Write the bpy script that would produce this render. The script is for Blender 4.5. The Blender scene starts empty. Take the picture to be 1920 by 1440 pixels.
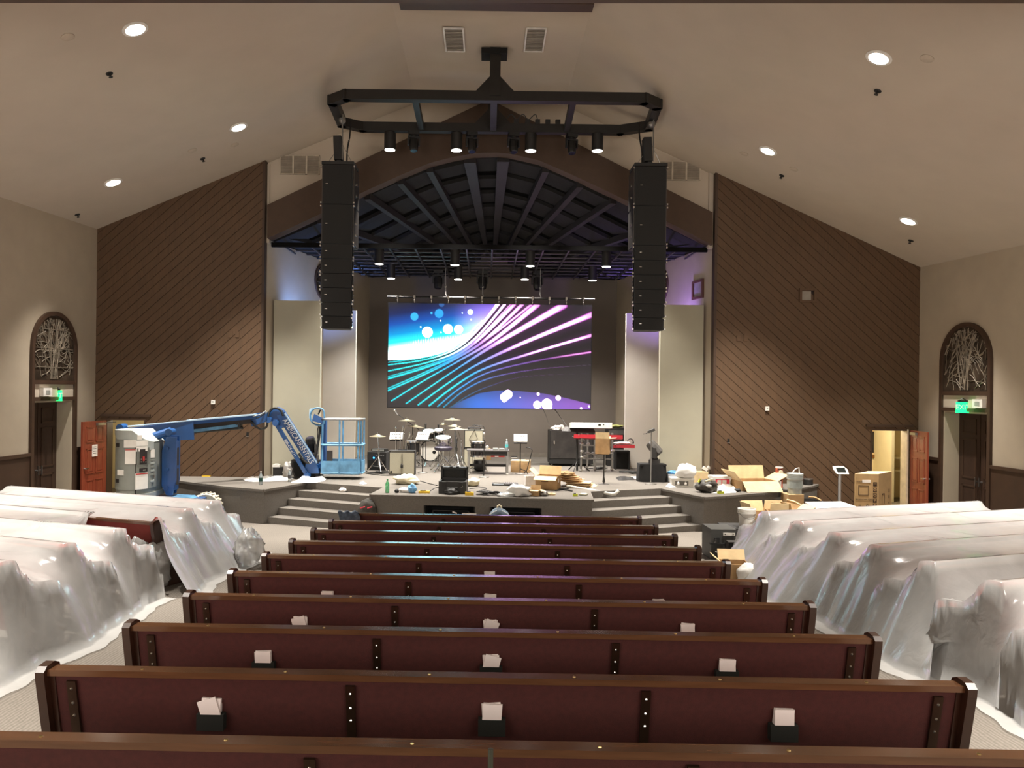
import bpy, bmesh, math, random
import numpy as np
from mathutils import Vector, Matrix, noise
random.seed(7); np.random.seed(7)
scene = bpy.context.scene
COL = scene.collection
PI = math.pi
# ------------------------------------------------------------------ camera
F = 1450.0
CAM = Vector((0, 0, 3.0))
_rho = math.radians(0.70)
_f = Vector((0, 1, 0)); _cr, _sr = math.cos(_rho), math.sin(_rho)
_r = Vector((_cr, 0, _sr)); _u = Vector((-_sr, 0, _cr))
PPX, PPY = 912.9, 728.9                    # principal point of the (slightly shifted) lens
cd = bpy.data.cameras.new('camera'); cam = bpy.data.objects.new('camera', cd); COL.objects.link(cam)
cd.sensor_width = 36; cd.lens = 36*F/1920; cd.clip_start = 0.05; cd.clip_end = 200
cd.shift_x = (960-PPX)/1920; cd.shift_y = (PPY-720)/1920
M = Matrix((_r, _u, -_f)).transposed().to_4x4(); M.translation = CAM; cam.matrix_world = M
scene.camera = cam
# ------------------------------------------------------------------ colour management, world, lamps
scene.view_settings.view_transform = 'Standard'; scene.view_settings.look = 'None'
scene.view_settings.gamma = 1; scene.view_settings.use_curve_mapping = False
scene.view_settings.exposure = 0.3
scene.cycles.max_bounces = 10; scene.cycles.diffuse_bounces = 6; scene.cycles.transparent_max_bounces = 16
scene.cycles.caustics_reflective = False; scene.cycles.caustics_refractive = False
scene.cycles.sample_clamp_indirect = 4.0
w = bpy.data.worlds.new('world'); scene.world = w; w.use_nodes = True
w.node_tree.nodes['Background'].inputs[0].default_value = (0.9, 0.85, 0.78, 1); w.node_tree.nodes['Background'].inputs[1].default_value = 0.0
WARM = (1.0, 0.94, 0.85)
HOUSE_W, STAGE_W, RIG_W, FILL_W = 3800, 820, 1300, 420
def spot(name, loc, power, size, blend=0.35, color=WARM, target=None, radius=0.09):
    l = bpy.data.lights.new(name, 'SPOT'); l.energy = power; l.spot_size = math.radians(size); l.spot_blend = blend
    l.color = color; l.shadow_soft_size = radius
    o = bpy.data.objects.new(name, l); COL.objects.link(o); o.location = loc
    if target is not None:
        o.rotation_euler = (Vector(target)-Vector(loc)).to_track_quat('-Z', 'Y').to_euler()
    return o
def area(name, loc, power, sx, sy, target, color=WARM):
    l = bpy.data.lights.new(name, 'AREA'); l.energy = power; l.shape = 'RECTANGLE'; l.size = sx; l.size_y = sy; l.color = color
    o = bpy.data.objects.new(name, l); COL.objects.link(o); o.location = loc
    o.rotation_euler = (Vector(target)-Vector(loc)).to_track_quat('-Z', 'Y').to_euler()
    return o
def ceil_z(X):
    if X < -1.82: return 6.80 + .4236*(X+9.61)
    if X > 1.82: return 6.11 + .4487*(10.6-X)
    return 10.08
# house cans: the six in view and the rows behind the camera
CANS = [(-5.47, 12.0), (-5.37, 16.7), (-8.15, 16.9), (-8.3, 12.0)]
LAMPS = []
# added fill lights behind the camera, aimed up to brighten the ceiling
for sx in (-5.2, 5.2):
    area('ceiling_fill', (sx, -1.5, 3.6), FILL_W, 6.0, 3.0, (sx*0.9, 6.0, 9.5))
# ------------------------------------------------------------------ pixel helpers (photograph is 1920 x 1440)
def ray(px, py): return _f + _r*((px-PPX)/F) - _u*((py-PPY)/F)
def P(px, py, Y):
    d = ray(px, py); return CAM + d*(Y/d.y)
def PZ(px, py, z):
    d = ray(px, py); return CAM + d*((z-CAM.z)/d.z)
def floor_z(y): return max(0.0, 0.0433*(17.0-y))
def PF(px, py):
    z = 0.2
    for _ in range(12):
        p = PZ(px, py, z); z = floor_z(p.y)
    return PZ(px, py, z)
ST = 0.76
def G(px, py): return PZ(px, py, ST)
def wpx(n, Y): return n*Y/F
# ------------------------------------------------------------------ materials
def lin(c):
    out = []
    for v in c[:3]:
        v /= 255.0
        out.append(v/12.92 if v <= 0.04045 else ((v+0.055)/1.055)**2.4)
    return tuple(out) + (1,)
MATS = {}
def mat(name, rgb, rough=0.6, metal=0.0, var=0.06, scale=6.0, bump=0.0, bscale=60.0, stretch=None, spec=None, coat=0.0):
    if name in MATS: return MATS[name]
    m = bpy.data.materials.new(name); m.use_nodes = True; nt = m.node_tree; b = nt.nodes['Principled BSDF']
    b.inputs['Roughness'].default_value = rough; b.inputs['Metallic'].default_value = metal
    if spec is not None: b.inputs['Specular IOR Level'].default_value = spec
    if coat: b.inputs['Coat Weight'].default_value = coat; b.inputs['Coat Roughness'].default_value = 0.15
    c = lin(rgb); b.inputs['Base Color'].default_value = c; m.diffuse_color = c
    if var or bump:
        tc = nt.nodes.new('ShaderNodeTexCoord'); src = tc.outputs['Object']
        if stretch:
            mp = nt.nodes.new('ShaderNodeMapping'); mp.inputs['Scale'].default_value = stretch
            nt.links.new(src, mp.inputs['Vector']); src = mp.outputs['Vector']
    if var:
        n = nt.nodes.new('ShaderNodeTexNoise'); n.inputs['Scale'].default_value = scale; n.inputs['Detail'].default_value = 4
        nt.links.new(src, n.inputs['Vector'])
        r = nt.nodes.new('ShaderNodeValToRGB')
        r.color_ramp.elements[0].position = 0.3; r.color_ramp.elements[1].position = 0.7
        r.color_ramp.elements[0].color = tuple(max(0, v*(1-var*2.2)) for v in c[:3]) + (1,)
        r.color_ramp.elements[1].color = tuple(min(1, v*(1+var*2.2)) for v in c[:3]) + (1,)
        nt.links.new(n.outputs['Fac'], r.inputs['Fac']); nt.links.new(r.outputs['Color'], b.inputs['Base Color'])
    if bump:
        n2 = nt.nodes.new('ShaderNodeTexNoise'); n2.inputs['Scale'].default_value = bscale; n2.inputs['Detail'].default_value = 3
        nt.links.new(src, n2.inputs['Vector'])
        bp = nt.nodes.new('ShaderNodeBump'); bp.inputs['Strength'].default_value = bump; bp.inputs['Distance'].default_value = 0.01
        nt.links.new(n2.outputs['Fac'], bp.inputs['Height']); nt.links.new(bp.outputs['Normal'], b.inputs['Normal'])
    MATS[name] = m; return m
def emit(name, rgb, strength):
    if name in MATS: return MATS[name]
    m = bpy.data.materials.new(name); m.use_nodes = True; b = m.node_tree.nodes['Principled BSDF']
    b.inputs['Base Color'].default_value = lin(rgb); b.inputs['Emission Color'].default_value = lin(rgb)
    b.inputs['Emission Strength'].default_value = strength; MATS[name] = m; return m
def clear(name, rgb, alpha, rough=0.15, trans=0.3, graze=0.0):
    """thin plastic film: part see-through, part milky and lit from both sides, with a sheen"""
    if name in MATS: return MATS[name]
    m = bpy.data.materials.new(name); m.use_nodes = True; nt = m.node_tree; nt.nodes.clear()
    out = nt.nodes.new('ShaderNodeOutputMaterial'); t = nt.nodes.new('ShaderNodeBsdfTransparent')
    d = nt.nodes.new('ShaderNodeBsdfDiffuse'); tl = nt.nodes.new('ShaderNodeBsdfTranslucent'); g = nt.nodes.new('ShaderNodeBsdfGlossy')
    d.inputs[0].default_value = lin(rgb); tl.inputs[0].default_value = lin(rgb)
    g.inputs['Roughness'].default_value = rough; g.inputs[0].default_value = (1, 1, 1, 1)
    m1 = nt.nodes.new('ShaderNodeMixShader'); m1.inputs[0].default_value = trans
    m2 = nt.nodes.new('ShaderNodeMixShader'); m3 = nt.nodes.new('ShaderNodeMixShader'); m3.inputs[0].default_value = 0.07
    nt.links.new(d.outputs[0], m1.inputs[1]); nt.links.new(tl.outputs[0], m1.inputs[2])
    tc = nt.nodes.new('ShaderNodeTexCoord'); n = nt.nodes.new('ShaderNodeTexNoise'); n.inputs['Scale'].default_value = 2.0; n.inputs['Detail'].default_value = 5
    nt.links.new(tc.outputs['Object'], n.inputs['Vector'])
    mr = nt.nodes.new('ShaderNodeMapRange'); mr.inputs[1].default_value = 0.25; mr.inputs[2].default_value = 0.75
    mr.inputs[3].default_value = max(0, alpha-0.1); mr.inputs[4].default_value = min(1, alpha+0.1)
    nt.links.new(n.outputs['Fac'], mr.inputs[0])
    lw = nt.nodes.new('ShaderNodeLayerWeight'); lw.inputs[0].default_value = 0.5
    ad = nt.nodes.new('ShaderNodeMath'); ad.operation = 'MULTIPLY_ADD'; ad.inputs[1].default_value = graze; ad.use_clamp = True
    nt.links.new(lw.outputs['Facing'], ad.inputs[0]); nt.links.new(mr.outputs[0], ad.inputs[2]); nt.links.new(ad.outputs[0], m2.inputs[0])
    nt.links.new(t.outputs[0], m2.inputs[1]); nt.links.new(m1.outputs[0], m2.inputs[2])
    fr = nt.nodes.new('ShaderNodeFresnel'); fr.inputs[0].default_value = 1.45
    nt.links.new(fr.outputs[0], m3.inputs[0])
    nt.links.new(m2.outputs[0], m3.inputs[1]); nt.links.new(g.outputs[0], m3.inputs[2])
    n2 = nt.nodes.new('ShaderNodeTexNoise'); n2.inputs['Scale'].default_value = 3.2; n2.inputs['Detail'].default_value = 7; n2.inputs['Distortion'].default_value = 1.6
    mp = nt.nodes.new('ShaderNodeMapping'); mp.inputs['Scale'].default_value = (1.0, 2.2, 1.2); mp.inputs['Rotation'].default_value = (0, 0, 0.6)
    nt.links.new(tc.outputs['Object'], mp.inputs[0]); nt.links.new(mp.outputs[0], n2.inputs['Vector'])
    bp = nt.nodes.new('ShaderNodeBump'); bp.inputs['Strength'].default_value = 0.22; bp.inputs['Distance'].default_value = 0.03
    nt.links.new(n2.outputs['Fac'], bp.inputs['Height'])
    for s in (d, tl, g): nt.links.new(bp.outputs[0], s.inputs['Normal'])
    nt.links.new(m3.outputs[0], out.inputs[0]); MATS[name] = m; return m
BLACK = mat('black_paint', (24, 22, 21), 0.55)
MATTE = mat('matte_black', (15, 14, 13), 0.9)
CHROME = mat('chrome', (205, 203, 200), 0.18, 1.0, var=0)
STEEL = mat('brushed_steel', (150, 148, 145), 0.35, 0.9)
WHITE = mat('white_plastic', (225, 222, 215), 0.45)
PAPER = mat('white_paper', (238, 232, 226), 0.8)
CARD = mat('cardboard', (178, 144, 102), 0.85, var=0.08)
CARDL = mat('cardboard_inside', (218, 192, 148), 0.85, var=0.06)
GREYP = mat('grey_plastic', (150, 152, 146), 0.45)
# ------------------------------------------------------------------ mesh builder
class MB:
    def __init__(s): s.bm = bmesh.new()
    def face(s, pts):
        vs = [s.bm.verts.new(Vector(p)) for p in pts]; return s.bm.faces.new(vs)
    def hexa(s, p):      # 8 points: bottom loop then top loop
        v = [s.bm.verts.new(Vector(q)) for q in p]
        for f in ((3,2,1,0),(4,5,6,7),(0,1,5,4),(1,2,6,5),(2,3,7,6),(3,0,4,7)): s.bm.faces.new([v[i] for i in f])
        return s
    def box(s, c, d, rot=None):
        c = Vector(c); x, y, z = d[0]/2, d[1]/2, d[2]/2
        pts = [Vector(q) for q in ((-x,-y,-z),(x,-y,-z),(x,y,-z),(-x,y,-z),(-x,-y,z),(x,-y,z),(x,y,z),(-x,y,z))]
        if rot is not None:
            if not isinstance(rot, Matrix): rot = Matrix.Rotation(rot, 3, 'Z')
            pts = [rot @ q for q in pts]
        return s.hexa([c+q for q in pts])
    def bbox(s, lo, hi):
        return s.box([(a+b)/2 for a, b in zip(lo, hi)], [abs(b-a) for a, b in zip(lo, hi)])
    def frame(s, p, q, up=(0,0,1)):
        d = (Vector(q)-Vector(p)).normalized(); up = Vector(up)
        if abs(d.dot(up)) > 0.98: up = Vector((0,1,0)) if abs(d.y) < 0.9 else Vector((1,0,0))
        a = d.cross(up).normalized(); return a, a.cross(d)
    def bar(s, p, q, w, h=None, up=(0,0,1), w2=None, h2=None):
        h = w if h is None else h; w2 = w if w2 is None else w2; h2 = h if h2 is None else h2
        p, q = Vector(p), Vector(q); a, b = s.frame(p, q, up)
        L = lambda o, w, h: [o-a*w/2-b*h/2, o+a*w/2-b*h/2, o+a*w/2+b*h/2, o-a*w/2+b*h/2]
        return s.hexa(L(p, w, h)+L(q, w2, h2))
    def cyl(s, p, q, r, r2=None, n=12):
        r2 = r if r2 is None else r2; p, q = Vector(p), Vector(q); a, b = s.frame(p, q)
        v1, v2 = [], []
        for i in range(n):
            t = 2*PI*i/n; d = a*math.cos(t)+b*math.sin(t)
            v1.append(s.bm.verts.new(p+d*r)); v2.append(s.bm.verts.new(q+d*r2))
        for i in range(n): s.bm.faces.new((v1[i], v1[(i+1)%n], v2[(i+1)%n], v2[i]))
        s.bm.faces.new(v1[::-1]); s.bm.faces.new(v2); return s
    def tube(s, pts, r, n=6, closed=False):
        pts = [Vector(p) for p in pts]; rings = []; m = len(pts); up = Vector((0.13, 0.21, 0.97))
        for i, p in enumerate(pts):
            a = pts[(i+1)%m] if (closed or i < m-1) else p; b = pts[i-1] if (closed or i > 0) else p
            d = (a-b).normalized(); x = d.cross(up)
            if x.length < 1e-3: x = d.cross(Vector((1, 0, 0)))
            x.normalize(); y = x.cross(d)
            rings.append([s.bm.verts.new(p+(x*math.cos(2*PI*k/n)+y*math.sin(2*PI*k/n))*r) for k in range(n)])
        for i in range(m if closed else m-1):
            A, B = rings[i], rings[(i+1)%m]
            for k in range(n): s.bm.faces.new((A[k], A[(k+1)%n], B[(k+1)%n], B[k]))
        if not closed: s.bm.faces.new(rings[0][::-1]); s.bm.faces.new(rings[-1])
        return s
    def lathe(s, prof, c=(0,0,0), n=20, axis=None, loop=False):
        """prof: (radius, height) pairs; axis: 3x3 matrix"""
        c = Vector(c); rings = []
        for r, h in prof:
            ring = []
            for i in range(n):
                v = Vector((r*math.cos(2*PI*i/n), r*math.sin(2*PI*i/n), h))
                if axis is not None: v = axis @ v
                ring.append(s.bm.verts.new(c+v))
            rings.append(ring)
        for A, B in zip(rings, rings[1:]):
            for i in range(n): s.bm.faces.new((A[i], A[(i+1)%n], B[(i+1)%n], B[i]))
        if loop:
            A, B = rings[-1], rings[0]
            for i in range(n): s.bm.faces.new((A[i], A[(i+1)%n], B[(i+1)%n], B[i]))
        else: s.bm.faces.new(rings[0][::-1]); s.bm.faces.new(rings[-1])
        return s
    def prism(s, poly, vec):
        """poly: list of 3D points, extruded by vec"""
        vec = Vector(vec); A = [s.bm.verts.new(Vector(p)) for p in poly]; B = [s.bm.verts.new(Vector(p)+vec) for p in poly]
        n = len(A); s.bm.faces.new(A[::-1]); s.bm.faces.new(B)
        for i in range(n): s.bm.faces.new((A[i], A[(i+1)%n], B[(i+1)%n], B[i]))
        return s
    def ball(s, c, r, n=10, sq=(1,1,1), jit=0.0, seed=0):
        c = Vector(c); rs = random.Random(seed); m = max(4, n//2); rings = []
        top = s.bm.verts.new(c+Vector((0,0,r*sq[2]))); bot = s.bm.verts.new(c-Vector((0,0,r*sq[2])))
        for j in range(1, m):
            t = PI*j/m; ring = []
            for i in range(n):
                k = 1+jit*(rs.random()-0.5)*2
                ring.append(s.bm.verts.new(c+Vector((math.sin(t)*math.cos(2*PI*i/n)*sq[0], math.sin(t)*math.sin(2*PI*i/n)*sq[1], math.cos(t)*sq[2]))*r*k))
            rings.append(ring)
        for i in range(n):
            s.bm.faces.new((top, rings[0][i], rings[0][(i+1)%n])); s.bm.faces.new((bot, rings[-1][(i+1)%n], rings[-1][i]))
        for A, B in zip(rings, rings[1:]):
            for i in range(n): s.bm.faces.new((A[i], B[i], B[(i+1)%n], A[(i+1)%n]))
        return s
    def grid(s, fn, nu, nv, closed_u=False):
        V = [[s.bm.verts.new(Vector(fn(i/(nu if closed_u else nu-1), j/(nv-1)))) for j in range(nv)] for i in range(nu)]
        for i in range(nu if closed_u else nu-1):
            for j in range(nv-1):
                s.bm.faces.new((V[i][j], V[(i+1)%nu][j], V[(i+1)%nu][j+1], V[i][j+1]))
        return s
    def build(s, name, m, parent=None, smooth=False, bevel=0.0, world=False, seg=1, origin=None):
        bm = s.bm
        if bevel:
            es = [e for e in bm.edges if len(e.link_faces) == 2 and e.calc_face_angle(0) > 0.6]
            if es: bmesh.ops.bevel(bm, geom=es, offset=bevel, segments=seg, affect='EDGES', clamp_overlap=True)
        bmesh.ops.recalc_face_normals(bm, faces=bm.faces)
        if parent is not None and world:
            Mw = parent.matrix_basis.copy(); pp = parent.parent
            while pp is not None: Mw = pp.matrix_basis @ Mw; pp = pp.parent
            bm.transform(Mw.inverted())
        if origin is not None: bm.transform(Matrix.Translation(-Vector(origin)))
        me = bpy.data.meshes.new(name); bm.to_mesh(me); bm.free()
        if smooth:
            for p in me.polygons: p.use_smooth = True
            if smooth != 'all':
                try: me.set_sharp_from_angle(angle=math.radians(40))
                except Exception: pass
        me.materials.append(m)
        o = bpy.data.objects.new(name, me); COL.objects.link(o)
        if parent is not None: o.parent = parent
        if origin is not None: o.location = origin
        return o
def tag(o, label, cat, group=None):
    o['label'] = label; o['category'] = cat
    if group: o['group'] = group
    return o
def thing(name, label, cat, loc=(0,0,0), rz=0.0, group=None):
    o = bpy.data.objects.new(name, None); COL.objects.link(o); o.empty_display_size = 0.1
    o.location = loc; o.rotation_euler = (0, 0, rz); return tag(o, label, cat, group)
def struct(o): o['kind'] = 'structure'; return o
def stuff(o): o['kind'] = 'stuff'; return o
def copy_tree(o, parent=None, label=None, loc=None, rz=None):
    c = o.copy(); COL.objects.link(c)
    if parent is not None: c.parent = parent
    if label: c['label'] = label
    if loc is not None: c.location = loc
    if rz is not None: c.rotation_euler = (0, 0, rz)
    for ch in list(o.children): copy_tree(ch, c)
    return c
def text(body, size, m, parent, loc, rot, name='lettering', extrude=0.001, world=False, align='CENTER', xs=1.0):
    cu = bpy.data.curves.new(name, 'FONT'); cu.body = body; cu.size = size; cu.extrude = extrude
    cu.align_x = align; cu.align_y = 'CENTER'; cu.resolution_u = 3
    cu.materials.append(m); tmp = bpy.data.objects.new(name, cu); me = bpy.data.meshes.new_from_object(tmp); bpy.data.objects.remove(tmp); bpy.data.curves.remove(cu)
    o = bpy.data.objects.new(name, me); COL.objects.link(o); o['kind'] = 'stuff'
    R = rot if isinstance(rot, Matrix) else Matrix.Rotation(0, 3, 'X')
    Mx = Matrix.Translation(Vector(loc)) @ R.to_4x4() @ Matrix.Diagonal((xs, 1, 1, 1))
    if parent is not None:
        o.parent = parent
        if world:
            Mw = parent.matrix_basis.copy(); pp = parent.parent
            while pp is not None: Mw = pp.matrix_basis @ Mw; pp = pp.parent
            Mx = Mw.inverted() @ Mx
    o.matrix_basis = Mx; return o
FACE_CAM = Matrix(((1,0,0),(0,0,-1),(0,1,0)))     # text upright in XZ, facing -Y
def curve_pts(ps, n=8):
    """Catmull-Rom through points"""
    ps = [Vector(p) for p in ps]; out = []
    for i in range(len(ps)-1):
        a, b, c, d = ps[max(i-1,0)], ps[i], ps[i+1], ps[min(i+2,len(ps)-1)]
        for k in range(n):
            t = k/n; out.append(0.5*((2*b)+(c-a)*t+(2*a-5*b+4*c-d)*t*t+(3*b-a-3*c+d)*t**3))
    out.append(ps[-1]); return out
# ================================================================== the room
CEIL = mat('ceiling_paint', (184, 172, 156), 0.9, var=0.015, scale=1.5)
GREIGE = mat('greige_wall', (172, 159, 140), 0.9, var=0.02, scale=2)
WHITEW = mat('white_wall', (190, 177, 160), 0.9, var=0.015, scale=2)
PANELW = mat('pale_panel', (166, 161, 143), 0.85, var=0.015, scale=2)
PANEL_LIT = mat('pale_panel_lit', (190, 184, 176), 0.85, var=0.015, scale=2)  # lighter copy: the stronger light on the inner panels is put into the colour
BOARD = mat('brown_board', (86, 63, 42), 0.62, var=0.07, scale=5, stretch=(6, 6, 0.6), bump=0.1, bscale=40)
BROWN = mat('brown_trim', (64, 45, 32), 0.55, var=0.06, scale=4)
BEAMW = mat('gable_brown', (74, 57, 45), 0.8, var=0.03)
GROOVE = mat('groove_dark', (30, 18, 12), 0.9)
DARKW = mat('charcoal_wall', (122, 113, 105), 0.9, var=0.02, scale=2)
CARPET = mat('stage_carpet', (113, 108, 102), 1.0, var=0.05, scale=45, bump=0.5, bscale=220, spec=0.1)
CREAM = mat('cream_wall', (226, 214, 180), 0.9, var=0.01)
RED = mat('red_wood', (135, 62, 42), 0.4, var=0.08, scale=5, stretch=(5, 5, 0.7))
BRASS = mat('brass', (190, 165, 115), 0.3, 1.0, var=0)

def floor_carpet():
    m = mat('floor_carpet', (131, 124, 116), 1.0, var=0.05, scale=50, bump=0.6, bscale=180, spec=0.1)
    nt = m.node_tree; b = nt.nodes['Principled BSDF']; old = b.inputs['Base Color'].links[0].from_socket
    tc = [n for n in nt.nodes if n.type == 'TEX_COORD'][0]
    wv = nt.nodes.new('ShaderNodeTexWave'); wv.inputs['Scale'].default_value = 9; wv.inputs['Distortion'].default_value = 4; wv.inputs['Detail'].default_value = 3
    nt.links.new(tc.outputs['Object'], wv.inputs['Vector'])
    mx = nt.nodes.new('ShaderNodeMix'); mx.data_type = 'RGBA'; mx.blend_type = 'MULTIPLY'; mx.inputs['Factor'].default_value = 0.25
    nt.links.new(old, mx.inputs['A']); nt.links.new(wv.outputs['Color'], mx.inputs['B']); nt.links.new(mx.outputs['Result'], b.inputs['Base Color'])
    return m
b = MB(); b.prism([(-13, -5, .0433*22), (-13, 17, 0), (-13, 24, 0), (-13, 24, -.3), (-13, -5, -.3)], (27, 0, 0))
struct(b.build('floor', floor_carpet()))
# ceiling: folded sheet with thickness
prof = [(-12, None), (-9.61, None), (-5.6, None), (-1.84, None), (1.84, None), (5.6, None), (10.6, None), (13, None)]
b = MB()
xs = [p[0] for p in prof]
for x0, x1 in zip(xs, xs[1:]):
    z0, z1 = ceil_z(x0), ceil_z(x1)
    if x0 == -1.84: z0 = z1 = 10.08
    if x1 == -1.84: z1 = 10.08
    if x0 == 1.84: z0 = 10.05
    if x1 == 1.84: z1 = 10.05
    if x0 == -1.84: z1 = 10.05
    b.hexa([(x0,-5,z0),(x1,-5,z1),(x1,19.3,z1),(x0,19.3,z0),(x0,-5,z0+.15),(x1,-5,z1+.15),(x1,19.3,z1+.15),(x0,19.3,z0+.15)])
bmesh.ops.remove_doubles(b.bm, verts=b.bm.verts, dist=0.002)
struct(b.build('ceiling', CEIL))
def XW(s, y): return (-9.61-.053*(19-y)) if s < 0 else (10.6+.053*(19-y))
def wp(s, y, z, off=0): return Vector((XW(s, y)-s*off, y, z))
def wslab(mb, s, poly, off, th):      # polygon in (y,z) on the side wall, standing `off` proud, thickness th
    mb.prism([wp(s, y, z, off) for y, z in poly], (s*th, 0, 0)); return mb
DOORY = {-1: (16.56, 18.04), 1: (16.50, 18.02)}
for s, side in ((-1, 'left'), (1, 'right')):
    y0, y1 = DOORY[s]; b = MB()
    top = lambda y: ceil_z(XW(s, y))+.05
    wslab(b, s, [(-5, -.2), (y0, -.2), (y0, top(y0)), (-5, top(-5))], 0, .2)
    wslab(b, s, [(y1, -.2), (19, -.2), (19, top(19)), (y1, top(y1))], 0, .2)
    wslab(b, s, [(y0, 2.62), (y1, 2.62), (y1, top(y1)), (y0, top(y0))], 0, .2)
    wall = struct(b.build('wall_'+side, GREIGE))
    b = MB()
    for a, c in ((-5, y0-.09), (y1+.09, 18.97)):
        wslab(b, s, [(a, floor_z(a)-.02), (c, floor_z(c)-.02), (c, 1.44), (a, 1.44)], .03, .03)
    o = b.build('wainscot', BROWN, wall)
    b = MB()
    for a, c in ((-5, y0-.09), (y1+.09, 18.97)): wslab(b, s, [(a, 1.44), (c, 1.44), (c, 1.51), (a, 1.51)], .055, .055)
    b.build('chair_rail', BROWN, wall)
    # double door in its recess
    D = struct(bpy.data.objects.new('door_1' if s < 0 else 'door_2', None)); COL.objects.link(D)
    b = MB(); ym = (y0+y1)/2
    wslab(b, s, [(y0, 0), (y0+.04, 0), (y0+.04, 2.62), (y0, 2.62)], 0, .42); wslab(b, s, [(y1-.04, 0), (y1, 0), (y1, 2.62), (y1-.04, 2.62)], 0, .42)
    wslab(b, s, [(y0+.04, 2.58), (y1-.04, 2.58), (y1-.04, 2.62), (y0+.04, 2.62)], 0, .42)
    b.build('jamb', GREIGE, D)
    for a, c in ((y0+.04, ym-.01), (ym+.01, y1-.04)):
        b = MB(); wslab(b, s, [(a, .01), (c, .01), (c, 2.58), (a, 2.58)], -.34, .05)
        leaf = b.build('leaf', mat('dark_door', (58, 40, 30), .5, var=.06, scale=4, stretch=(5, 5, .6)), D)
        b = MB()
        for za, zc in ((.2, .95), (1.1, 2.0), (2.1, 2.45)):
            for (p, q, r, t) in ((a+.12, c-.12, za, za+.04), (a+.12, c-.12, zc-.04, zc), (a+.12, a+.16, za, zc), (c-.16, c-.12, za, zc)):
                wslab(b, s, [(p, r), (q, r), (q, t), (p, t)], -.325, .02)
        b.build('moulding', BROWN, leaf)
        b = MB(); p = c-.05 if a < ym-.1 else a+.05
        b.cyl(wp(s, p, 1.05, -.34), wp(s, p, 1.05, -.28), .02); b.bar(wp(s, p, .95, -.27), wp(s, p, 1.15, -.27), .025)
        b.build('handle', STEEL, leaf)
    # brown surround with arched head
    b = MB()
    wslab(b, s, [(y0-.09, 0), (y0, 0), (y0, 3.78), (y0-.09, 3.78)], .06, .06)
    wslab(b, s, [(y1, 0), (y1+.09, 0), (y1+.09, 3.78), (y1, 3.78)], .06, .06)
    wslab(b, s, [(y0, 2.62), (y1, 2.62), (y1, 2.70), (y0, 2.70)], .05, .05)
    wslab(b, s, [(y0, 2.98), (y1, 2.98), (y1, 3.07), (y0, 3.07)], .05, .05)
    hw = (y1-y0)/2; NA = 20
    for i in range(NA):
        t0, t1 = PI*i/NA, PI*(i+1)/NA
        q = lambda t, r: (ym-math.cos(t)*(hw+r), 3.78+math.sin(t)*(.74+r))
        wslab(b, s, [q(t0, 0), q(t1, 0), q(t1, .09), q(t0, .09)], .06, .06)
    b.build('surround', BROWN, D)
    W = struct(bpy.data.objects.new('window_1' if s < 0 else 'window_2', None)); COL.objects.link(W)
    b = MB(); ring = [(y0+.01, 3.07), (y1-.01, 3.07)]+[(ym+math.cos(PI*i/NA)*(hw-.01), 3.78+math.sin(PI*i/NA)*.73) for i in range(NA+1)]
    wslab(b, s, ring, .02, .02)
    b.build('pane', mat('dark_leaded_glass', (62, 52, 43), .25, var=.25, scale=3, bump=.4, bscale=9), W)
    rs = random.Random(3 if s < 0 else 8); b = MB()
    def inside(y, z): return abs(y-ym) < hw-.03 and (z < 3.78 or ((y-ym)/hw)**2+((z-3.78)/.74)**2 < .92) and z > 3.09
    def came(y, z, a, n, dev, r):
        pts = []
        for k in range(n):
            if not inside(y, z): break
            pts.append(wp(s, y, z, .03)); a += rs.uniform(-dev, dev); y += math.cos(a)*.085; z += math.sin(a)*.085
        if len(pts) > 1: b.tube(pts, r, 4)
    for k in range(9): came(ym+rs.uniform(-.16, .16), 3.10, PI/2+rs.uniform(-.12, .12), 18, .16, .013)
    for k in range(105):
        y, z = ym+rs.uniform(-.72, .72), rs.uniform(3.10, 4.4)
        sgn = 1 if y > ym else -1
        base = (PI/2-sgn*rs.uniform(.3, 1.0)) if s < 0 else (PI/2+sgn*rs.uniform(.2, .75))
        came(y, z, base+(PI/2*rs.choice((-1, 1)) if k % 4 == 0 else 0), rs.randint(4, 9), .42, .008)
    if s < 0:
        for zz in (3.36, 3.78, 4.2):
            d = hw*.9 if zz < 3.8 else hw*.62; b.bar(wp(s, ym-d, zz, .035), wp(s, ym+d, zz, .035), .016)
    stuff(b.build('came', mat('lead_came', (128, 117, 102), .5, .3, var=.2), W))
    b = MB(); wslab(b, s, [(y0, 2.70), (y1, 2.70), (y1, 2.98), (y0, 2.98)], .012, .012)
    b.build('transom_panel', WHITEW, D)

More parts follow.
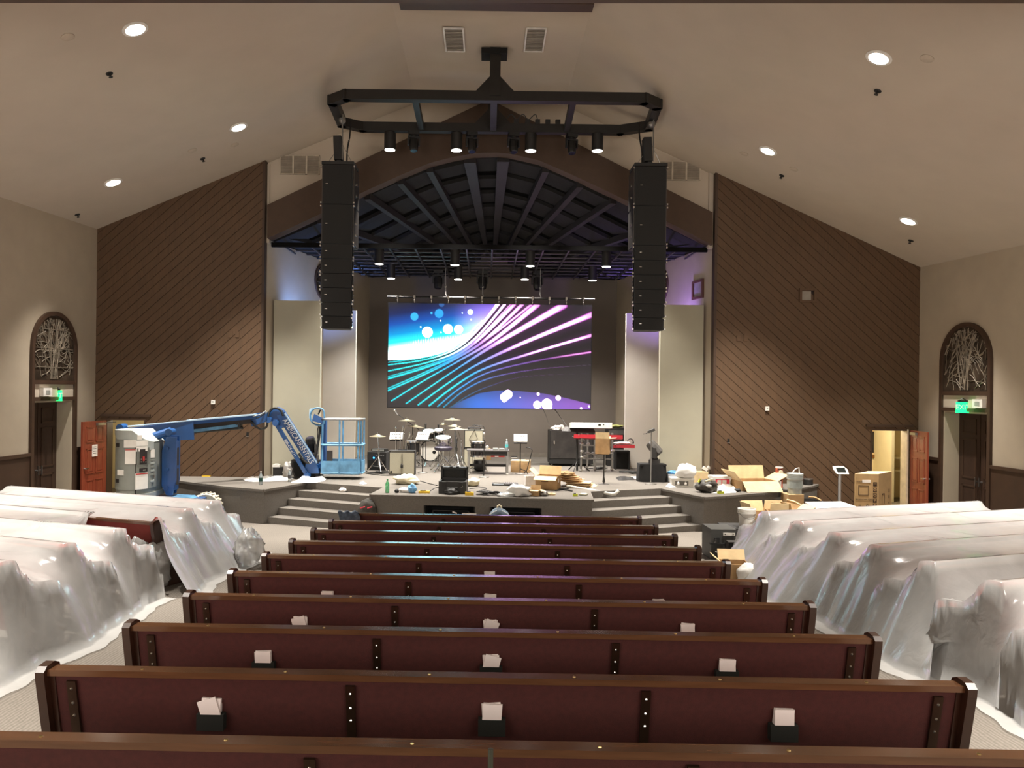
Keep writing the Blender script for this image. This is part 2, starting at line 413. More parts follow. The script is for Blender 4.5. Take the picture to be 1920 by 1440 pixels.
# --- brown boarded front walls with doors
def clip(poly, n, d):
    """keep points with n.p <= d"""
    out = []
    for i in range(len(poly)):
        a, c = poly[i], poly[(i+1) % len(poly)]
        da, dc = n[0]*a[0]+n[1]*a[1]-d, n[0]*c[0]+n[1]*c[1]-d
        if da <= 0: out.append(a)
        if (da < 0) != (dc < 0) and abs(da-dc) > 1e-9:
            t = da/(da-dc); out.append((a[0]+(c[0]-a[0])*t, a[1]+(c[1]-a[1])*t))
    return out
FY = 19.0
OPEN = {-1: (-9.34, -8.36, 2.16), 1: (9.43, 10.36, 2.13)}
for s, side, X0, X1 in ((-1, 'left', -9.66, -5.56), (1, 'right', 5.61, 10.66)):
    o0, o1, oz = OPEN[s]
    zt = lambda x: ceil_z(x)+.03
    regions = [[(X0, oz), (X1, oz), (X1, zt(X1)), (X0, zt(X0))]]
    if s < 0: regions += [[(o1, -.05), (X1, -.05), (X1, oz), (o1, oz)], [(X0, -.05), (o0, -.05), (o0, oz), (X0, oz)]]
    else: regions += [[(X0, -.05), (o0, -.05), (o0, oz), (X0, oz)], [(o1, -.05), (X1, -.05), (X1, oz), (o1, oz)]]
    b = MB()
    for r in regions: b.prism([(x, FY, z) for x, z in r], (0, .25, 0))
    wall = struct(b.build('wall_front_'+side, GROOVE))
    ang = math.radians(42); n = (math.sin(ang), -math.cos(ang)*(1))      # boards rise towards the stage on both sides
    n = (-math.sin(ang)*(1), math.cos(ang)) if s < 0 else (math.sin(ang), math.cos(ang))
    ds = [n[0]*x+n[1]*z for r in regions for x, z in r]; pitch = .170
    k0, k1 = int(math.floor(min(ds)/pitch)), int(math.ceil(max(ds)/pitch))
    for k in range(k0, k1):
        lo, hi = k*pitch+.005, (k+1)*pitch-.005; b = MB(); ok = False; dy = .018+.003*math.sin(k*2.7)
        for r in regions:
            p = clip(clip(r, n, hi), (-n[0], -n[1]), -lo)
            if len(p) >= 3:
                A = 0
                for i in range(len(p)): A += p[i][0]*p[(i+1) % len(p)][1]-p[(i+1) % len(p)][0]*p[i][1]
                if abs(A) > .004: b.prism([(x, FY, z) for x, z in p], (0, -dy, 0)); ok = True
        if ok: b.build('board', BOARD, wall)
        else: b.bm.free()
    b = MB(); b.bbox((X1-.0 if s < 0 else X0-.06, FY-.03, .0), (X1+.06 if s < 0 else X0, FY+.25, zt(X1 if s < 0 else X0)))
    b.build('end_trim', BROWN, wall)
    b = MB(); b.bbox((o0-.12, FY-.05, oz+.05), (o1+.12, FY-.015, oz+.11)); b.build('head_trim', BROWN, wall)
    # room behind the door
    rx0, rx1 = (o0-2.3, o1+.4) if s < 0 else (o0-.4, o1+2.5)
    b = MB()
    b.bbox((rx0, 22.4, -.02), (rx1, 22.5, 2.7)); b.bbox((rx0-.1, 19.26, -.02), (rx0, 22.5, 2.7)); b.bbox((rx1, 19.26, -.02), (rx1+.1, 22.5, 2.7)); b.bbox((rx0, 19.26, 2.6), (rx1, 22.5, 2.7))
    if s > 0:
        b.bbox((11.22, 21.4, 0), (11.30, 22.4, 2.6)); b.bbox((11.30, 21.6, 1.17), (12.5, 22.4, 1.22)); b.bbox((11.30, 21.6, .82), (12.5, 22.4, .86))
    struct(b.build('wall_hall_'+side, CREAM))
    l = bpy.data.lights.new('hall_lamp', 'POINT'); l.energy = 95 if s > 0 else 40; l.color = (1, .88, .66); l.shadow_soft_size = .15
    lo = bpy.data.objects.new('hall_lamp', l); COL.objects.link(lo); lo.location = ((o0+o1)/2+.1, 20.4, 2.35)
    # door leaf swung into the hall
    D = struct(bpy.data.objects.new('door_3' if s < 0 else 'door_4', None)); COL.objects.link(D)
    hx = o0+.02 if s < 0 else o1+.05
    D.location = (hx, FY-.06, .01); fx, fy = ((-.12, -.88) if s < 0 else (-.10, -.88))
    D.rotation_euler = (0, 0, math.atan2(fy, fx))
    b = MB(); b.bbox((0, -.022, 0), (.90, .022, 2.10)); leaf = b.build('leaf', RED, D)
    for yy in (-1, 1):
        for (px0, px1) in ((.12, .41), (.49, .78)):
            for (pz0, pz1) in ((.12, .72), (.86, 1.46), (1.60, 1.98)):
                b = MB()
                for lo_, hi_ in (((px0, pz0), (px1, pz0+.03)), ((px0, pz1-.03), (px1, pz1)), ((px0, pz0), (px0+.03, pz1)), ((px1-.03, pz0), (px1, pz1))):
                    b.bbox((lo_[0], .022*yy, lo_[1]), (hi_[0], .032*yy, hi_[1]))
                b.bbox((px0+.06, .022*yy, pz0+.06), (px1-.06, .03*yy, pz1-.06)); b.build('panel', RED, leaf)
        b = MB(); b.cyl((.83, .022*yy, 1.0), (.83, .07*yy, 1.0), .022); b.bar((.83, .07*yy, 1.0), (.72, .07*yy, 1.0), .02); b.build('handle', CHROME, leaf)
    b = MB(); b.bbox((.12, -.03, 2.0), (.42, -.09, 2.06)); b.bbox((.12, .03, 2.0), (.42, .09, 2.06)); b.bar((.2, .07, 2.05), (-.1, .2, 2.06), .02); b.build('closer', STEEL, leaf)
    for xx, k in ((o0, 0), (o1-.04, 1)):
        b = MB(); b.bbox((xx, FY-.03, 0), (xx+.04, FY+.26, oz)); struct(b.build('trim_%d' % ((20 if s < 0 else 30)+k), mat('jamb_white', (215, 200, 175), .6) if (s > 0 and k) else BROWN))
    b = MB(); b.bbox((o0+.04, FY-.03, oz-.04), (o1-.04, FY+.26, oz)); struct(b.build('trim_%d' % (22 if s < 0 else 32), BROWN))
# --- white wall above the gable, the gable beam with its arched underside
LOW = [(497, 447), (504, 446), (603, 400), (672, 364), (747, 330), (804, 306), (850, 294), (894, 287), (925, 286), (956, 288), (1012, 301), (1087, 334), (1177, 377), (1260, 420), (1336, 459)]
UPP = [(497, 386), (918, 186), (1336, 398)]
pxs = np.concatenate([np.linspace(501, 660, 6), np.linspace(690, 1150, 24), np.linspace(1180, 1336, 6)])
lowy = np.interp(pxs, *zip(*LOW)); uppy = np.interp(pxs, *zip(*UPP))
gl = [P(x, y, FY) for x, y in zip(pxs, lowy)]; gu = [P(x, y, FY) for x, y in zip(pxs, uppy)]
for g in gu: g.z = min(g.z, ceil_z(g.x)-.02)
b = MB()
for i in range(len(pxs)-1):
    a, c, d, e = gl[i], gl[i+1], gu[i+1], gu[i]; v = Vector((0, .4, 0))
    b.hexa([a, c, c+v, a+v, e, d, d+v, e+v])
bmesh.ops.remove_doubles(b.bm, verts=b.bm.verts, dist=0.002)
bad = [f for f in b.bm.faces if abs(f.normal.x) > .98 and f.calc_center_median().x > gl[0].x+.05 and f.calc_center_median().x < gl[-1].x-.05]
bmesh.ops.delete(b.bm, geom=bad, context='FACES')
struct(b.build('trim_1', BEAMW, smooth=True))
b = MB(); XA = np.linspace(-5.56, 5.61, 40)
gx = [g.x for g in gu]; gz = [g.z for g in gu]
for x0, x1 in zip(XA, XA[1:]):
    z0, z1 = float(np.interp(x0, gx, gz))-.25, float(np.interp(x1, gx, gz))-.25
    if x1 < -5.42 or x0 > 5.45: z0 = z1 = 6.0
    b.hexa([(x0, 19.2, z0), (x1, 19.2, z1), (x1, 19.3, z1), (x0, 19.3, z0), (x0, 19.2, ceil_z(x0)+.1), (x1, 19.2, ceil_z(x1)+.1), (x1, 19.3, ceil_z(x1)+.1), (x0, 19.3, ceil_z(x0)+.1)])
for x0, x1 in ((-5.56, -5.44), (5.44, 5.61)): b.bbox((x0, 19.15, 6.55), (x1, 19.3, 8.5))
struct(b.build('wall_gable', WHITEW))
# --- stage house: angled side walls, back wall, black fan roof with ribs and acoustic panels
SL, SR = [(-5.5, 19.2), (-3.92, 25.6)], [(5.55, 19.2), (4.27, 25.6)]
for nm, (p, q), sg in (('wall_stage_left', SL, -1), ('wall_stage_right', SR, 1)):
    b = MB(); b.prism([(p[0], p[1], .7), (q[0], q[1], .7), (q[0], q[1], 6.64), (p[0], p[1], 6.64)], (sg*.15, 0, 0)); struct(b.build(nm, GREIGE))
b = MB(); b.bbox((-3.95, 25.6, .7), (4.3, 25.75, 7.6)); struct(b.build('wall_back', DARKW))
b = MB(); b.bbox((-3.93, 25.575, .76), (4.28, 25.6, .9)); struct(b.build('baseboard_back', mat('base_grey', (130, 122, 112), .8)))
arch = [(g.x, 19.38, g.z) for g in gl]
fullA = lambda s: Vector((np.interp(s, np.linspace(0, 1, len(arch)), [a[0] for a in arch]), 19.38, np.interp(s, np.linspace(0, 1, len(arch)), [a[2] for a in arch])))
axs = np.array([a[0] for a in arch]); 
def A_at(px):
    x = P(px, 400, 19.38).x; return Vector((x, 19.38, float(np.interp(x, axs, [a[2] for a in arch]))))
def B_at(px):
    f = (px-500)/836.0; return Vector((-1.35+2.9*f, 25.4, 6.75+.7*(1-abs(2*f-1))))
ribs = [503, 600, 688, 750, 805, 880, 942, 1022, 1087, 1150, 1240, 1334]
SR_ = MATTE; b = MB()
for p, q in zip(ribs, ribs[1:]):
    up = Vector((0, 0, .16)); a, c, d, e = A_at(p)+up, A_at(q)+up, B_at(q)+up, B_at(p)+up
    b.hexa([a, c, d, e, a+up*.5, c+up*.5, d+up*.5, e+up*.5])
# flat black soffits between the fan and the side walls
b.prism([(-5.6, 19.3, 6.64), (-3.85, 25.62, 6.64), (-1.2, 25.62, 6.8), (-5.3, 19.3, 6.74)], (0, 0, .1))
b.prism([(5.65, 19.3, 6.64), (4.2, 25.62, 6.64), (1.5, 25.62, 6.8), (5.4, 19.3, 6.74)], (0, 0, .1))
roof = struct(b.build('ceiling_stage', SR_))
TILE = mat('acoustic_black', (24, 22, 22), 0.95, var=0.12, scale=20)
RIB = mat('rib_black', (40, 37, 39), 0.6)
for i, (p, q) in enumerate(zip(ribs, ribs[1:])):
    for j in range(7):
        t0, t1 = j/7+.012, (j+1)/7-.004
        if (A_at(p).lerp(B_at(p), t0)-A_at(q).lerp(B_at(q), t0)).length < .25: continue
        b = MB(); w0, w1 = .06, .94
        C = lambda w, t: A_at(p).lerp(B_at(p), t).lerp(A_at(q).lerp(B_at(q), t), w)
        dn = Vector((0, 0, .10)); lo_ = Vector((0, 0, -.05+.03*((i*3+j*5) % 4)))
        b.hexa([C(w0, t0)+lo_, C(w1, t0)+lo_, C(w1, t1)+dn, C(w0, t1)+dn, C(w0, t0)+dn+lo_, C(w1, t0)+dn+lo_, C(w1, t1)+dn*1.8, C(w0, t1)+dn*1.8])
        b.build('acoustic_panel', TILE, roof, bevel=.02)
for k, p in enumerate(ribs[1:-1]):
    b = MB(); wd = .3 if p in (880, 942) else .17
    b.bar(A_at(p)+Vector((0, 0, -.03)), B_at(p)+Vector((0, 0, 0)), wd, .16, w2=.1); b.build('rib', RIB, roof)
# --- pale wall panels standing on the stage
for nm, x0, x1, y, z in (('wall_wing_left', -5.38, -4.20, 19.45, 5.16), ('wall_wing_left_inner', -4.81, -3.80, 22.3, 5.21), ('wall_wing_right', 4.35, 5.43, 19.45, 5.17), ('wall_wing_right_inner', 4.0, 4.97, 22.3, 5.23)):
    b = MB(); b.bbox((x0, y, ST-.01), (x1, y+.16, z)); struct(b.build(nm, PANEL_LIT if 'inner' in nm else PANELW))
# --- rear wall, beams
b = MB(); b.bbox((-12, -5.2, 0), (13, -5, 11)); struct(b.build('wall_rear', GREIGE))
b = MB(); p, q = P(0, 5.5, 8.13), P(1920, 6.5, 7.88); d = (q-p)/ (q.x-p.x)
zb = (p.z+q.z)/2; p = p+d*(-7.6-p.x); q = q+d*(8.0-q.x)
b.bar((p.x, p.y-.2, zb+.2), (q.x, q.y-.2, zb+.2), .4, .4); struct(b.build('trim_2', BROWN))
b = MB(); e0, e1 = P(751, 19, 14.1), P(1110, 20, 14.1)
b.bbox((e0.x, 13.8, e0.z), (e1.x, 14.1, 10.1)); struct(b.build('trim_3', BROWN))
# --- stage platform
poly = [(-8.3, 19.0), (-7.75, 18.55), (-7.27, 18.22), (-6.65, 17.75), (-6.02, 17.35), (-5.4, 17.0), (-4.8, 16.75), (-4.2, 18.1), (-2.27, 17.3), (-2.40, 16.18),
        (2.18, 15.80), (2.28, 17.05), (4.06, 17.75), (4.63, 16.40), (5.15, 16.62), (5.65, 16.93), (6.2, 17.25), (6.67, 17.6), (7.3, 18.1), (7.92, 18.7), (8.15, 19.0),
        (5.56, 19.0), (5.5, 19.2), (4.27, 25.6), (-3.92, 25.6), (-5.5, 19.2), (-5.5, 19.0)]
b = MB()
FRONT = {9}        # the thrust front carries two openings
n = len(poly); top = [b.bm.verts.new((x, y, ST)) for x, y in poly]; bot = [b.bm.verts.new((x, y, -.05)) for x, y in poly]
b.bm.faces.new(top)
for i in range(n):
    if i in FRONT: continue
    j = (i+1) % n; b.bm.faces.new((top[i], bot[i], bot[j], top[j]))
stage = struct(b.build('stage', CARPET))
f0, f1 = Vector((-2.40, 16.18, 0)), Vector((2.18, 15.80, 0)); fd = (f1-f0).normalized(); fn = Vector((fd.y, -fd.x, 0))
def fp(u, z, o=0): return f0+fd*u+fn*o+Vector((0, 0, z))
L = (f1-f0).length
def u_of(px, py=955):
    best = min(np.linspace(0, L, 400), key=lambda u: abs(((f0+fd*u-CAM).dot(_r)/(f0+fd*u-CAM).dot(_f))*F+PPX-px)); return float(best)
uv = [u_of(797), u_of(888), u_of(920), u_of(1012)]
b = MB()
for a, c, z0, z1 in ((0, uv[0], -.05, ST), (uv[1], uv[2], -.05, ST), (uv[3], L, -.05, ST), (uv[0], uv[1], .56, ST), (uv[2], uv[3], .56, ST), (uv[0], uv[1], -.05, .1), (uv[2], uv[3], -.05, .1)):
    b.prism([fp(a, z0), fp(c, z0), fp(c, z1), fp(a, z1)], -fn*.06)
b.build('front_panel', CARPET, stage)
for a, c in ((uv[0], uv[1]), (uv[2], uv[3])):
    b = MB(); b.prism([fp(a, .08, -.4), fp(c, .08, -.4), fp(c, .58, -.4), fp(a, .58, -.4)], -fn*.05)
    for q, r in ((a-.03, a), (c, c+.03)): b.prism([fp(q, .1, -.0), fp(r, .1, 0), fp(r, .56, 0), fp(q, .56, 0)], -fn*.42)
    b.build('speaker_niche', MATTE, stage)
    b = MB()
    for q, r, z0, z1 in ((a+.12, c-.12, .42, .44), (a+.12, c-.12, .14, .16), (a+.12, a+.14, .14, .44), (c-.14, c-.12, .14, .44)):
        b.prism([fp(q, z0, -.2), fp(r, z0, -.2), fp(r, z1, -.2), fp(q, z1, -.2)], -fn*.1)
    b.build('niche_frame', BLACK, stage)
b = MB()
def lip(pts):
    for a, c in zip(pts, pts[1:]):
        b.bar((a[0], a[1], ST-.022), (c[0], c[1], ST-.022), .07, .045)
lip(poly[0:8]); lip(poly[9:11]); lip(poly[12:21]); lip([poly[8], poly[9]]); lip([poly[10], poly[11]])
b.build('nosing', CARPET, stage, bevel=.01)
for E0, t, nn, xlim in (((-4.2, 18.1), (.924, -.383), (-.383, -.924), -2.36), ((4.06, 17.75), (-.92, -.39), (.39, -.92), 2.22)):
    for k in range(1, 5):
        z = ST-.152*k; q = []
        for d in (-.05, .345*k):
            for far in (0, 1):
                s_ = 0.0 if not far else (xlim-E0[0]-nn[0]*d)/t[0]
                q.append((E0[0]+t[0]*s_+nn[0]*d, E0[1]+t[1]*s_+nn[1]*d, -.04))
        b = MB(); b.prism([q[0], q[1], q[3], q[2]], (0, 0, z+.04)); b.build('step', CARPET, stage, bevel=.012)
# ================================================================== lamps on the ceiling
GLOW = emit('lamp_glow', (255, 246, 230), 14.0)
def ceil_hit(px, py):
    d = ray(px, py)
    for k in range(400):
        y = 8+k*.03; p = CAM+d*(y/d.y)
        if p.z > ceil_z(p.x): return p
    return p
def ceil_axis(x):
    s = .4236 if x < -1.84 else (-.4487 if x > 1.84 else 0); nrm = Vector((-s, 0, 1)).normalized()
    ax = Vector((0, 1, 0)); ex = ax.cross(nrm); return Matrix((ex, ax, nrm)).transposed()
def at_ceiling(o, p):
    R = ceil_axis(p.x).to_4x4(); R.translation = Vector((p.x, p.y, ceil_z(p.x))); o.matrix_basis = R
cans = [((253, 52), 'recessed ceiling light nearest the top left corner'), ((447, 238), 'recessed ceiling light beside the tall end of the left boarded wall'), ((212, 341), 'recessed ceiling light low above the left boarded wall'),
        ((1648, 106), 'recessed ceiling light nearest the top right corner'), ((1440, 282), 'recessed ceiling light beside the tall end of the right boarded wall'), ((1703, 414), 'recessed ceiling light low above the right boarded wall')]
canpos = []
for (px, py), lab in cans:
    p = ceil_hit(px, py); canpos.append(p)
    o = thing('recessed_light', 'glowing round '+lab, 'light', group='recessed ceiling lights'); at_ceiling(o, p)
    b = MB(); b.lathe([(.15, -.02), (.15, -.001), (.20, -.001), (.20, -.012), (.17, -.02)], n=24, loop=True); b.build('trim_ring', WHITE, o, smooth=True)
    b = MB(); b.lathe([(.155, -.003), (.15, -.016)], n=24); b.build('lamp', GLOW, o)
extra = [(-8.2, 12.0), (8.9, 12.2), (-5.4, 7.2), (5.6, 7.4), (-8.2, 7.2), (8.9, 7.4), (-5.4, 2.4), (5.6, 2.6), (-8.2, 2.4), (8.9, 2.6), (-5.4, -2.4), (5.6, -2.4)]
for p in [(q.x, q.y) for q in canpos]+extra:
    spot('house_lamp', (p[0], p[1], ceil_z(p[0])-.08), HOUSE_W*(.6 if abs(p[0]) > 7 else 1), 64 if abs(p[0]) > 7 else 70, 1.0 if abs(p[0]) > 7 else .7, WARM, (p[0], p[1], 0))
sprinks = [((205, 136), 'dark sprinkler head in the top left of the ceiling'), ((380, 297), 'dark sprinkler head over the tall part of the left boarded wall'), ((145, 402), 'dark sprinkler head at the low edge of the left ceiling'),
           ((1646, 170), 'dark sprinkler head in the top right of the ceiling'), ((1466, 329), 'dark sprinkler head over the tall part of the right boarded wall'), ((1708, 451), 'dark sprinkler head at the low edge of the right ceiling')]
for (px, py), lab in sprinks:
    o = thing('sprinkler', lab, 'sprinkler', group='ceiling sprinklers'); at_ceiling(o, ceil_hit(px, py))
    b = MB(); b.lathe([(.06, 0), (.055, -.015), (.03, -.02)], n=14); b.build('escutcheon', BRASS if False else BLACK, o)
    b = MB(); b.cyl((0, 0, -.02), (0, 0, -.06), .015); b.lathe([(.035, -.07), (.035, -.065)], n=10); b.build('deflector', BLACK, o)
caps = [((127, 69), 'faint round blank cap by the top left ceiling light'), ((440, 271), 'faint round blank cap under the upper left ceiling light'), ((361, 281), 'faint round blank cap over the left boarded wall'), ((1738, 107), 'faint round blank cap beside the top right ceiling light'), ((1395, 288), 'faint round blank cap left of the upper right ceiling light'), ((1488, 316), 'faint round blank cap over the right boarded wall')]
for (px, py), lab in caps:
    b = MB(); b.lathe([(.10, 0), (.10, -.008), (.08, -.012)], n=16)
    o = b.build('blank_plate', mat('cap_paint', (178, 165, 148), .8)); tag(o, lab, 'cap', 'blank ceiling caps'); at_ceiling(o, ceil_hit(px, py))
GRILLE = mat('grille_grey', (186, 178, 166), .7)
for (xa, xb), lab in (((836, 868), 'grey slatted vent left of the ceiling post'), ((986, 1020), 'grey slatted vent right of the ceiling post')):
    p, q = P((xa+xb)/2, 52, 15.2), P((xa+xb)/2, 95, 16.2); z = 10.05
    c0, c1 = PZ((xa+xb)/2, 52, z), PZ((xa+xb)/2, 95, z); cx = (c0.x+c1.x)/2; hw = .19
    o = thing('ceiling_vent', lab, 'vent', (cx, (c0.y+c1.y)/2, z), group='flat ceiling vents'); ly = (c1.y-c0.y)/2
    b = MB()
    for d in (-1, 1): b.bbox((d*hw-.015, -ly, -.03), (d*hw+.015, ly, .0)); b.bbox((-hw, d*ly-.015, -.03), (hw, d*ly+.015, 0))
    b.build('frame', WHITE, o)
    for k in range(16):
        b = MB(); y = -ly+(k+.5)*2*ly/16; b.box((0, y, -.015), (2*hw-.02, .03, .006), Matrix.Rotation(.5, 3, 'X')); b.build('slat', GRILLE, o)
    b = MB(); b.bbox((-hw, -ly, -.003), (hw, ly, .0)); b.build('backing', mat('vent_dark', (150, 142, 132), .9), o)
for (xa, xb, ya, yb), lab in (((525, 600, 291, 328), 'three-section return grille on the white wall by the left speaker stack'), ((1234, 1313, 303, 338), 'three-section return grille on the white wall by the right speaker stack')):
    p, q = P(xa, (ya+yb)/2+17, 19.19), P(xb, (ya+yb)/2-17, 19.19); W_, H_ = q.x-p.x, .48
    o = thing('wall_grille', lab, 'vent', ((p.x+q.x)/2, 19.19, (p.z+q.z)/2-H_/2), group='return air grilles')
    for k in range(3):
        x0, x1 = -W_/2+k*W_/3, -W_/2+(k+1)*W_/3
        b = MB(); b.bbox((x0, -.01, 0), (x1, 0, H_)); s_ = b.build('section', mat('grille_back', (140, 130, 118), .9), o)
        b = MB()
        for lo, hi in (((x0, 0), (x1, .02)), ((x0, H_-.02), (x1, H_)), ((x0, 0), (x0+.02, H_)), ((x1-.02, 0), (x1, H_))): b.bbox((lo[0], -.03, lo[1]), (hi[0], -.005, hi[1]))
        b.build('section_frame', mat('grille_frame', (196, 184, 166), .7), s_)
        b = MB()
        for j in range(18): b.box(((x0+x1)/2, -.015, .02+(j+.5)*(H_-.04)/18), (x1-x0-.03, .018, .004), Matrix.Rotation(.6, 3, 'X'))
        stuff(b.build('louvre', mat('grille_slat', (178, 166, 150), .7), s_))
# ================================================================== pews
FABRIC = mat('maroon_fabric', (72, 30, 26), .85, var=.06, scale=30, bump=.25, bscale=260)
REDFAB = mat('red_cushion', (150, 58, 52), .9, var=.05, scale=20)
WOOD = mat('pew_wood', (90, 60, 40), .20, var=.10, scale=4, stretch=(.6, 6, 6), coat=.3)
WOODD = mat('pew_wood_dark', (58, 36, 26), .32, var=.08, scale=4, coat=.2)
BRONZE = mat('bronze_strip', (70, 52, 40), .3, .7)
RACK = mat('rack_black', (20, 22, 17), .9)
TILT = math.radians(12)
def make_pew(label, Lp, z0, loc, rz, group, racks=True, strips=True, fabric=None):
    """origin on the floor under the middle of the back; front (seat) towards +y"""
    fabric = fabric or FABRIC
    o = thing('pew', label, 'pew', loc, rz, group); h = Lp/2
    def Bk(x, z, off=0): return Vector((x, (.91-z)*math.tan(TILT)-off*math.cos(TILT), z-off*math.sin(TILT)*0))
    b = MB(); b.hexa([Bk(-h+.03, .30), Bk(h-.03, .30), Bk(h-.03, .30, -.05), Bk(-h+.03, .30, -.05), Bk(-h+.03, .885), Bk(h-.03, .885), Bk(h-.03, .885, -.05), Bk(-h+.03, .885, -.05)])
    b.build('backrest', fabric, o)
    b = MB(); c = Bk(0, .895, -.02)
    b.box((0, c.y, .893), (Lp-.08, .085, .034)); b.build('top_rail', WOOD, o, bevel=.012, seg=2)
    b = MB(); b.box((0, .40, .43), (Lp-.08, .48, .10)); b.build('seat', REDFAB, o, bevel=.03, seg=2)
    b = MB(); b.box((0, .40, .36), (Lp-.08, .46, .04)); b.build('seat_board', WOODD, o)
    for s in (-1, 1):
        x = s*(h-.025); pr = [(.66, 0), (.66, .38), (.62, .56), (.50, .63), (.30, .66), (.17, .78), (.10, .915), (.055, .935), (-.02, .93), (-.05, .905), (-.045, .86), (.12, .1), (.12, 0)]
        b = MB(); b.prism([(x-.025, y, z) for y, z in pr], (.05, 0, 0)); e = b.build('end_panel', WOODD, o, bevel=.008)
        b = MB(); b.prism([(x-s*.025, y, z) for y, z in ((.10, .84), (.04, .9), (.0, .88), (.1, .35), (.16, .35))], (-s*.03, 0, 0)); b.build('end_batten', WOODD, e)
    if strips:
        for f in (.034, .337, .655, .965):
            x = -h+f*Lp; b = MB(); b.bar(Bk(x, .845, .012), Bk(x, .40, .012), .05, .014, up=(0, 1, 0)); st = b.build('metal_strip', BRONZE, o, bevel=.004)
            b = MB()
            for z in (.80, .715, .64): b.ball(Bk(x, z, .02), .009, 8)
            stuff(b.build('bolt', CHROME, st))
    b = MB(); k = 0
    for i in range(6):
        x = -h+Lp*(.11+.156*i); b.lathe([(.010, .91), (.008, .914)], (x, c.y-.005, 0), 8)
    stuff(b.build('screw', BRASS, o))
    if racks:
        for f in (.185, .49, .803):
            x = -h+f*Lp; b = MB(); p = Bk(x, .625, .03)
            b.box(p, (.15, .05, .09)); b.build('card_rack', RACK, o, bevel=.006)
    return o, Bk, h
ROWS = ['cut off by the bottom of the picture', 'nearest fully seen', 'second fully seen from the front edge', 'third fully seen from the front edge', 'fourth fully seen from the front edge', 'fifth fully seen from the front edge', 'sixth fully seen from the front edge', 'third from the stage', 'second from the stage', 'nearest the stage']
CXP = 0.100
pewpos = []
for i in range(-1, 9):
    W_ = 5.085*(1-.0160*i); y = 4.22+.914*i; z = 1.465-.0396*i-.91
    r = ROWS[i+1]
    lab = 'maroon pew of the middle block, '+r
    o, Bk, h = make_pew(lab, W_, z, (CXP, y, z-.036), -math.radians(.9+.1*i), 'middle block of pews')
    pewpos.append((o, Bk, h, W_, i))
# white envelopes standing in the racks
ENVL = mat('envelope', (232, 220, 216), .8, var=.02)
show = {0: 'first', 1: 'second', 2: 'third', 3: 'fourth', 4: 'fifth'}
side = ['left', 'middle', 'right']
rs = random.Random(5)
for (o, Bk, h, W_, i) in pewpos:
    if i not in show: continue
    for k, f in enumerate((.185, .49, .803)):
        if i == 4 and k != 1 and k != 0 and k != 2: continue
        x = -h+f*W_; p = o.matrix_basis @ Bk(x, .665, .03)
        e = thing('envelope_stack', 'white envelopes in the %s card rack of the %s whole pew from the front' % (side[k], show[i]), 'envelopes', (p.x, p.y, p.z-.06), o.rotation_euler.z, 'envelopes in the pew racks')
        n = 3 if (i+k) % 2 else 4
        for q in range(n):
            tilt = rs.uniform(-.09, .09); b = MB()
            if (i, k) in ((0, 0), (1, 1), (2, 0), (2, 1)) and q == 0: tilt = {(0, 0): -.32, (1, 1): .25, (2, 0): -.3, (2, 1): .35}[(i, k)]
            hh = .15 if i == 0 else .14
            if i == 3 and k == 2: hh = .12
            if i == 4: hh = .17 if k == 1 else .13
            b.box((0, -.012+q*.011, hh/2), (.105, .008, hh), Matrix.Rotation(tilt, 3, 'Y')); b.build('envelope', ENVL, e)
# ------------------------------------------------------------------ side blocks and their plastic sheets
LX, RX, ANG = -4.35, 4.30, math.radians(19)
LROW = [7.0, 8.05, 9.15, 10.2, 11.3, 12.45]
RROW = [5.6, 6.64, 7.58, 8.6, 9.6, 10.67, 11.85]
names = ['nearest', 'second', 'third', 'fourth', 'fifth', 'sixth', 'seventh']
PL = 4.4
segs = {-1: [], 1: []}
for s, rows, X0 in ((-1, LROW, LX), (1, RROW, RX)):
    for k, y in enumerate(rows):
        rz = -ANG if s < 0 else ANG
        x0 = X0 + (0.12-.02*k if s > 0 else 0)
        c = Vector((x0+s*math.cos(ANG)*PL/2, y+math.sin(ANG)*PL/2, 0)); c.z = floor_z(y+.6)
        if s < 0 and k == 3: lab = 'pew with its maroon back bare between the two left plastic sheets'
        else: lab = 'pew under the plastic on the %s, %s row from the camera' % ('left' if s < 0 else 'right', names[k])
        make_pew(lab, PL, c.z, c, rz, None if (s < 0 and k == 3) else 'pews under the plastic sheets', racks=False, strips=False, fabric=mat('maroon_bright', (120, 50, 44), .85, var=.04))
        segs[s].append((x0, y, c.z))
def height_obstacle(s, X, Y, use):
    """highest thing under the sheet at each grid point"""
    Z = np.maximum(0, .0433*(17-Y))+.012
    for k, (x0, y0, z0) in enumerate(segs[s]):
        if k not in use: continue
        du = (X-x0)*s*math.cos(ANG)+(Y-y0)*math.sin(ANG); dv = -(X-x0)*s*math.sin(ANG)+(Y-y0)*math.cos(ANG)
        on = (du > -.03) & (du < PL+.05)
        Z = np.where(on & (dv > -.075) & (dv < .06), np.maximum(Z, z0+.975), Z)
        Z = np.where(on & (dv >= .06) & (dv < .68), np.maximum(Z, z0+.53), Z)
        en = on & (du < .09)
        Z = np.where(en & (dv > -.06) & (dv < .70), np.maximum(Z, z0+np.interp(dv, [-.06, .05, .12, .19, .32, .52, .60, .70], [.955, .975, .955, .83, .71, .69, .66, .45])), Z)
    return Z
SS = lambda a, b, v: np.clip((v-a)/(b-a), 0, 1)**2*(3-2*np.clip((v-a)/(b-a), 0, 1))
T = math.tan(ANG)
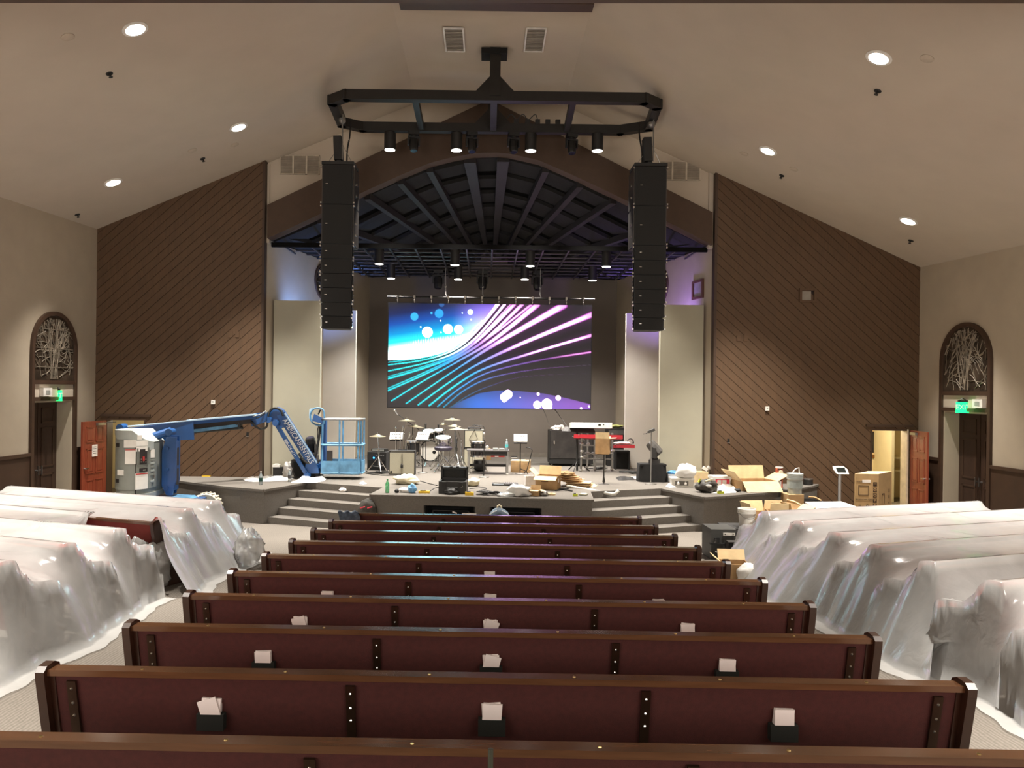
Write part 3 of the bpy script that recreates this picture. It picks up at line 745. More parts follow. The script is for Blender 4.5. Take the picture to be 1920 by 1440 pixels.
def drape(name, label, s, use, inner, slope, dmax, lo_f, hi_f, lo_pin, hi_pin, m, seed, grav=.30, step=.042, hem=.17):
    """membrane hung over the pews: relaxed under its weight above the obstacles, pinned to the floor along the aisle.
    aisle line: x = inner + slope*(y-8); lo_f, hi_f: near and far edges at distance D from the aisle, along the rows;
    lo_pin, hi_pin: height above the floor at which those edges are held, or None when free"""
    Dv = np.arange(-hem, dmax, step); nt_ = int((hi_f(Dv).max()-lo_f(Dv).min())/step)+1; tv = np.linspace(0, 1, nt_)
    D, t = np.meshgrid(Dv, tv, indexing='ij'); Yp = lo_f(D)+t*(hi_f(D)-lo_f(D))
    wob = .06*np.sin(Yp*2.1+seed)+.03*np.sin(Yp*5.3+seed*2)+.012*np.sin(Yp*17+seed)
    Y = Yp+T*D; X = inner+slope*(Yp-8)+s*(D+wob)
    O = height_obstacle(s, X, Y, use); FL = np.maximum(0, .0433*(17-Y))+.012
    pin = D < 0; PV = FL.copy()
    for pv, edge in ((lo_pin, t < 1e-6), (hi_pin, t > 1-1e-6)):
        if pv is not None: e = edge & (D < pv[1]); PV = np.where(e & (D >= 0), FL+pv[0], PV); pin = pin | e
    Z = np.where(pin, PV, O+.5); g = grav*step*step
    for it in range(1300):
        N = np.pad(Z, 1, mode='edge'); A = (N[:-2, 1:-1]+N[2:, 1:-1]+N[1:-1, :-2]+N[1:-1, 2:])/4-g/4
        Z = np.where(pin, PV, np.maximum(A, O))
    lift = Z-FL
    rr = np.random.RandomState(seed); Wk = np.zeros_like(Z)
    for (x0, y0, z0) in [segs[s][k] for k in use]:       # sharp folds radiating from each pew end
        dx, dy = (X-x0), (Y-y0); R = np.hypot(dx, dy)+1e-3; th = np.arctan2(dy, dx*s)
        Wk += .020*np.exp(-((R-.5)/.4)**2)*(1-2*np.abs(np.sin(th*5+rr.uniform(0, 6)+R*.5))**.6)
    for q in range(22):                                   # creases running across the rows, fading in and out
        an = ANG*s*(1.0 if q % 2 else .2)+rr.uniform(-.55, .55); f = rr.uniform(2.5, 11); kx, ky = math.cos(an)*f, math.sin(an)*f
        gate = np.clip(np.sin(X*rr.uniform(.6, 1.6)+Y*rr.uniform(.6, 1.7)+rr.uniform(0, 6))*1.4-.3, 0, 1)
        Wk += (.060/f)*gate*(1-2*np.abs(np.sin(.5*(kx*X+ky*Y)+rr.uniform(0, 6)+.5*np.sin(Y*1.3+q)))**.55)
    Z = Z+np.maximum(Wk, -.02)*np.clip(lift*2.0, .08, 1)
    Z = np.where(pin & (D >= 0), Z, np.maximum(Z, O+.004))
    nx, ny = Z.shape; I = np.arange(nx*ny).reshape(nx, ny)
    faces = np.stack([I[:-1, :-1].ravel(), I[1:, :-1].ravel(), I[1:, 1:].ravel(), I[:-1, 1:].ravel()], -1)
    if s < 0: faces = faces[:, ::-1]
    me = bpy.data.meshes.new(name); me.from_pydata(np.stack([X.ravel(), Y.ravel(), Z.ravel()], -1).tolist(), [], faces.tolist())
    for p in me.polygons: p.use_smooth = True
    me.materials.append(m); o = bpy.data.objects.new(name, me); COL.objects.link(o)
    return tag(o, label, 'plastic sheet')
FILM = clear('plastic_film', (248, 248, 247), .36, .15, .5, graze=.52)
one = lambda v: (lambda d: v+0*d)
drape('plastic_sheet', 'clear plastic sheet over the nearer left pews, ending before the bare maroon back', -1, [0, 1, 2, 3], -3.98, 0, 5.3,
      one(5.95), lambda d: 9.72+.80*SS(1.30, 1.60, d), (0, 9), (.30, 1.3), FILM, 1)
drape('plastic_sheet', 'clear plastic sheet over the left pews closest to the stage', -1, [3, 4, 5], -3.72, 0, 5.3,
      lambda d: 10.04+.20*SS(.9, 1.2, d)-.30*SS(.75, .25, d), one(13.1), None, (0, 9), FILM, 4)
drape('plastic_sheet', 'wide clear plastic sheet tenting over the right pews up to the stage end', 1, [2, 3, 4, 5, 6], 3.88, -.09, 5.4,
      one(6.85), one(12.4), (.35, 9), (0, 9), FILM, 2)
drape('plastic_sheet', 'clear plastic sheet hanging in the bottom right corner over the nearest right pews', 1, [0, 1], 3.95, -.09, 5.0,
      one(4.7), one(7.22), (0, 9), (.30, 9), FILM, 6)
def crumple(name, label, cat, c, size, m, seed, group=None, base=True, rz=0, amp=.28, n=26):
    """crumpled bag or film: a rough lump with folds, flat underneath"""
    c = Vector(c); sx, sy, sz = size; sd = Vector((seed*3.1, seed*1.7, seed*.9))
    def fn(u, v):
        th, ph = u*2*PI, v*PI; d = Vector((math.sin(ph)*math.cos(th), math.sin(ph)*math.sin(th), math.cos(ph)))
        k = 1+amp*noise.noise(d*1.6+sd)*1.5+amp*1.5*abs(noise.noise(d*3.4+sd*2))-amp*.5+amp*.9*abs(noise.noise(d*7.5+sd))-amp*.3
        z = d.z*k*sz+sz*.75
        return (d.x*k*sx, d.y*k*sy, max(z, .004))
    b = MB(); b.grid(fn, n, n//2+3, closed_u=True); bmesh.ops.remove_doubles(b.bm, verts=b.bm.verts, dist=.0005)
    o = b.build(name, m, smooth='all'); o.location = c; o.rotation_euler = (0, 0, rz)
    return tag(o, label, cat, group)
p = PF(262, 1112); crumple('plastic_bundle', 'crumpled clear plastic bunched on the left aisle floor beside the bare pew', 'plastic bundle', (p.x, p.y+.25, p.z+.012), (.30, .34, .36), clear('film_bundle', (242, 242, 240), .6, .15, .5), 3, n=36, amp=.24)
p = PF(436, 1085); crumple('plastic_bundle', 'crumpled end of clear plastic bunched by the last left pew near the stage steps', 'plastic bundle', (p.x-.05, p.y+.9, p.z+.012), (.20, .30, .30), MATS['film_bundle'], 9, n=40, amp=.24)
GZ = 6.56
# ================================================================== screen
def screen_colors(nu, nv):
    """abstract light-streak picture, evaluated in the pixel frame of the picture (1670 x 840)"""
    X, Y = np.meshgrid(np.linspace(118, 1788, nu), np.linspace(140, 980, nv), indexing='ij')
    C = np.zeros(X.shape+(3,)); C[:] = (.012, .010, .012)
    def poly_y(pts): xs, ys = zip(*pts); return np.interp(X, xs, ys)
    sm = lambda a, b, v: np.clip((v-a)/(b-a), 0, 1)**2*(3-2*np.clip((v-a)/(b-a), 0, 1))
    # upper left field
    edge = poly_y([(118, 604), (300, 595), (480, 568), (640, 512), (760, 425), (900, 270), (1010, 140), (1790, -400)])
    inA = edge-Y
    t = Y+ (X-118)*.16
    stops = [(150, (.006, .006, .012)), (235, (.004, .012, .07)), (320, (.004, .06, .32)), (400, (.0, .24, .55)), (470, (.02, .75, .72)), (520, (.75, 1.3, 1.2)), (560, (1.8, 2.0, 2.0)), (700, (2.2, 2.2, 2.2))]
    col = np.stack([np.interp(t, [s[0] for s in stops], [s[1][k] for s in stops]) for k in range(3)], -1)
    right = sm(620, 980, X)[..., None]; colr = np.stack([np.interp(Y, [140, 230, 330, 430], [.13, .35, .75, 1.2]), np.interp(Y, [140, 230, 330, 430], [.07, .25, .8, 1.4]), np.interp(Y, [140, 230, 330, 430], [.42, .9, 1.3, 1.5])], -1)
    col = col*(1-right)+colr*right
    bars = (np.sin(X*.52)+np.sin(X*.31+1)+np.sin(X*.83))*.5; m = sm(360, 470, Y)*sm(1000, 600, X)*sm(250, 400, X)
    col = col*(1+.55*(bars*m)[..., None])
    a = sm(0, 5, inA)[..., None]; C = C*(1-a)+col*a
    # lower dome
    dome = poly_y([(118, 1200), (600, 985), (720, 925), (870, 858), (1000, 836), (1080, 832), (1200, 836), (1400, 852), (1600, 890), (1788, 935)])
    q = sm(700, 1788, X)[..., None]; dc = np.array((.015, .13, .55))*(1-q)+np.array((.20, .07, .38))*q
    fade = sm(560, 900, X)[..., None]; dc = dc*fade+np.array((.03, .04, .05))*(1-fade); dc = dc*(.50+.45*sm(830, 960, Y))[..., None]
    a = sm(0, 6, Y-dome)[..., None]; C = C*(1-a)+dc*a
    # streaks
    S = [([(118, 640), (400, 598), (640, 520), (820, 380), (1015, 140)], 5, 36, 1.0), ([(118, 618), (400, 580), (640, 512), (800, 390), (960, 200), (1000, 140)], 4, 10, .8),
         ([(118, 690), (420, 622), (660, 538), (850, 400), (1072, 140)], 5, 24, 1.0), ([(118, 752), (420, 660), (680, 556), (880, 410), (1150, 140)], 7, 34, 1.0), ([(118, 735), (420, 645), (670, 548), (868, 405), (1120, 140)], 4, 12, .7),
         ([(118, 848), (400, 722), (680, 580), (910, 430), (1215, 140)], 6, 34, .9), ([(118, 830), (400, 705), (690, 565), (930, 420), (1290, 140)], 5, 22, .7),
         ([(150, 930), (420, 760), (700, 600), (980, 430), (1340, 140)], 5, 52, .95), ([(270, 950), (500, 790), (760, 615), (1050, 430), (1560, 140)], 5, 66, .9),
         ([(370, 960), (580, 805), (830, 640), (1180, 470), (1788, 215)], 6, 52, .9), ([(460, 965), (660, 810), (900, 665), (1300, 530), (1788, 382)], 7, 30, .85),
         ([(530, 970), (720, 815), (950, 690), (1350, 590), (1788, 516)], 9, 17, .8), ([(580, 975), (760, 830), (980, 730), (1350, 660), (1788, 620)], 9, 3, .55), ([(640, 975), (780, 880), (960, 800), (1250, 720), (1788, 690)], 5, 2, .25)]
    for k, (pts, w0, w1, st) in enumerate(S):
        w0 = w0*(1.9 if k < 11 else 1.1)
        cp = curve_pts([(x, y, 0) for x, y in pts], 14); best = np.full(X.shape, 1e9); tt = np.zeros(X.shape); sd = np.zeros(X.shape)
        n = len(cp)
        for i in range(n-1):
            ax, ay, bx, by = cp[i].x, cp[i].y, cp[i+1].x, cp[i+1].y; dx, dy = bx-ax, by-ay; L2 = dx*dx+dy*dy
            u = np.clip(((X-ax)*dx+(Y-ay)*dy)/L2, 0, 1); D = np.hypot(X-ax-u*dx, Y-ay-u*dy); mm = D < best
            best = np.where(mm, D, best); tt = np.where(mm, (i+u)/(n-1), tt)
        wd = np.interp(tt, [0, .45, .62, 1], [w0, w0*.9+1, w0*.7+w1*.20, w1*.86])/2.0
        core = sm(1.25, .72, best/wd); 
        cs = [(0, (.0, .55, .62)), (.25, (.02, .75, .85)), (.42, (.03, .45, .95)), (.55, (.18, .30, .85)), (.68, (.55, .35, .95)), (.8, (1.5, .95, 1.5)), (.93, (1.5, .75, 1.4)), (1, (.9, .38, .85))]
        if k < 3: cs = [(0, (.0, .6, .65)), (.3, (.05, .95, .95)), (.5, (.3, 1.2, 1.5)), (.65, (1.3, 1.5, 1.9)), (1, (1.9, 1.4, 1.9))]
        if k >= 11: cs = [(0, (.0, .35, .55)), (.3, (.05, .35, .9)), (.6, (.16, .10, .42)), (.8, (.18, .07, .26)), (.9, (.9, .35, .8) if k == 11 else (.10, .07, .12)), (1, (.8, .3, .7) if k == 11 else (.10, .07, .12))]
        cc = np.stack([np.interp(tt, [c[0] for c in cs], [c[1][j] for c in cs]) for j in range(3)], -1)*st
        fr = (sm(.40, 1.05, best/wd)*sm(.55, .75, tt))[..., None]; cc = cc*(1-fr)+np.minimum(cc, 1.0)*np.array((.62, .16, .66))*fr
        halo = np.exp(-(best/(wd*2.2+6))**2)[..., None]*.035*cc*(tt[..., None] > .02)
        C = np.maximum(C*(1-core[..., None])+cc*core[..., None], C*.0+C*(core[..., None] < .02))+halo*(core[..., None] < .3)
    balls = [(330, 247, 32, (.03, .35, .75)), (533, 220, 36, (.02, .28, .7)), (790, 205, 22, (.6, .9, 1.3)), (438, 372, 42, (2, 2, 2)), (607, 345, 38, (2, 2, 2)), (695, 347, 35, (2, 2, 2)), (745, 415, 25, (1.6, 1.8, 1.9)), (470, 217, 9, (.03, .4, .8)), (553, 145, 22, (.02, .08, .25)),
             (1108, 866, 35, (2, 2, 2)), (1080, 888, 34, (2, 2, 2)), (1076, 915, 14, (2, 2, 2)), (1350, 948, 31, (2, 2, 2)), (1430, 942, 43, (2, 2, 2)), (1450, 965, 22, (2, 2, 2)), (1522, 890, 20, (1.8, 1.5, 2)), (1357, 860, 11, (1.8, 1.6, 2)), (1712, 971, 8, (1.6, 1.4, 1.9)), (1776, 955, 7, (1.4, 1.1, 1.8)),
             (383, 330, 5, (1.2, 1.5, 1.6)), (545, 278, 5, (1, 1.3, 1.6)), (724, 214, 4, (1, 1.2, 1.6)), (797, 266, 5, (1, 1.2, 1.6)), (885, 276, 5, (1, 1.2, 1.6)), (550, 372, 5, (1.4, 1.6, 1.7)), (1210, 890, 4, (1, 1, 1.5))]
    for x, y, r, c in balls:
        a = sm(r+3, r-3, np.hypot(X-x, Y-y))[..., None]; C = C*(1-a)+np.array(c)*a
    C = np.clip(C, 0, 2.2); lum = C.max(-1, keepdims=True)
    tint = np.array((.45, .95, 1.0))*(1-sm(600, 1150, X)[..., None])+np.array((.85, .38, 1.0))*sm(600, 1150, X)[..., None]
    return C+np.clip(lum-1.0, 0, 2)*6.0*tint
SY = 22.85
c00, c10, c11, c01 = P(727, 764, SY), P(1107, 767, SY), P(1109, 573, SY), P(729, 568, SY)
x0, x1 = (c00.x+c01.x)/2, (c10.x+c11.x)/2; z0, z1 = (c00.z+c10.z)/2, (c01.z+c11.z)/2
screen = thing('led_screen', 'large video screen with cyan and purple light streaks above the drums', 'screen', ((x0+x1)/2, SY, z0))
NU, NV = 440, 222
cols = screen_colors(NU+1, NV+1); hw_, hh_ = (x1-x0)/2, z1-z0
me = bpy.data.meshes.new('picture'); 
gx_, gz_ = np.meshgrid(np.linspace(-hw_, hw_, NU+1), np.linspace(hh_, 0, NV+1), indexing='ij')
verts = np.stack([gx_.ravel(), np.full(gx_.size, -.012), gz_.ravel()], -1)
I = np.arange((NU+1)*(NV+1)).reshape(NU+1, NV+1)
faces = np.stack([I[:-1, :-1].ravel(), I[:-1, 1:].ravel(), I[1:, 1:].ravel(), I[1:, :-1].ravel()], -1)
me.from_pydata(verts.tolist(), [], faces.tolist())
at = me.attributes.new('picture_color', 'FLOAT_COLOR', 'POINT'); buf = np.concatenate([cols.reshape(-1, 3), np.ones(((NU+1)*(NV+1), 1))], 1).astype(np.float32)
at.data.foreach_set('color', buf.ravel())
m = bpy.data.materials.new('screen_picture'); m.use_nodes = True; nt = m.node_tree; bs = nt.nodes['Principled BSDF']
an = nt.nodes.new('ShaderNodeAttribute'); an.attribute_name = 'picture_color'; nt.links.new(an.outputs['Color'], bs.inputs['Emission Color'])
bs.inputs['Emission Strength'].default_value = 1.35; bs.inputs['Base Color'].default_value = (.03, .028, .028, 1); bs.inputs['Roughness'].default_value = .6; bs.inputs['Specular IOR Level'].default_value = .1
me.materials.append(m); o = bpy.data.objects.new('picture', me); COL.objects.link(o); o.parent = screen
b = MB(); b.bbox((-hw_-.02, 0, -.02), (hw_+.02, .10, hh_+.02)); b.build('back_panel', BLACK, screen)
b = MB()
for k in range(1, 12): b.bbox((-hw_+k*2*hw_/12-.02, .10, 0), (-hw_+k*2*hw_/12+.02, .18, hh_))
stuff(b.build('stiffener', BLACK, screen))
zb_ = hh_+.19
b = MB(); b.cyl((-hw_-.05, .05, zb_), (hw_+.10, .05, zb_), .028); b.build('hanging_pipe', BLACK, screen)
for k in range(12):
    x = -hw_+(k+.55)*2*hw_/12-.02; b = MB(); b.box((x, .02, zb_), (.06, .09, .085)); b.cyl((x, .03, zb_-.04), (x, .03, hh_+.01), .018); b.ball((x, .02, zb_-.10), .028, 8)
    b.build('clamp', CHROME, screen)
for px, lab in ((835, 'chain and hook holding the screen bar near its left third'), (905, 'chain and hook holding the middle of the screen bar'), (1013, 'chain and hook holding the screen bar near its right third')):
    p = P(px, 552, SY+.05); p.z = z0+zb_+.0; o = thing('hoist_chain', lab, 'chain', p, group='chains over the screen')
    b = MB(); b.cyl((0, 0, .12), (0, 0, GZ+.035-p.z), .010, n=6); b.build('chain', STEEL, o)
    b = MB(); b.cyl((0, 0, .10), (0, 0, .30), .022, n=8); b.ball((0, 0, .32), .04, 8); b.tube([(0, 0, .1), (.03, 0, .05), (.02, 0, 0), (-.02, 0, 0), (-.02, 0, .03)], .012, 6); b.build('hook', STEEL, o)
# ================================================================== pipe grid over the stage
PIPE = mat('grid_pipe', (66, 64, 68), .3, .5)
grid = thing('pipe_grid', 'black ceiling grid of lighting pipes over the stage', 'grid', (0, 19.3, GZ))
b = MB(); b.bbox((-5.42, -.02, -.08), (5.46, .08, .03)); b.build('front_beam', mat('grid_beam', (17, 16, 16), .9, spec=.1), grid)
xsg = [P(px, 461, 19.3).x for px in (530, 580, 629, 678, 727, 776, 824, 874, 923, 972, 1021, 1070, 1120, 1170, 1220, 1270, 1310)]
for x in xsg:
    ln = 5.35
    if x < -3.85: ln = max(.4, (x+5.5)/ (1.58/6.4)-.2)
    if x > 4.2: ln = max(.4, (5.55-x)/(1.28/6.4)-.2)
    ln = min(ln, 5.35)
    b = MB(); b.cyl((x, .05, -.03), (x, ln, -.03), .024, n=8); b.build('pipe', PIPE, grid)
for k in range(9):
    y = .55+.6*k; t = y/6.4; xl, xr = -5.38+1.58*t, 5.42-1.28*t
    b = MB(); b.cyl((xl, y, .03), (xr, y, .03), .024, n=8); b.build('cross_pipe', PIPE, grid)
for xa, ya, xb, yb in ((-3.7, 4.6, -3.0, 5.35), (-3.3, 5.35, -2.7, 4.0), (2.9, 5.35, 3.4, 4.2), (3.3, 4.0, 3.9, 5.2)):
    b = MB(); b.cyl((xa, ya, .0), (xb, yb, .0), .02, n=6); b.build('brace', PIPE, grid)
# ---- cylinder lights
CYLM = mat('cylinder_black', (30, 28, 27), .5)
def cyl_light(label, p, r, h, group, stem, power, size, tgt):
    o = thing('cylinder_light', label, 'light', p, group=group)       # origin: centre of the lens
    b = MB(); b.lathe([(r*.93, .0), (r, .0), (r, h*.97), (r*.9, h)], n=24); b.build('housing', CYLM, o, smooth=True)
    b = MB(); b.lathe([(r*.90, .001), (r*.88, -.008)], n=24); b.build('lens', emit('lens_glow', (255, 250, 240), 9.0), o)
    b = MB(); b.cyl((0, 0, h), (0, 0, h+stem), r*.32, n=10); b.build('stem', CYLM, o)
    spot('stage_lamp', Vector(p)+Vector((0, 0, -.03)), power, size, .5, WARM, tgt, .08)
pos_ = ['far left', 'middle left', 'middle right', 'far right']
for k, (px, py) in enumerate(((711, 495), (853, 497), (994, 499), (1137, 500))):
    p = P(px, py, 20.45); cyl_light('black cylinder downlight in the front row under the grid, '+pos_[k], p, .125, .42, 'downlights under the pipe grid', GZ+.03-p.z-.42, STAGE_W, 104, (p.x, 20.2, .76))
for k, (px, py) in enumerate(((733, 522), (859, 524), (984, 524), (1111, 526))):
    p = P(px, py, 22.85); cyl_light('black cylinder downlight in the back row under the grid, '+pos_[k], p, .125, .42, 'downlights under the pipe grid', GZ+.03-p.z-.42, STAGE_W*.8, 112, (p.x, 22.4, .76))
# ---- dark fixtures in the grid
def moving_head(o, s=1.0, tilt=0.6, pan=0.0, hang=True, m1=None, m2=None):
    """base, yoke and head; hanging with base on top (z=0 at the base's mounting side) or standing"""
    m1 = m1 or BLACK; d = -1 if hang else 1; R = Matrix.Rotation(pan, 3, 'Z')
    T = lambda x, y, z: R @ Vector((x*s, y*s, d*z*s))
    b = MB(); b.box(T(0, 0, .06), (.34*s, .30*s, .12*s), R); b.build('base', m1, o, bevel=.02*s, seg=2)
    b = MB(); b.cyl(T(0, 0, .12), T(0, 0, .17), .10*s, n=16)
    b.box(T(0, 0, .19), (.40*s, .12*s, .05*s), R)
    for q in (-1, 1): b.bar(T(q*.18, 0, .18), T(q*.18, 0, .46), .05*s, .13*s, up=R @ Vector((0, 1, 0)))
    b.build('yoke', m1, o, bevel=.012*s)
    c = T(0, 0, .43); ax = R @ Vector((0, -math.sin(tilt), d*math.cos(tilt)))
    a_, b_ = MB().frame((0, 0, 0), ax); Rm = Matrix((a_, b_, ax)).transposed()
    b = MB(); b.lathe([(.10*s, -.22*s), (.145*s, -.17*s), (.15*s, .08*s), (.135*s, .2*s), (.12*s, .23*s)], c, 8, Rm); h = b.build('head', m2 or m1, o)
    b = MB(); b.lathe([(.115*s, .222*s), (.10*s, .236*s)], c, 16, Rm); b.build('lens', mat('lens_dark', (40, 40, 60), .1, .2, var=0), h)
    return o
for px, py, Y, lab in ((776, 247, 18.0, 'moving light hanging from the truss, far left'), (885, 249, 18.0, 'moving light hanging from the truss, left of its middle'), (963, 250, 18.0, 'moving light hanging from the truss, right of its middle'), (1072, 252, 18.0, 'moving light hanging from the truss, far right')):
    p = P(px, py, Y); o = thing('moving_light', lab, 'stage light', p, group='moving lights on the truss'); moving_head(o, .70, .25, .2)
for px, lab in ((822, 'dark moving light in the grid above the left of the screen'), (905, 'dark moving light in the grid above the middle of the screen'), (1008, 'dark moving light in the grid above the right of the screen')):
    p = P(px, 489, 23.45); p.z = GZ+.015; o = thing('moving_light', lab, 'stage light', p, group='moving lights in the grid'); moving_head(o, .85, .2, .1)
# ================================================================== truss with the four cylinder lights
TR = mat('truss_black', (34, 31, 29), .45, .2)
TZ = 9.07
truss = thing('lighting_truss', 'black steel frame hung from the ceiling by a central post', 'truss', (.15, 17.0, TZ))
tp = [P(650, 179, 16.1), P(624, 187, 16.4), P(641, 232, 17.75), P(680, 239, 18.05), P(1163, 244, 18.05), P(1217, 237, 17.75), P(1232, 190, 16.4), P(1208, 181, 16.1)]
for p in tp: p.z = TZ
nm_ = ['end_rail', 'side_rail', 'end_rail', 'back_rail', 'end_rail', 'side_rail', 'end_rail', 'front_rail']
for i in range(8):
    a, c = tp[i], tp[(i+1) % 8]; d = (c-a).normalized()*.07
    b = MB(); b.bar(a-d, c+d, .19, .20); b.build(nm_[i], TR, truss, world=True, bevel=.008)
for px0, px1 in ((778, 790), (1075, 1063)):
    a, c = P(px0, 190, 16.1), P(px1, 232, 18.0); a.z = c.z = TZ
    b = MB(); b.bar(a, c, .13, .16); b.build('cross_bar', TR, truss, world=True)
a, c = P(926, 190, 16.1), P(925, 232, 18.0); a.z = c.z = TZ; b = MB(); b.bar(a, c, .14, .16); b.build('cross_bar', TR, truss, world=True)
for k, (px, Y) in enumerate(((928, 16.1), (924, 18.0))):
    p = P(px, 180 if k == 0 else 238, Y); p.z = TZ
    b = MB(); b.bbox((p.x-.11, Y-.11, TZ), (p.x+.11, Y+.11, 10.12)); b.build('post', TR, truss, world=True)
    for q in (-1, 1):
        b = MB(); b.prism([(p.x+q*.10, Y-.02, TZ+.08), (p.x+q*.44, Y-.02, TZ+.08), (p.x+q*.10, Y-.02, TZ+.44)], (0, .04, 0)); b.build('gusset', TR, truss, world=True)
p = P(927, 92, 16.1); b = MB(); b.bbox((p.x-.27, 15.95, 9.93), (p.x+.27, 16.35, 10.04)); b.build('ceiling_bracket', MATTE, truss, world=True, bevel=.01)
for k, px in enumerate((968, 989, 1008, 1027, 1046, 1064)):
    p = P(px, 230, 18.0); b = MB(); b.box((p.x, 18.0, TZ+.15), (.11, .10, .11)); b.build('socket_box', BLACK, truss, world=True)
b = MB()
for xs_ in ((948, 958, 968), (968, 980, 989), (989, 1003, 1008)):
    q = [P(x, 225, 18.0) for x in xs_]; b.tube(curve_pts([(q[0].x, 18, TZ+.16), (q[1].x, 17.98, TZ+.32), (q[2].x, 18, TZ+.2)], 5), .012, 5)
stuff(b.build('cable', BLACK, truss, world=True))
for k, (px, py) in enumerate(((731, 281), (856, 282), (995, 283), (1120, 283))):
    p = P(px, py, 18.0); cyl_light('black cylinder downlight under the truss, '+pos_[k], p, .135, .40, 'downlights under the truss', TZ-.09-p.z-.40, RIG_W, 70, (p.x*1.1, 18.4, .76))
# ================================================================== speaker stacks
SPK = mat('speaker_black', (26, 24, 23), .6); SPG = mat('speaker_grille', (19, 18, 17), .75, var=.15, scale=200); SPS = mat('speaker_side', (92, 88, 86), .3, .75)
def speaker_stack(s, label, px0, px1, pytop, pybot):
    Y = 16.9; a, c = P(px0, pytop, Y), P(px1, pybot, Y); cx, W_ = (a.x+c.x)/2, c.x-a.x; o = thing('speaker_stack', label, 'speaker', (cx, Y, a.z), 0)
    b = MB(); b.bbox((-W_/2-.02, -.02, -.07), (W_/2+.02, .62, 0)); b.bbox((-.05, .1, 0), (.05, .5, .06)); b.build('rigging_frame', BLACK, o)
    tot = a.z-c.z; hs = [76, 76]+[28.3, 27.8, 27.8, 27.5, 26.5, 24.5]; k_ = (tot-.07)/sum(hs); z = -.07; back = 0
    for i, h in enumerate(hs):
        h *= k_; tl = 0 if i < 4 else (i-3)*.012; dep = .78 if i < 2 else .46; wd = W_ if i < 6 else W_*(1-.03*(i-5))
        z1, z0_ = z-.006, z-h+.006
        sh = back; back += math.sin(tl)*h*2
        b = MB(); wb = wd*(.80 if i >= 2 else .98)
        b.hexa([(-wd/2, sh+.012, z0_), (wd/2, sh+.012, z0_), (wb/2, sh+dep, z0_), (-wb/2, sh+dep, z0_), (-wd/2, sh, z1), (wd/2, sh, z1), (wb/2, sh+dep, z1), (-wb/2, sh+dep, z1)])
        cab = b.build('cabinet', SPK, o, bevel=.01)
        b = MB(); b.hexa([(-wd/2+.02, sh-.004, z0_+.01), (wd/2-.02, sh-.004, z0_+.01), (wd/2-.02, sh+.02, z0_+.01), (-wd/2+.02, sh+.02, z0_+.01), (-wd/2+.02, sh-.016, z1-.01), (wd/2-.02, sh-.016, z1-.01), (wd/2-.02, sh+.02, z1-.01), (-wd/2+.02, sh+.02, z1-.01)])
        b.build('grille', SPG, cab)
        b = MB(); lx = -wd/2+(.10 if s < 0 else .13); b.box((lx, sh-.02, (z0_+z1)/2+.01), (.05, .012, .016)); b.build('badge', CHROME, cab)
        for q in (-1, 1):
            b = MB(); b.hexa([(q*(wd/2+.002), sh+.06, z0_+.02), (q*(wd/2+.022), sh+.06, z0_+.02), (q*(wb/2+.022), sh+dep-.04, z0_+.02), (q*(wb/2+.002), sh+dep-.04, z0_+.02), (q*(wd/2+.002), sh+.06, z1-.02), (q*(wd/2+.022), sh+.06, z1-.02), (q*(wb/2+.022), sh+dep-.04, z1-.02), (q*(wb/2+.002), sh+dep-.04, z1-.02)])
            b.build('side_plate', SPS if i < 2 else SPK, cab)
            b = MB()
            for zz in (z1-.03, z0_+.03): b.box((q*(wd/2+.03), sh+.02, zz), (.03, .05, .035))
            for zz in (.3, .6): b.box((q*((wd+wb)/4+.03), sh+dep*.5, z0_+(z1-z0_)*zz), (.02, .05, .04))
            stuff(b.build('rigging_pin', CHROME, cab))
        z -= h
    # chain hoist above it
    p = P(638 if s < 0 else 1207, 300, 17.0); hz = TZ-.1
    h_ = thing('chain_hoist', 'black chain motor above the %s speaker stack' % ('left' if s < 0 else 'right'), 'hoist', (cx, Y+.2, a.z+.05), 0, 'chain motors')
    b = MB(); b.box((-.03 if s < 0 else -.05, 0, .28), (.17, .24, .52), Matrix.Rotation(-.05, 3, 'Y')); b.build('motor', BLACK, h_, bevel=.02)
    b = MB(); b.cyl((.07, -.08, .02), (.07, -.08, hz-a.z-.05), .016, n=6); b.build('chain', STEEL, h_)
    b = MB(); b.ball((.05, 0, hz-a.z-.12), .085, 10); b.cyl((.05, 0, hz-a.z-.1), (.05, 0, hz-a.z-.0), .03); b.build('hook', STEEL, h_)
    b = MB(); b.tube(curve_pts([(.15*-s, .05, 0), (.16*-s, .05, .3), (.2*-s, .1, .6), (.18*-s, .3, hz-a.z)], 6), .018, 6); b.build('cable', BLACK, h_)
    b = MB()
    for q in (-1, 1): b.cyl((.04, 0, .42), (q*.26, .05, .0), .006, n=5)
    b.build('sling', STEEL, h_)
speaker_stack(-1, 'tall black hanging speaker stack left of the screen', 605, 658, 302, 617)
speaker_stack(1, 'tall black hanging speaker stack right of the screen', 1192, 1246, 305, 620)

# coloured uplights standing behind the pale wall panels
spot('panel_uplight', (-4.75, 20.1, 4.2), 260, 120, .8, (.18, .36, 1.0), (-5.0, 21.6, 6.4), .12)
spot('panel_uplight', (4.9, 20.1, 4.2), 260, 120, .8, (.36, .22, 1.0), (5.2, 21.6, 6.4), .12)
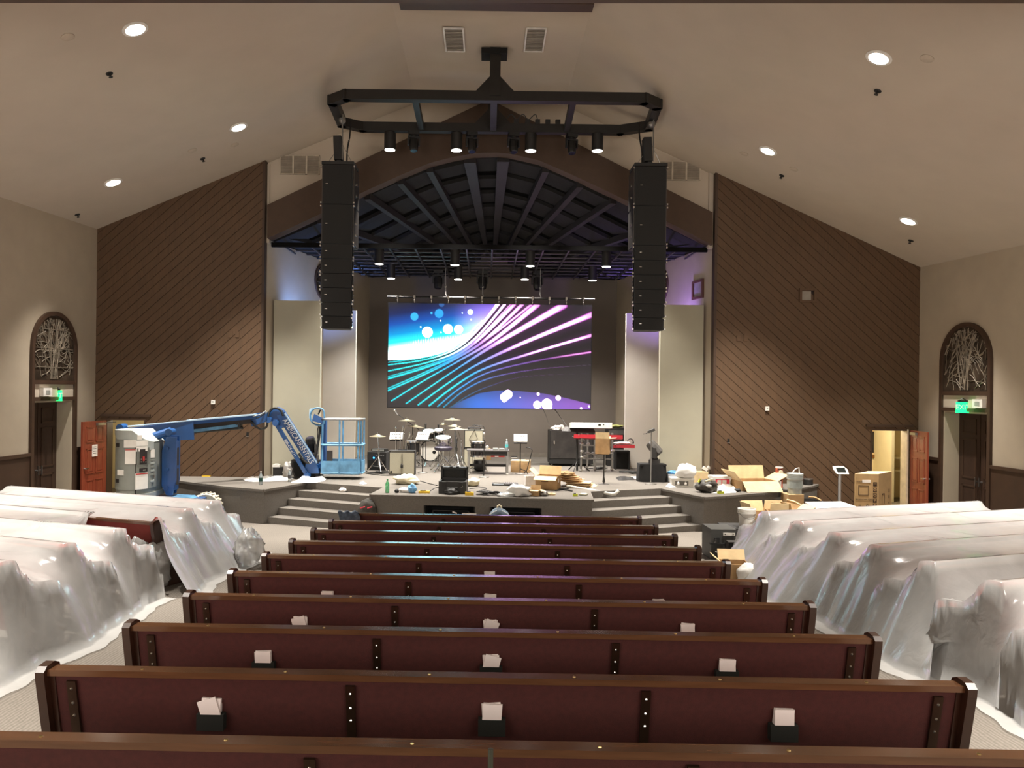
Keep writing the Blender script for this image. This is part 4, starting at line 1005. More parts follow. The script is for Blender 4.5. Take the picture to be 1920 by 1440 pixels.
# ================================================================== boom lift
BLUE = mat('lift_blue', (30, 76, 132), .35, var=.05, scale=4, coat=.2)
BLUEL = mat('lift_blue_light', (92, 142, 178), .45, var=.12, scale=6)
LGREY = mat('lift_grey', (128, 131, 124), .45, var=.03)
LLIGHT = mat('lift_light_grey', (160, 165, 160), .45, var=.03)
HOSE = mat('hose_black', (30, 30, 28), .5)
STK = mat('sticker_white', (222, 218, 210), .6, var=.03)
STKR = mat('sticker_red', (170, 50, 45), .6)
DKP = mat('panel_dark', (40, 34, 32), .5)
TYRE = mat('tyre_cream', (196, 190, 172), .8, var=.06)
LY = 16.3
lift = thing('boom_lift', 'blue and grey articulated boom lift reaching over the stage edge', 'lift', (-7.3, LY, 0))
# chassis and wheels
b = MB(); b.bbox((-7.75, 15.75, .26), (-6.10, 16.95, .56)); b.bbox((-7.5, 15.9, .56), (-6.7, 16.8, .62)); b.build('chassis', BLUE, lift, world=True, bevel=.03)
b = MB(); b.hexa([(-6.3, 15.75, .35), (-6.0, 15.80, .35), (-6.0, 16.9, .35), (-6.3, 16.95, .35), (-6.9, 15.8, .62), (-6.35, 15.8, .60), (-6.35, 16.9, .60), (-6.9, 16.9, .62)]); b.build('deck_cover', BLUEL, lift, world=True)
for wx, wy in ((-7.6, 15.68), (-6.12, 15.68), (-7.6, 17.02), (-6.12, 17.02)):
    ax = Matrix(((1,0,0),(0,0,-1),(0,1,0))); b = MB(); b.lathe([(.18, -.10), (.29, -.11), (.315, -.07), (.315, .07), (.29, .11), (.18, .10)], (wx, wy, .32), 28, ax)
    w_ = b.build('wheel', TYRE, lift, world=True)
    b = MB()
    for k in range(22):
        t = 2*PI*k/22; c = Vector((wx+math.cos(t)*.318, wy, .32+math.sin(t)*.318)); b.box(c, (.03, .17, .035), Matrix.Rotation(-t, 3, 'Y'))
    stuff(b.build('tread', TYRE, w_, world=True))
    b = MB(); b.lathe([(.16, -.115), (.06, -.12)], (wx, wy, .32), 20, ax); b.build('hub', STEEL, w_, world=True)
# turntable body: rounded front, sloped shoulder
q0, q1 = P(217, 870, LY-.2), P(305, 870, LY+.35); xc, hw = (q0.x+q1.x)/2, (q1.x-q0.x)/2
zt_, zb_ = P(260, 807, LY-.4).z, P(260, 935, LY-.4).z
YB = lambda x: LY-.10-.48*max(0, 1-abs(x)**2.4)**.6
def body(z0, z1, grow=0.0, cut=None, x0=-1, x1=1):
    b = MB(); pl = []
    for k in range(25):
        x = x0+(x1-x0)*(.5-.5*math.cos(PI*k/24)); pl.append((xc+x*(hw+grow), YB(x)-grow, z0))
    pl += [(xc+x1*(hw+grow), LY+.4+grow, z0), (xc+x0*(hw+grow), LY+.4+grow, z0)]
    b.prism(pl, (0, 0, z1-z0))
    if cut:
        for co, no in cut:
            r = bmesh.ops.bisect_plane(b.bm, geom=b.bm.verts[:]+b.bm.edges[:]+b.bm.faces[:], plane_co=co, plane_no=no, clear_outer=True)
            eds = [e for e in r['geom_cut'] if isinstance(e, bmesh.types.BMEdge)]
            bmesh.ops.holes_fill(b.bm, edges=b.bm.edges[:])
    return b
sh = [((xc+hw*.34, 0, zt_), (.72, 0, .69))]
shl = [((xc+hw*.34, 0, zt_-.13), (.72, 0, .69))]
bd = body(zb_+.20, zt_-.01, 0, sh).build('tank_cover', LGREY, lift, world=True, smooth=True)
def zhood(x): return zt_+.004-max(0, x-.34)*hw*1.04
b = MB(); V = []
for k in range(41):
    x = -1+2*k/40; xx = xc+x*(hw+.008); bh = .02+.16*min(1, max(0, (x+.95)/.45)); z = zhood(x)
    V.append([b.bm.verts.new(p) for p in ((xx, LY+.41, z-.03), (xx, LY+.41, z), (xx, YB(x)-.012, z), (xx, YB(x)-.014, z-bh), (xx, YB(x)+.02, z-bh))])
for A_, B_ in zip(V, V[1:]):
    for i in range(4): b.bm.faces.new((A_[i], A_[i+1], B_[i+1], B_[i]))
b.build('hood', LLIGHT, lift, world=True)
body(zb_+.10, zb_+.20, -.015).build('skirt', LGREY, lift, world=True, smooth=True)
body(zb_, zb_+.10, .012).build('bumper', mat('lift_bumper', (150, 153, 146), .5), lift, world=True, smooth=True, bevel=.02)
def on_body(px0, py0, px1, py1, name, m, off=.012, parent=None, th=.012):
    pc = (px0+px1)/2; best = min(np.linspace(-1, 1, 401), key=lambda x: abs(PPX+(xc+x*hw)/YB(x)*F-pc)); y = YB(best); x_ = xc+best*hw
    e = .01; dx, dy = 2*e*hw, YB(min(1, best+e))-YB(max(-1, best-e)); ang = math.atan2(dy, dx); ang = max(-1.2, min(1.2, ang))
    a, c = P(px0, py1, y), P(px1, py0, y); nx, ny = math.sin(ang), -math.cos(ang)
    b = MB(); b.box((x_+nx*off*.5, y+ny*off*.5, (a.z+c.z)/2), ((c.x-a.x)/max(.80, math.cos(ang)), th*.5+off, c.z-a.z), Matrix.Rotation(ang, 3, 'Z')); return b.build(name, m, parent or lift, world=True)
b = MB(); xs_ = min(np.linspace(-1, 1, 401), key=lambda x: abs(PPX+(xc+x*hw)/YB(x)*F-256)); b.bbox((xc+xs_*hw-.006, YB(xs_)-.006, zb_), (xc+xs_*hw+.006, YB(xs_)+.03, zt_-.14)); b.build('door_seam', DKP, lift, world=True)
for r_ in ((235, 825, 256, 839), (237, 842, 255, 870), (258, 826, 277, 836), (258, 837, 276, 846), (283, 843, 291, 858), (222, 881, 235, 891), (257, 887, 277, 917), (259, 816, 266, 824)):
    s_ = on_body(*r_, 'sticker', STK)
    if r_[3]-r_[1] > 20:
        on_body(r_[0]+.5, r_[1]+.4, r_[2]-.5, r_[1]+2.2, 'sticker_band', STKR, .017, s_); 
cp = on_body(259, 840, 280, 871, 'control_recess', mat('recess_grey', (100, 102, 96), .5), .006)
on_body(264, 842, 276, 870, 'control_panel', DKP, .016, cp); on_body(268, 856, 271, 864, 'emergency_knob', STKR, .03, cp)
for dx in (0, 4, 8):
    for dy in (0, 5):
        on_body(264.5+dx, 860+dy, 266.5+dx, 862+dy, 'switch', STEEL, .022, cp)
on_body(264, 878, 277, 884, 'latch', DKP, .014); on_body(268, 880, 273, 882.5, 'latch_handle', CHROME, .03)
for y0_, y1_ in ((831, 838), (898, 905)): on_body(218.5, y0_, 226, y1_, 'hinge_pocket', DKP, .006)
on_body(298.5, 886, 301, 896, 'side_latch', STEEL, .02)
for k, yy in enumerate((860, 866, 873, 880, 887, 900)): on_body(283.5, yy, 291, yy+3.5, 'embossed_letter', LLIGHT if k % 2 else LGREY, .012)
# mast
m0, m1 = P(320, 925, 16.7), P(320, 820, 16.7)
for dy, x0, x1 in ((-.16, 305, 331), (.16, 312, 337)):
    a, c = P(x0, 900, 16.7+dy), P(x1, 900, 16.7+dy)
    zt2, zb2 = P(320, 818, 16.7).z, P(320, 926, 16.7).z; xm = (a.x+c.x)/2; w2 = (c.x-a.x)/2
    b = MB(); b.prism([(xm-w2, 16.65+dy, zb2+.2), (xm-w2*.3, 16.65+dy, zb2), (xm+w2*.5, 16.65+dy, zb2), (xm+w2, 16.65+dy, zb2+.3), (xm+w2, 16.65+dy, zt2), (xm-w2*.4, 16.65+dy, zt2), (xm-w2, 16.65+dy, zt2-.3)], (0, .06, 0))
    b.build('mast_plate', BLUE, lift, world=True, bevel=.01)
for zz in (zb2+.15, zb2+.55, zb2+1.0):
    b = MB(); b.cyl((m0.x, 16.46, zz), (m0.x, 16.9, zz), .042, n=14); b.build('pivot_pin', BLUE, lift, world=True)
b = MB(); b.bbox((m0.x-.02, 16.58, zb2+.1), (m0.x+.13, 16.80, zt2-.1)); b.build('mast_web', BLUE, lift, world=True); b = MB()
for z_0, z_1 in ((zb2+.2, zb2+.55), (zb2+.62, zb2+1.0)): b.bbox((m0.x+.125, 16.60, z_0), (m0.x+.137, 16.78, z_1))
b.build('mast_slot', DKP, lift, world=True)
# main boom
B0, B1 = P(240, 816, 16.6), P(362, 806, 17.3); B2 = P(490, 781, 18.3)
b = MB(); b.bar(B0, B1, .16, .30, h2=.42, up=(0, 0, 1)); b.build('boom', BLUE, lift, world=True, bevel=.012)
U1 = P(352, 792, 17.3); b = MB(); b.bar(U1, P(478, 781, 18.25), .15, .10); b.build('boom_upper', BLUE, lift, world=True, bevel=.01)
b = MB(); b.bar(P(352, 788.5, 17.22), P(480, 777, 18.2), .15, .03); b.bar(P(238, 799.5, 16.5), P(352, 789, 17.2), .10, .02); b.build('boom_glint', mat('edge_glint', (170, 195, 215), .3), lift, world=True)  # pale bars paint a highlight along the boom's upper edge
b = MB(); b.bar(P(360, 808, 17.35), P(448, 797, 18.1), .13, .07); b.build('boom_lower', BLUEL, lift, world=True)
b = MB(); b.bar(P(360, 800, 17.45), P(470, 789, 18.2), .05, .12); b.build('boom_inner', DKP, lift, world=True)
b = MB(); b.cyl(P(340, 815, 17.3), P(360, 810, 17.4), .05, n=12); b.cyl(P(360, 810, 17.35), P(455, 802, 18.15), .035, n=12); b.build('lift_cylinder', HOSE, lift, world=True)
b = MB(); b.cyl(P(285, 820, 16.5), P(322, 808, 16.6), .09, n=12); b.build('elevating_cylinder', BLUE, lift, world=True)
for q in (P(229, 801, 16.5), P(320, 810, 16.5)):
    b = MB(); b.cyl(q-Vector((0, .12, 0)), q+Vector((0, .12, 0)), .075, n=16); b.build('boom_pivot', BLUE, lift, world=True, smooth=True)
b = MB(); a = P(446, 797, 18.1); b.lathe([(.0, -.09), (.085, -.09), (.085, .09), (0.0, .09)], a, 14, Matrix(((1,0,0),(0,0,-1),(0,1,0)))); b.build('sheave', HOSE, lift, world=True)
b = MB(); b.prism([P(470, 778, 18.25), P(478, 774.5, 18.25), P(499, 773, 18.25), P(500, 790, 18.25), P(472, 800, 18.25), P(468, 790, 18.25)], (0, .16, 0)); b.build('boom_nose', BLUE, lift, world=True)
# elbow
el = [P(x, y, 18.45) for x, y in ((502, 775), (510, 766), (520, 763), (530, 769), (538, 790), (528, 803), (516, 792), (504, 790))]
b = MB(); b.prism(el, (0, .18, 0)); b.build('elbow', BLUE, lift, world=True, bevel=.01)
# jib: upper link with lettering, lower link, back link
j0, j1 = P(527, 775, 18.45), P(586, 868, 18.72)
b = MB(); b.bar(j0, j1, .12, .21, up=(0, 1, 0)) if False else b.bar(j0, j1, .21, .12, up=(0, -1, 0)); b.build('jib', BLUE, lift, world=True, bevel=.008)
b = MB(); b.bar(P(534, 775, 18.36), P(594, 868, 18.62), .03, .03, up=(0, -1, 0)); b.build('jib_glint', mat('edge_glint', (170, 195, 215), .3), lift, world=True)  # highlight along the jib, put in as a pale bar
b = MB(); b.bar(P(517, 793, 18.4), P(577, 893, 18.66), .085, .08, up=(0, -1, 0)); b.build('jib_link', BLUE, lift, world=True)
b = MB(); b.bar(P(524, 782, 18.6), P(575, 862, 18.85), .06, .05, up=(0, -1, 0)); b.build('jib_cylinder', DKP, lift, world=True)
for q in (P(518, 793, 18.4), P(576, 892, 18.64), P(505, 787, 18.4)):
    b = MB(); b.cyl(q-Vector((0, .10, 0)), q+Vector((0, .10, 0)), .07, n=14); b.build('link_pin', BLUE, lift, world=True, smooth=True)
dj = (j1-j0).normalized(); nj = Vector((0, -1, 0)); nj = (nj-dj*nj.dot(dj)).normalized(); tj = nj.cross(dj)
Rt = Matrix((dj, tj, nj)).transposed()
LET = mat('lettering_white', (235, 235, 232), .5, var=0)
text('AMERICANRENTALS', .172, LET, lift, j0.lerp(j1, .55)+nj*.065, Rt, world=True, xs=.80)
k0, k1 = P(517, 793, 18.4), P(577, 893, 18.66); dk = (k1-k0).normalized(); nk = Vector((0, -1, 0)); nk = (nk-dk*nk.dot(dk)).normalized(); tk = nk.cross(dk)
text('888-676-6111', .085, LET, lift, k0.lerp(k1, .46)+nk*.045, Matrix((dk, tk, nk)).transposed(), world=True)
# hoses
b = MB(); b.tube(curve_pts([P(471, 790, 18.2), P(480, 800, 18.2), P(490, 804, 18.25), P(500, 800, 18.3), P(502, 785, 18.35), P(506, 771, 18.4), P(515, 765, 18.4), P(526, 769, 18.4), P(531, 780, 18.4)], 5), .026, 7)
b.tube(curve_pts([P(468, 784, 18.2), P(484, 783, 18.2), P(496, 775, 18.25), P(500, 774, 18.3)], 5), .016, 6)
b.tube(curve_pts([P(560, 850, 18.6), P(568, 862, 18.62), P(577, 868, 18.65), P(586, 864, 18.75), P(592, 850, 18.8), P(597, 828, 18.85), P(600, 800, 18.85)], 5), .030, 7)
b.build('hose', HOSE, lift, world=True, smooth='all')
b = MB(); b.tube(curve_pts([P(474, 781, 18.1), P(488, 777, 18.15), P(498, 771, 18.2), P(499, 776, 18.2)], 5), .012, 6); b.build('guard_wire', LLIGHT, lift, world=True)
# knuckle and platform bracket
b = MB(); b.prism([P(568, 893, 18.7), P(575, 862, 18.7), P(590, 862, 18.7), P(597, 880, 18.7), P(598, 888, 18.7), P(580, 888, 18.7)], (0, .2, 0)); b.build('knuckle', BLUE, lift, world=True)
b = MB(); b.bar(P(590, 876, 18.8), P(608, 868, 19.0), .18, .10); b.build('rotator_arm', BLUE, lift, world=True)
bx0, bx1 = P(605, 888, 18.95).x, P(680, 885, 18.95).x; BY0, BY1 = 18.70, 19.30
bz = P(640, 889, 18.75).z; bt = P(640, 786, 18.85).z
p0 = P(607, 840, 18.95); b = MB(); b.bbox((p0.x-.07, 18.92, bz-.02), (p0.x+.05, 19.08, bt)); b.build('platform_mast', BLUE, lift, world=True, bevel=.01)
# basket
def railpath(z, r=.10):
    c = []
    for cx_, cy_, a0 in ((bx1-r, BY1-r, 0), (bx0+r, BY1-r, 90), (bx0+r, BY0+r, 180), (bx1-r, BY0+r, 270)):
        for k in range(5): t = math.radians(a0+k*22.5); c.append((cx_+r*math.cos(t), cy_+r*math.sin(t), z))
    return c
b = MB(); b.bbox((bx0, BY0, bz), (bx1, BY1, bz+.03)); b.build('platform_floor', STEEL, lift, world=True)
for z, m_, nm in ((bt, STEEL, 'top_rail'), (bt-.62, BLUEL, 'mid_rail'), (bz+.02, BLUEL, 'bottom_rail')):
    b = MB(); b.tube(railpath(z), .024, 8, closed=True); b.build(nm, m_, lift, world=True, smooth='all')
b = MB()
for (a, c) in (((bx0+.02, BY0), (bx1-.02, BY0)), ((bx0+.02, BY1), (bx1-.02, BY1)), ((bx0, BY0+.05), (bx0, BY1-.05)), ((bx1, BY0+.05), (bx1, BY1-.05))):
    b.bar((a[0], a[1], bz+.17), (c[0], c[1], bz+.17), .015, .30)
b.build('toe_board', BLUEL, lift, world=True)
for x, y in ((bx0+.45, BY0), (bx0+.42, BY1), (bx1-.02, BY0+.08), (bx1-.02, BY1-.08), (bx0+.02, BY0+.08), (bx0+.02, BY1-.08), (bx1-.08, BY0+.01)):
    b = MB(); b.cyl((x, y, bz), (x, y, bt), .022, n=8); b.build('upright', BLUEL, lift, world=True)
b = MB(); q = P(615, 850, 18.7); b.bbox((q.x-.03, BY0-.0, bz+.15), (q.x+.10, BY0+.06, bz+.57)); b.build('manual_box', DKP, lift, world=True)
# operator console and its guard hoop
q = P(594, 780, 18.85)
b = MB(); b.hexa([P(585, 789, 18.75), P(606, 795, 18.75), P(606, 795, 19.05), P(585, 789, 19.05), P(589, 776, 18.75), P(606, 784, 18.75), P(606, 784, 19.05), P(589, 776, 19.05)]); b.build('console', BLUE, lift, world=True)
b = MB(); b.hexa([P(579, 784, 18.80), P(584, 787, 18.80), P(584, 787, 19.05), P(579, 784, 19.05), P(580, 767, 18.80), P(586, 764, 18.80), P(586, 764, 19.05), P(580, 767, 19.05)]); b.build('console_lid', mat('lid_blue', (168, 196, 214), .4), lift, world=True)
for dY in (0, .22):
    b = MB(); b.tube(curve_pts([P(606, 797, 18.80+dY), P(594, 797, 18.80+dY), P(584, 790, 18.80+dY), P(582, 776, 18.80+dY), P(588, 767, 18.80+dY), P(598, 765, 18.80+dY), P(607, 771, 18.80+dY), P(608, 795, 18.80+dY)], 5), .02, 7)
    b.build('guard_hoop', BLUEL, lift, world=True, smooth='all')
b = MB(); b.cyl(P(597, 777, 18.85), P(601, 768, 18.85), .02); b.build('joystick', HOSE, lift, world=True)
b = MB(); b.tube(curve_pts([P(598, 796, 18.85), P(595, 810, 18.85), P(597, 824, 18.80), P(602, 805, 18.85), P(600, 797, 18.85)], 5), .012, 6); b.build('cable', HOSE, lift, world=True)
# ================================================================== instruments and gear on the stage
DRUM = mat('drum_black', (32, 30, 30), .3); HEADW = mat('drum_head', (232, 228, 220), .6, var=.02); CYM = mat('cymbal_bronze', (226, 214, 184), .3, .85, var=.04, scale=30)
AMPG = mat('amp_grille', (172, 166, 146), .85, var=.06, scale=90); AMPB = mat('amp_tolex', (36, 34, 33), .8, var=.05, scale=60)
CABLE = mat('cable_black', (28, 27, 26), .6)
def Hz(py, Y): return P(900, py, Y).z          # height at a depth
def gpt(px, py): return G(px, py)
def tripod(mb, h, r, spread, n=3, a0=0.5, tube=.012):
    for k in range(n):
        t = a0+2*PI*k/n; mb.cyl((0, 0, h), (math.cos(t)*spread, math.sin(t)*spread, .012), tube, n=6)
def base_disc(o, r=.14):
    b = MB(); b.lathe([(r, 0), (r, .012), (r*.85, .025), (.025, .04)], n=22); b.build('base', mat('stand_base', (120, 116, 110), .4, .6), o, smooth=True)
def cymbal(o, c, r, tilt=(0, 0), name='cymbal'):
    R = (Matrix.Rotation(tilt[0], 3, 'X') @ Matrix.Rotation(tilt[1], 3, 'Y'))
    b = MB(); b.lathe([(.008, .055), (.05, .050), (.075, .03), (r*.6, .016), (r, -.004), (r*.99, -.008), (r*.5, .004), (.01, .03)], c, 26, R); b.build(name, CYM, o, smooth=True)
    b = MB(); b.cyl(Vector(c)+R @ Vector((0, 0, .05)), Vector(c)+R @ Vector((0, 0, .10)), .02, n=8); b.build('wing_nut', CHROME, o)
def drum(o, c, r, h, axis=None, shell=DRUM, lugs=8, front=True):
    A = axis or Matrix.Identity(3); c = Vector(c)
    b = MB(); b.lathe([(r, 0), (r, h)], c, 26, A); sh_ = b.build('shell', shell, o, smooth=True)
    b = MB(); b.lathe([(r*.97, h), (r*.97, h+.012), (.01, h+.014)], c, 26, A); b.build('drum_head', HEADW, o, smooth=True)
    for z0, z1 in ((h-.025, h+.02), (-.02, .025)):
        b = MB(); b.lathe([(r+.004, z0), (r+.018, z0), (r+.018, z1), (r+.004, z1)], c, 26, A, True); b.build('hoop', CHROME, o, smooth=True)
    b = MB()
    for k in range(lugs):
        t = 2*PI*(k+.5)/lugs; d = Vector((math.cos(t), math.sin(t), 0))
        for zz in (h*.22, h*.78): b.ball(c+A @ (d*(r+.012)+Vector((0, 0, zz))), .018, 6)
        b.cyl(c+A @ (d*(r+.014)+Vector((0, 0, .0))), c+A @ (d*(r+.014)+Vector((0, 0, h))), .006, n=5)
    stuff(b.build('lug', CHROME, sh_))
Y0 = 21.5
# --- drum kit (one thing each: bass drum, toms, snare, cymbals on stands)
p = gpt(806, 865); s_ = p.y/F; bc = P(806, 846, p.y); r = 19*s_
o = thing('bass_drum', 'bass drum with cream head and small black port hole', 'drum', (p.x, p.y, ST))
A = Matrix.Rotation(PI/2, 3, 'X')      # drum axis towards the camera
b = MB(); b.lathe([(r, -.42), (r, 0)], (0, 0, r+.01), 32, A); b.build('shell', DRUM, o, smooth=True)
b = MB(); b.lathe([(r*.985, 0), (r*.985, .012), (.01, .014)], (0, 0, r+.01), 32, A); b.build('drum_head', HEADW, o, smooth=True)
b = MB(); b.lathe([(r-.012, -.03), (r+.02, -.03), (r+.02, .03), (r-.012, .03)], (0, 0, r+.01), 32, A, True); b.build('hoop', DRUM, o, smooth=True)
b = MB(); b.lathe([(.055, .013), (.055, .018), (.01, .018)], (.13, 0, r-.03), 18, A); b.build('port', MATTE, o)
b = MB()
for q in (-1, 1): b.cyl((q*r*.9, .2, r), (q*(r+.25), -.05, .02), .012, n=6)
b.build('spur', CHROME, o)
for k in range(8):
    t = 2*PI*k/8+.2; b = MB(); b.box((math.cos(t)*(r+.03), .0, r+.01+math.sin(t)*(r+.03)), (.03, .08, .03)); b.build('claw', CHROME, o)
def stand_drum(label, px, pyt, pyb, halfw, Y, shell=DRUM, legs=True, tilt=0.0, name='drum'):
    c = P(px, pyb, Y); r = wpx(halfw, Y); h = Hz(pyt, Y)-Hz(pyb, Y)
    o = thing(name, label, 'drum', (c.x, Y, ST)); A = Matrix.Rotation(tilt, 3, 'X'); drum(o, (0, 0, c.z-ST), r, h, A, shell)
    if legs:
        for k in range(3):
            t = PI/2+2*PI*k/3+.4; b = MB(); b.tube([(math.cos(t)*(r+.02), math.sin(t)*(r+.02), c.z-ST+h*.6), (math.cos(t)*(r+.02), math.sin(t)*(r+.02), .12), (math.cos(t)*(r+.07), math.sin(t)*(r+.07), .0)], .011, 6); b.build('leg', CHROME, o)
    return o, r, h
stand_drum('black floor tom with white head at the left of the kit', 774, 828, 848, 13.5, 21.7, name='floor_tom')
stand_drum('dark standing drum with chrome lugs behind the black table', 896, 829, 855, 13.5, 20.9, name='tom_drum')
# snare on a stand in front of the bass drum, right
Y = 21.0; c = P(831, 832, Y); o = thing('snare_drum', 'chrome snare drum with white head right of the bass drum', 'drum', (c.x, Y, ST)); drum(o, (0, 0, c.z-ST), wpx(14.5, Y), .17, Matrix.Rotation(.22, 3, 'X'), CHROME, 10)
b = MB(); b.cyl((0, 0, .25), (0, 0, c.z-ST), .014, n=8); b.build('post', CHROME, o)
b = MB()
for k in range(3): t = .4+2*PI*k/3; b.cyl((0, 0, c.z-ST-.12), (math.cos(t)*.19, math.sin(t)*.19, c.z-ST+.0), .010, n=6)
b.build('basket', CHROME, o)
for k in range(3):
    t = .9+2*PI*k/3; b = MB(); b.cyl((0, 0, .32), (math.cos(t)*.33, math.sin(t)*.33, .015), .012, n=6); b.ball((math.cos(t)*.33, math.sin(t)*.33, .02), .022, 6); b.build('leg', CHROME, o)
# drum throne: dark round seat
Y = 20.75; c = P(831, 841, Y); o = thing('drum_throne', 'dark drum stool with a purple-grey seat rim before the snare', 'stool', (c.x, Y, ST)); zt = c.z-ST
b = MB(); b.lathe([(.20, zt-.05), (.235, zt-.03), (.24, zt+.03), (.21, zt+.055), (.02, zt+.06)], n=24); b.build('seat', mat('throne_vinyl', (58, 52, 66), .5), o, smooth=True)
b = MB(); b.cyl((0, 0, .2), (0, 0, zt-.04), .02, n=10); b.build('post', CHROME, o)
for k in range(3):
    t = -2.2+2*PI*k/3; b = MB(); b.cyl((0, 0, .34), (math.cos(t)*.34, math.sin(t)*.34, .015), .014, n=6); b.cyl((0, 0, .16), (math.cos(t)*.2, math.sin(t)*.2, .15), .009, n=5); b.ball((math.cos(t)*.34, math.sin(t)*.34, .022), .026, 6); b.build('leg', CHROME, o)
# rack toms
for px, pyt, pyb, hw, lab in ((804, 808, 820, 11, 'small rack tom left over the bass drum'), (823, 806, 819, 8.5, 'small rack tom right over the bass drum')):
    Y = 21.75; c = P(px, pyb, Y); o = thing('rack_tom', lab, 'drum', (c.x, Y, c.z), group='rack toms'); drum(o, (0, 0, 0), wpx(hw, Y), Hz(pyt, Y)-Hz(pyb, Y), Matrix.Rotation(.30, 3, 'X'), DRUM, 6)
    b = MB(); b.cyl((0, .0, .0), (0, .06, bc.z+.42-c.z), .014, n=8); b.build('mount', CHROME, o)
# cymbals on stands
def cym_stand(label, px, py, hw, Y, foot, tilt=(0, 0), boom=None, spread=.30):
    c = P(px, py, Y); o = thing('cymbal_stand', label, 'cymbal', (P(foot, 850, Y).x, Y, ST)); X = c.x-o.location.x; Z = c.z-ST
    cymbal(o, (X, 0, Z), wpx(hw, Y), tilt)
    b = MB()
    if abs(X) > .03:
        b.cyl((0, 0, .2), (0, 0, Z-.35), .014, n=8); b.cyl((-X*.2, 0, Z-.35-.07), (X, 0, Z+.02), .011, n=6); b.ball((0, 0, Z-.35), .03, 8)
    else: b.cyl((0, 0, .2), (0, 0, Z+.03), .013, n=8)
    b.build('post', CHROME, o)
    b = MB(); b.cyl((0, 0, .5), (0, 0, .58), .024, n=8); b.cyl((0, 0, Z*.7), (0, 0, Z*.7+.05), .022, n=8); b.build('collar', CHROME, o)
    for k in range(3):
        t = -1.2+2*PI*k/3; b = MB(); b.cyl((0, 0, .42), (math.cos(t)*spread, math.sin(t)*spread, .015), .012, n=6); b.cyl((0, 0, .16), (math.cos(t)*spread*.6, math.sin(t)*spread*.6, .18), .008, n=5); b.build('leg', CHROME, o)
        b = MB(); b.ball((math.cos(t)*spread, math.sin(t)*spread, .022), .024, 6); b.build('foot', CABLE, o)
    return o
cym_stand('hi-hat cymbal on a chrome stand beside the blue lift basket', 708, 818, 15.5, 20.3, 710, spread=.32)
cym_stand('high cymbal at the left of the drum kit', 763, 789, 16.5, 21.9, 757)
cym_stand('lower tilted cymbal left over the bass drum', 779, 800, 16, 22.0, 772, (0, .10))
cym_stand('highest cymbal right of the drum kit', 848, 787, 15.8, 21.9, 853)
cym_stand('tiny splash cymbal over the snare drum', 832, 796, 6.5, 22.0, 826)
cym_stand('tilted cymbal just under the highest cymbal', 852, 799, 12.5, 21.6, 856, (.05, .05))
cym_stand('big flat cymbal before the grey speaker cabinets', 858, 805, 16.5, 20.9, 865)
# drum microphones and small chrome stands
for px, py, fx, Y, lab in ((742, 806, 742, 21.2, 'small mic upright over the left monitor mixer'), (755, 804, 750, 21.4, 'mic on a short slanted boom left of the floor tom'), (768, 816, 762, 21.4, 'mic leaning over the floor tom'), (836, 808, 842, 21.6, 'silver mic slanting over the snare drum'), (798, 799, 798, 22.1, 'short dark mic above the left rack tom'), (822, 800, 822, 22.1, 'short dark mic above the right rack tom')):
    c = P(px, py, Y); f = P(fx, 850, Y); o = thing('drum_mic', lab, 'microphone', (f.x, Y, ST)); X, Z = c.x-f.x, c.z-ST
    b = MB(); b.cyl((0, 0, .02), (0, 0, Z-.12), .010, n=6); b.cyl((0, 0, Z-.12), (X*.8, 0, Z-.06), .009, n=6); b.build('stand', CHROME if px not in (798, 822) else CABLE, o)
    b = MB(); b.cyl((X*.8, 0, Z-.07), (X*1.1, 0, Z+.04), .020, .026, n=8); b.ball((X*1.1, 0, Z+.05), .03, 8); b.build('mic', CHROME if px not in (798, 822) else CABLE, o)
    b = MB(); tripod(b, .12, .01, .16); b.build('foot', CHROME, o)
# --- monitor mixers on round-base stands
def mon_mixer(label, px, pyt, pyb, hw, foot, Y, yaw=0.0, base=True):
    f = gpt(*foot) if foot else None; Yf = f.y if f else Y; c = P(px, (pyt+pyb)/2, Yf); o = thing('monitor_mixer', label, 'mixer', (c.x, Yf, ST), group='small monitor mixers'); Z = c.z-ST; w = wpx(hw, Yf)
    R = Matrix.Rotation(yaw, 3, 'Z') @ Matrix.Rotation(.9, 3, 'X')
    b = MB(); b.box((0, 0, Z), (2*w, .24, .035), R); m_ = b.build('body', WHITE, o, bevel=.006)
    b = MB(); 
    for k in range(8): b.box(Vector((0, 0, Z))+R @ Vector((-w*.75+k*w*.21, -.06, .02)), (w*.11, .03, .008), R)
    for k in range(4): b.box(Vector((0, 0, Z))+R @ Vector((-w*.6+k*w*.35, .045, .02)), (w*.24, .03, .006), R)
    stuff(b.build('key_row', mat('mixer_keys', (95, 92, 90), .5), m_))
    b = MB(); b.box((0, .02, Z-.13), (2*w*.98, .14, .03)); b.build('tray', CABLE, o)
    b = MB(); b.cyl((0, 0, .02), (0, 0, Z-.12), .014, n=8); b.build('pole', CABLE, o)
    base_disc(o, .13) if base else None
    if not base: 
        b = MB(); tripod(b, .25, .01, .28, 3, .6); b.build('leg', CABLE, o)
    return o
mon_mixer('white monitor mixer on a pole behind the tan amplifier', 743, 811, 824, 12, (743, 872), 21, base=False)
mon_mixer('white monitor mixer tilted before the bass drum', 793, 811, 824, 12, (794, 887), 20, yaw=-.35)
mon_mixer('white monitor mixer on a round-base pole right of the black table', 976, 815, 828, 12.5, (978, 889), 20)
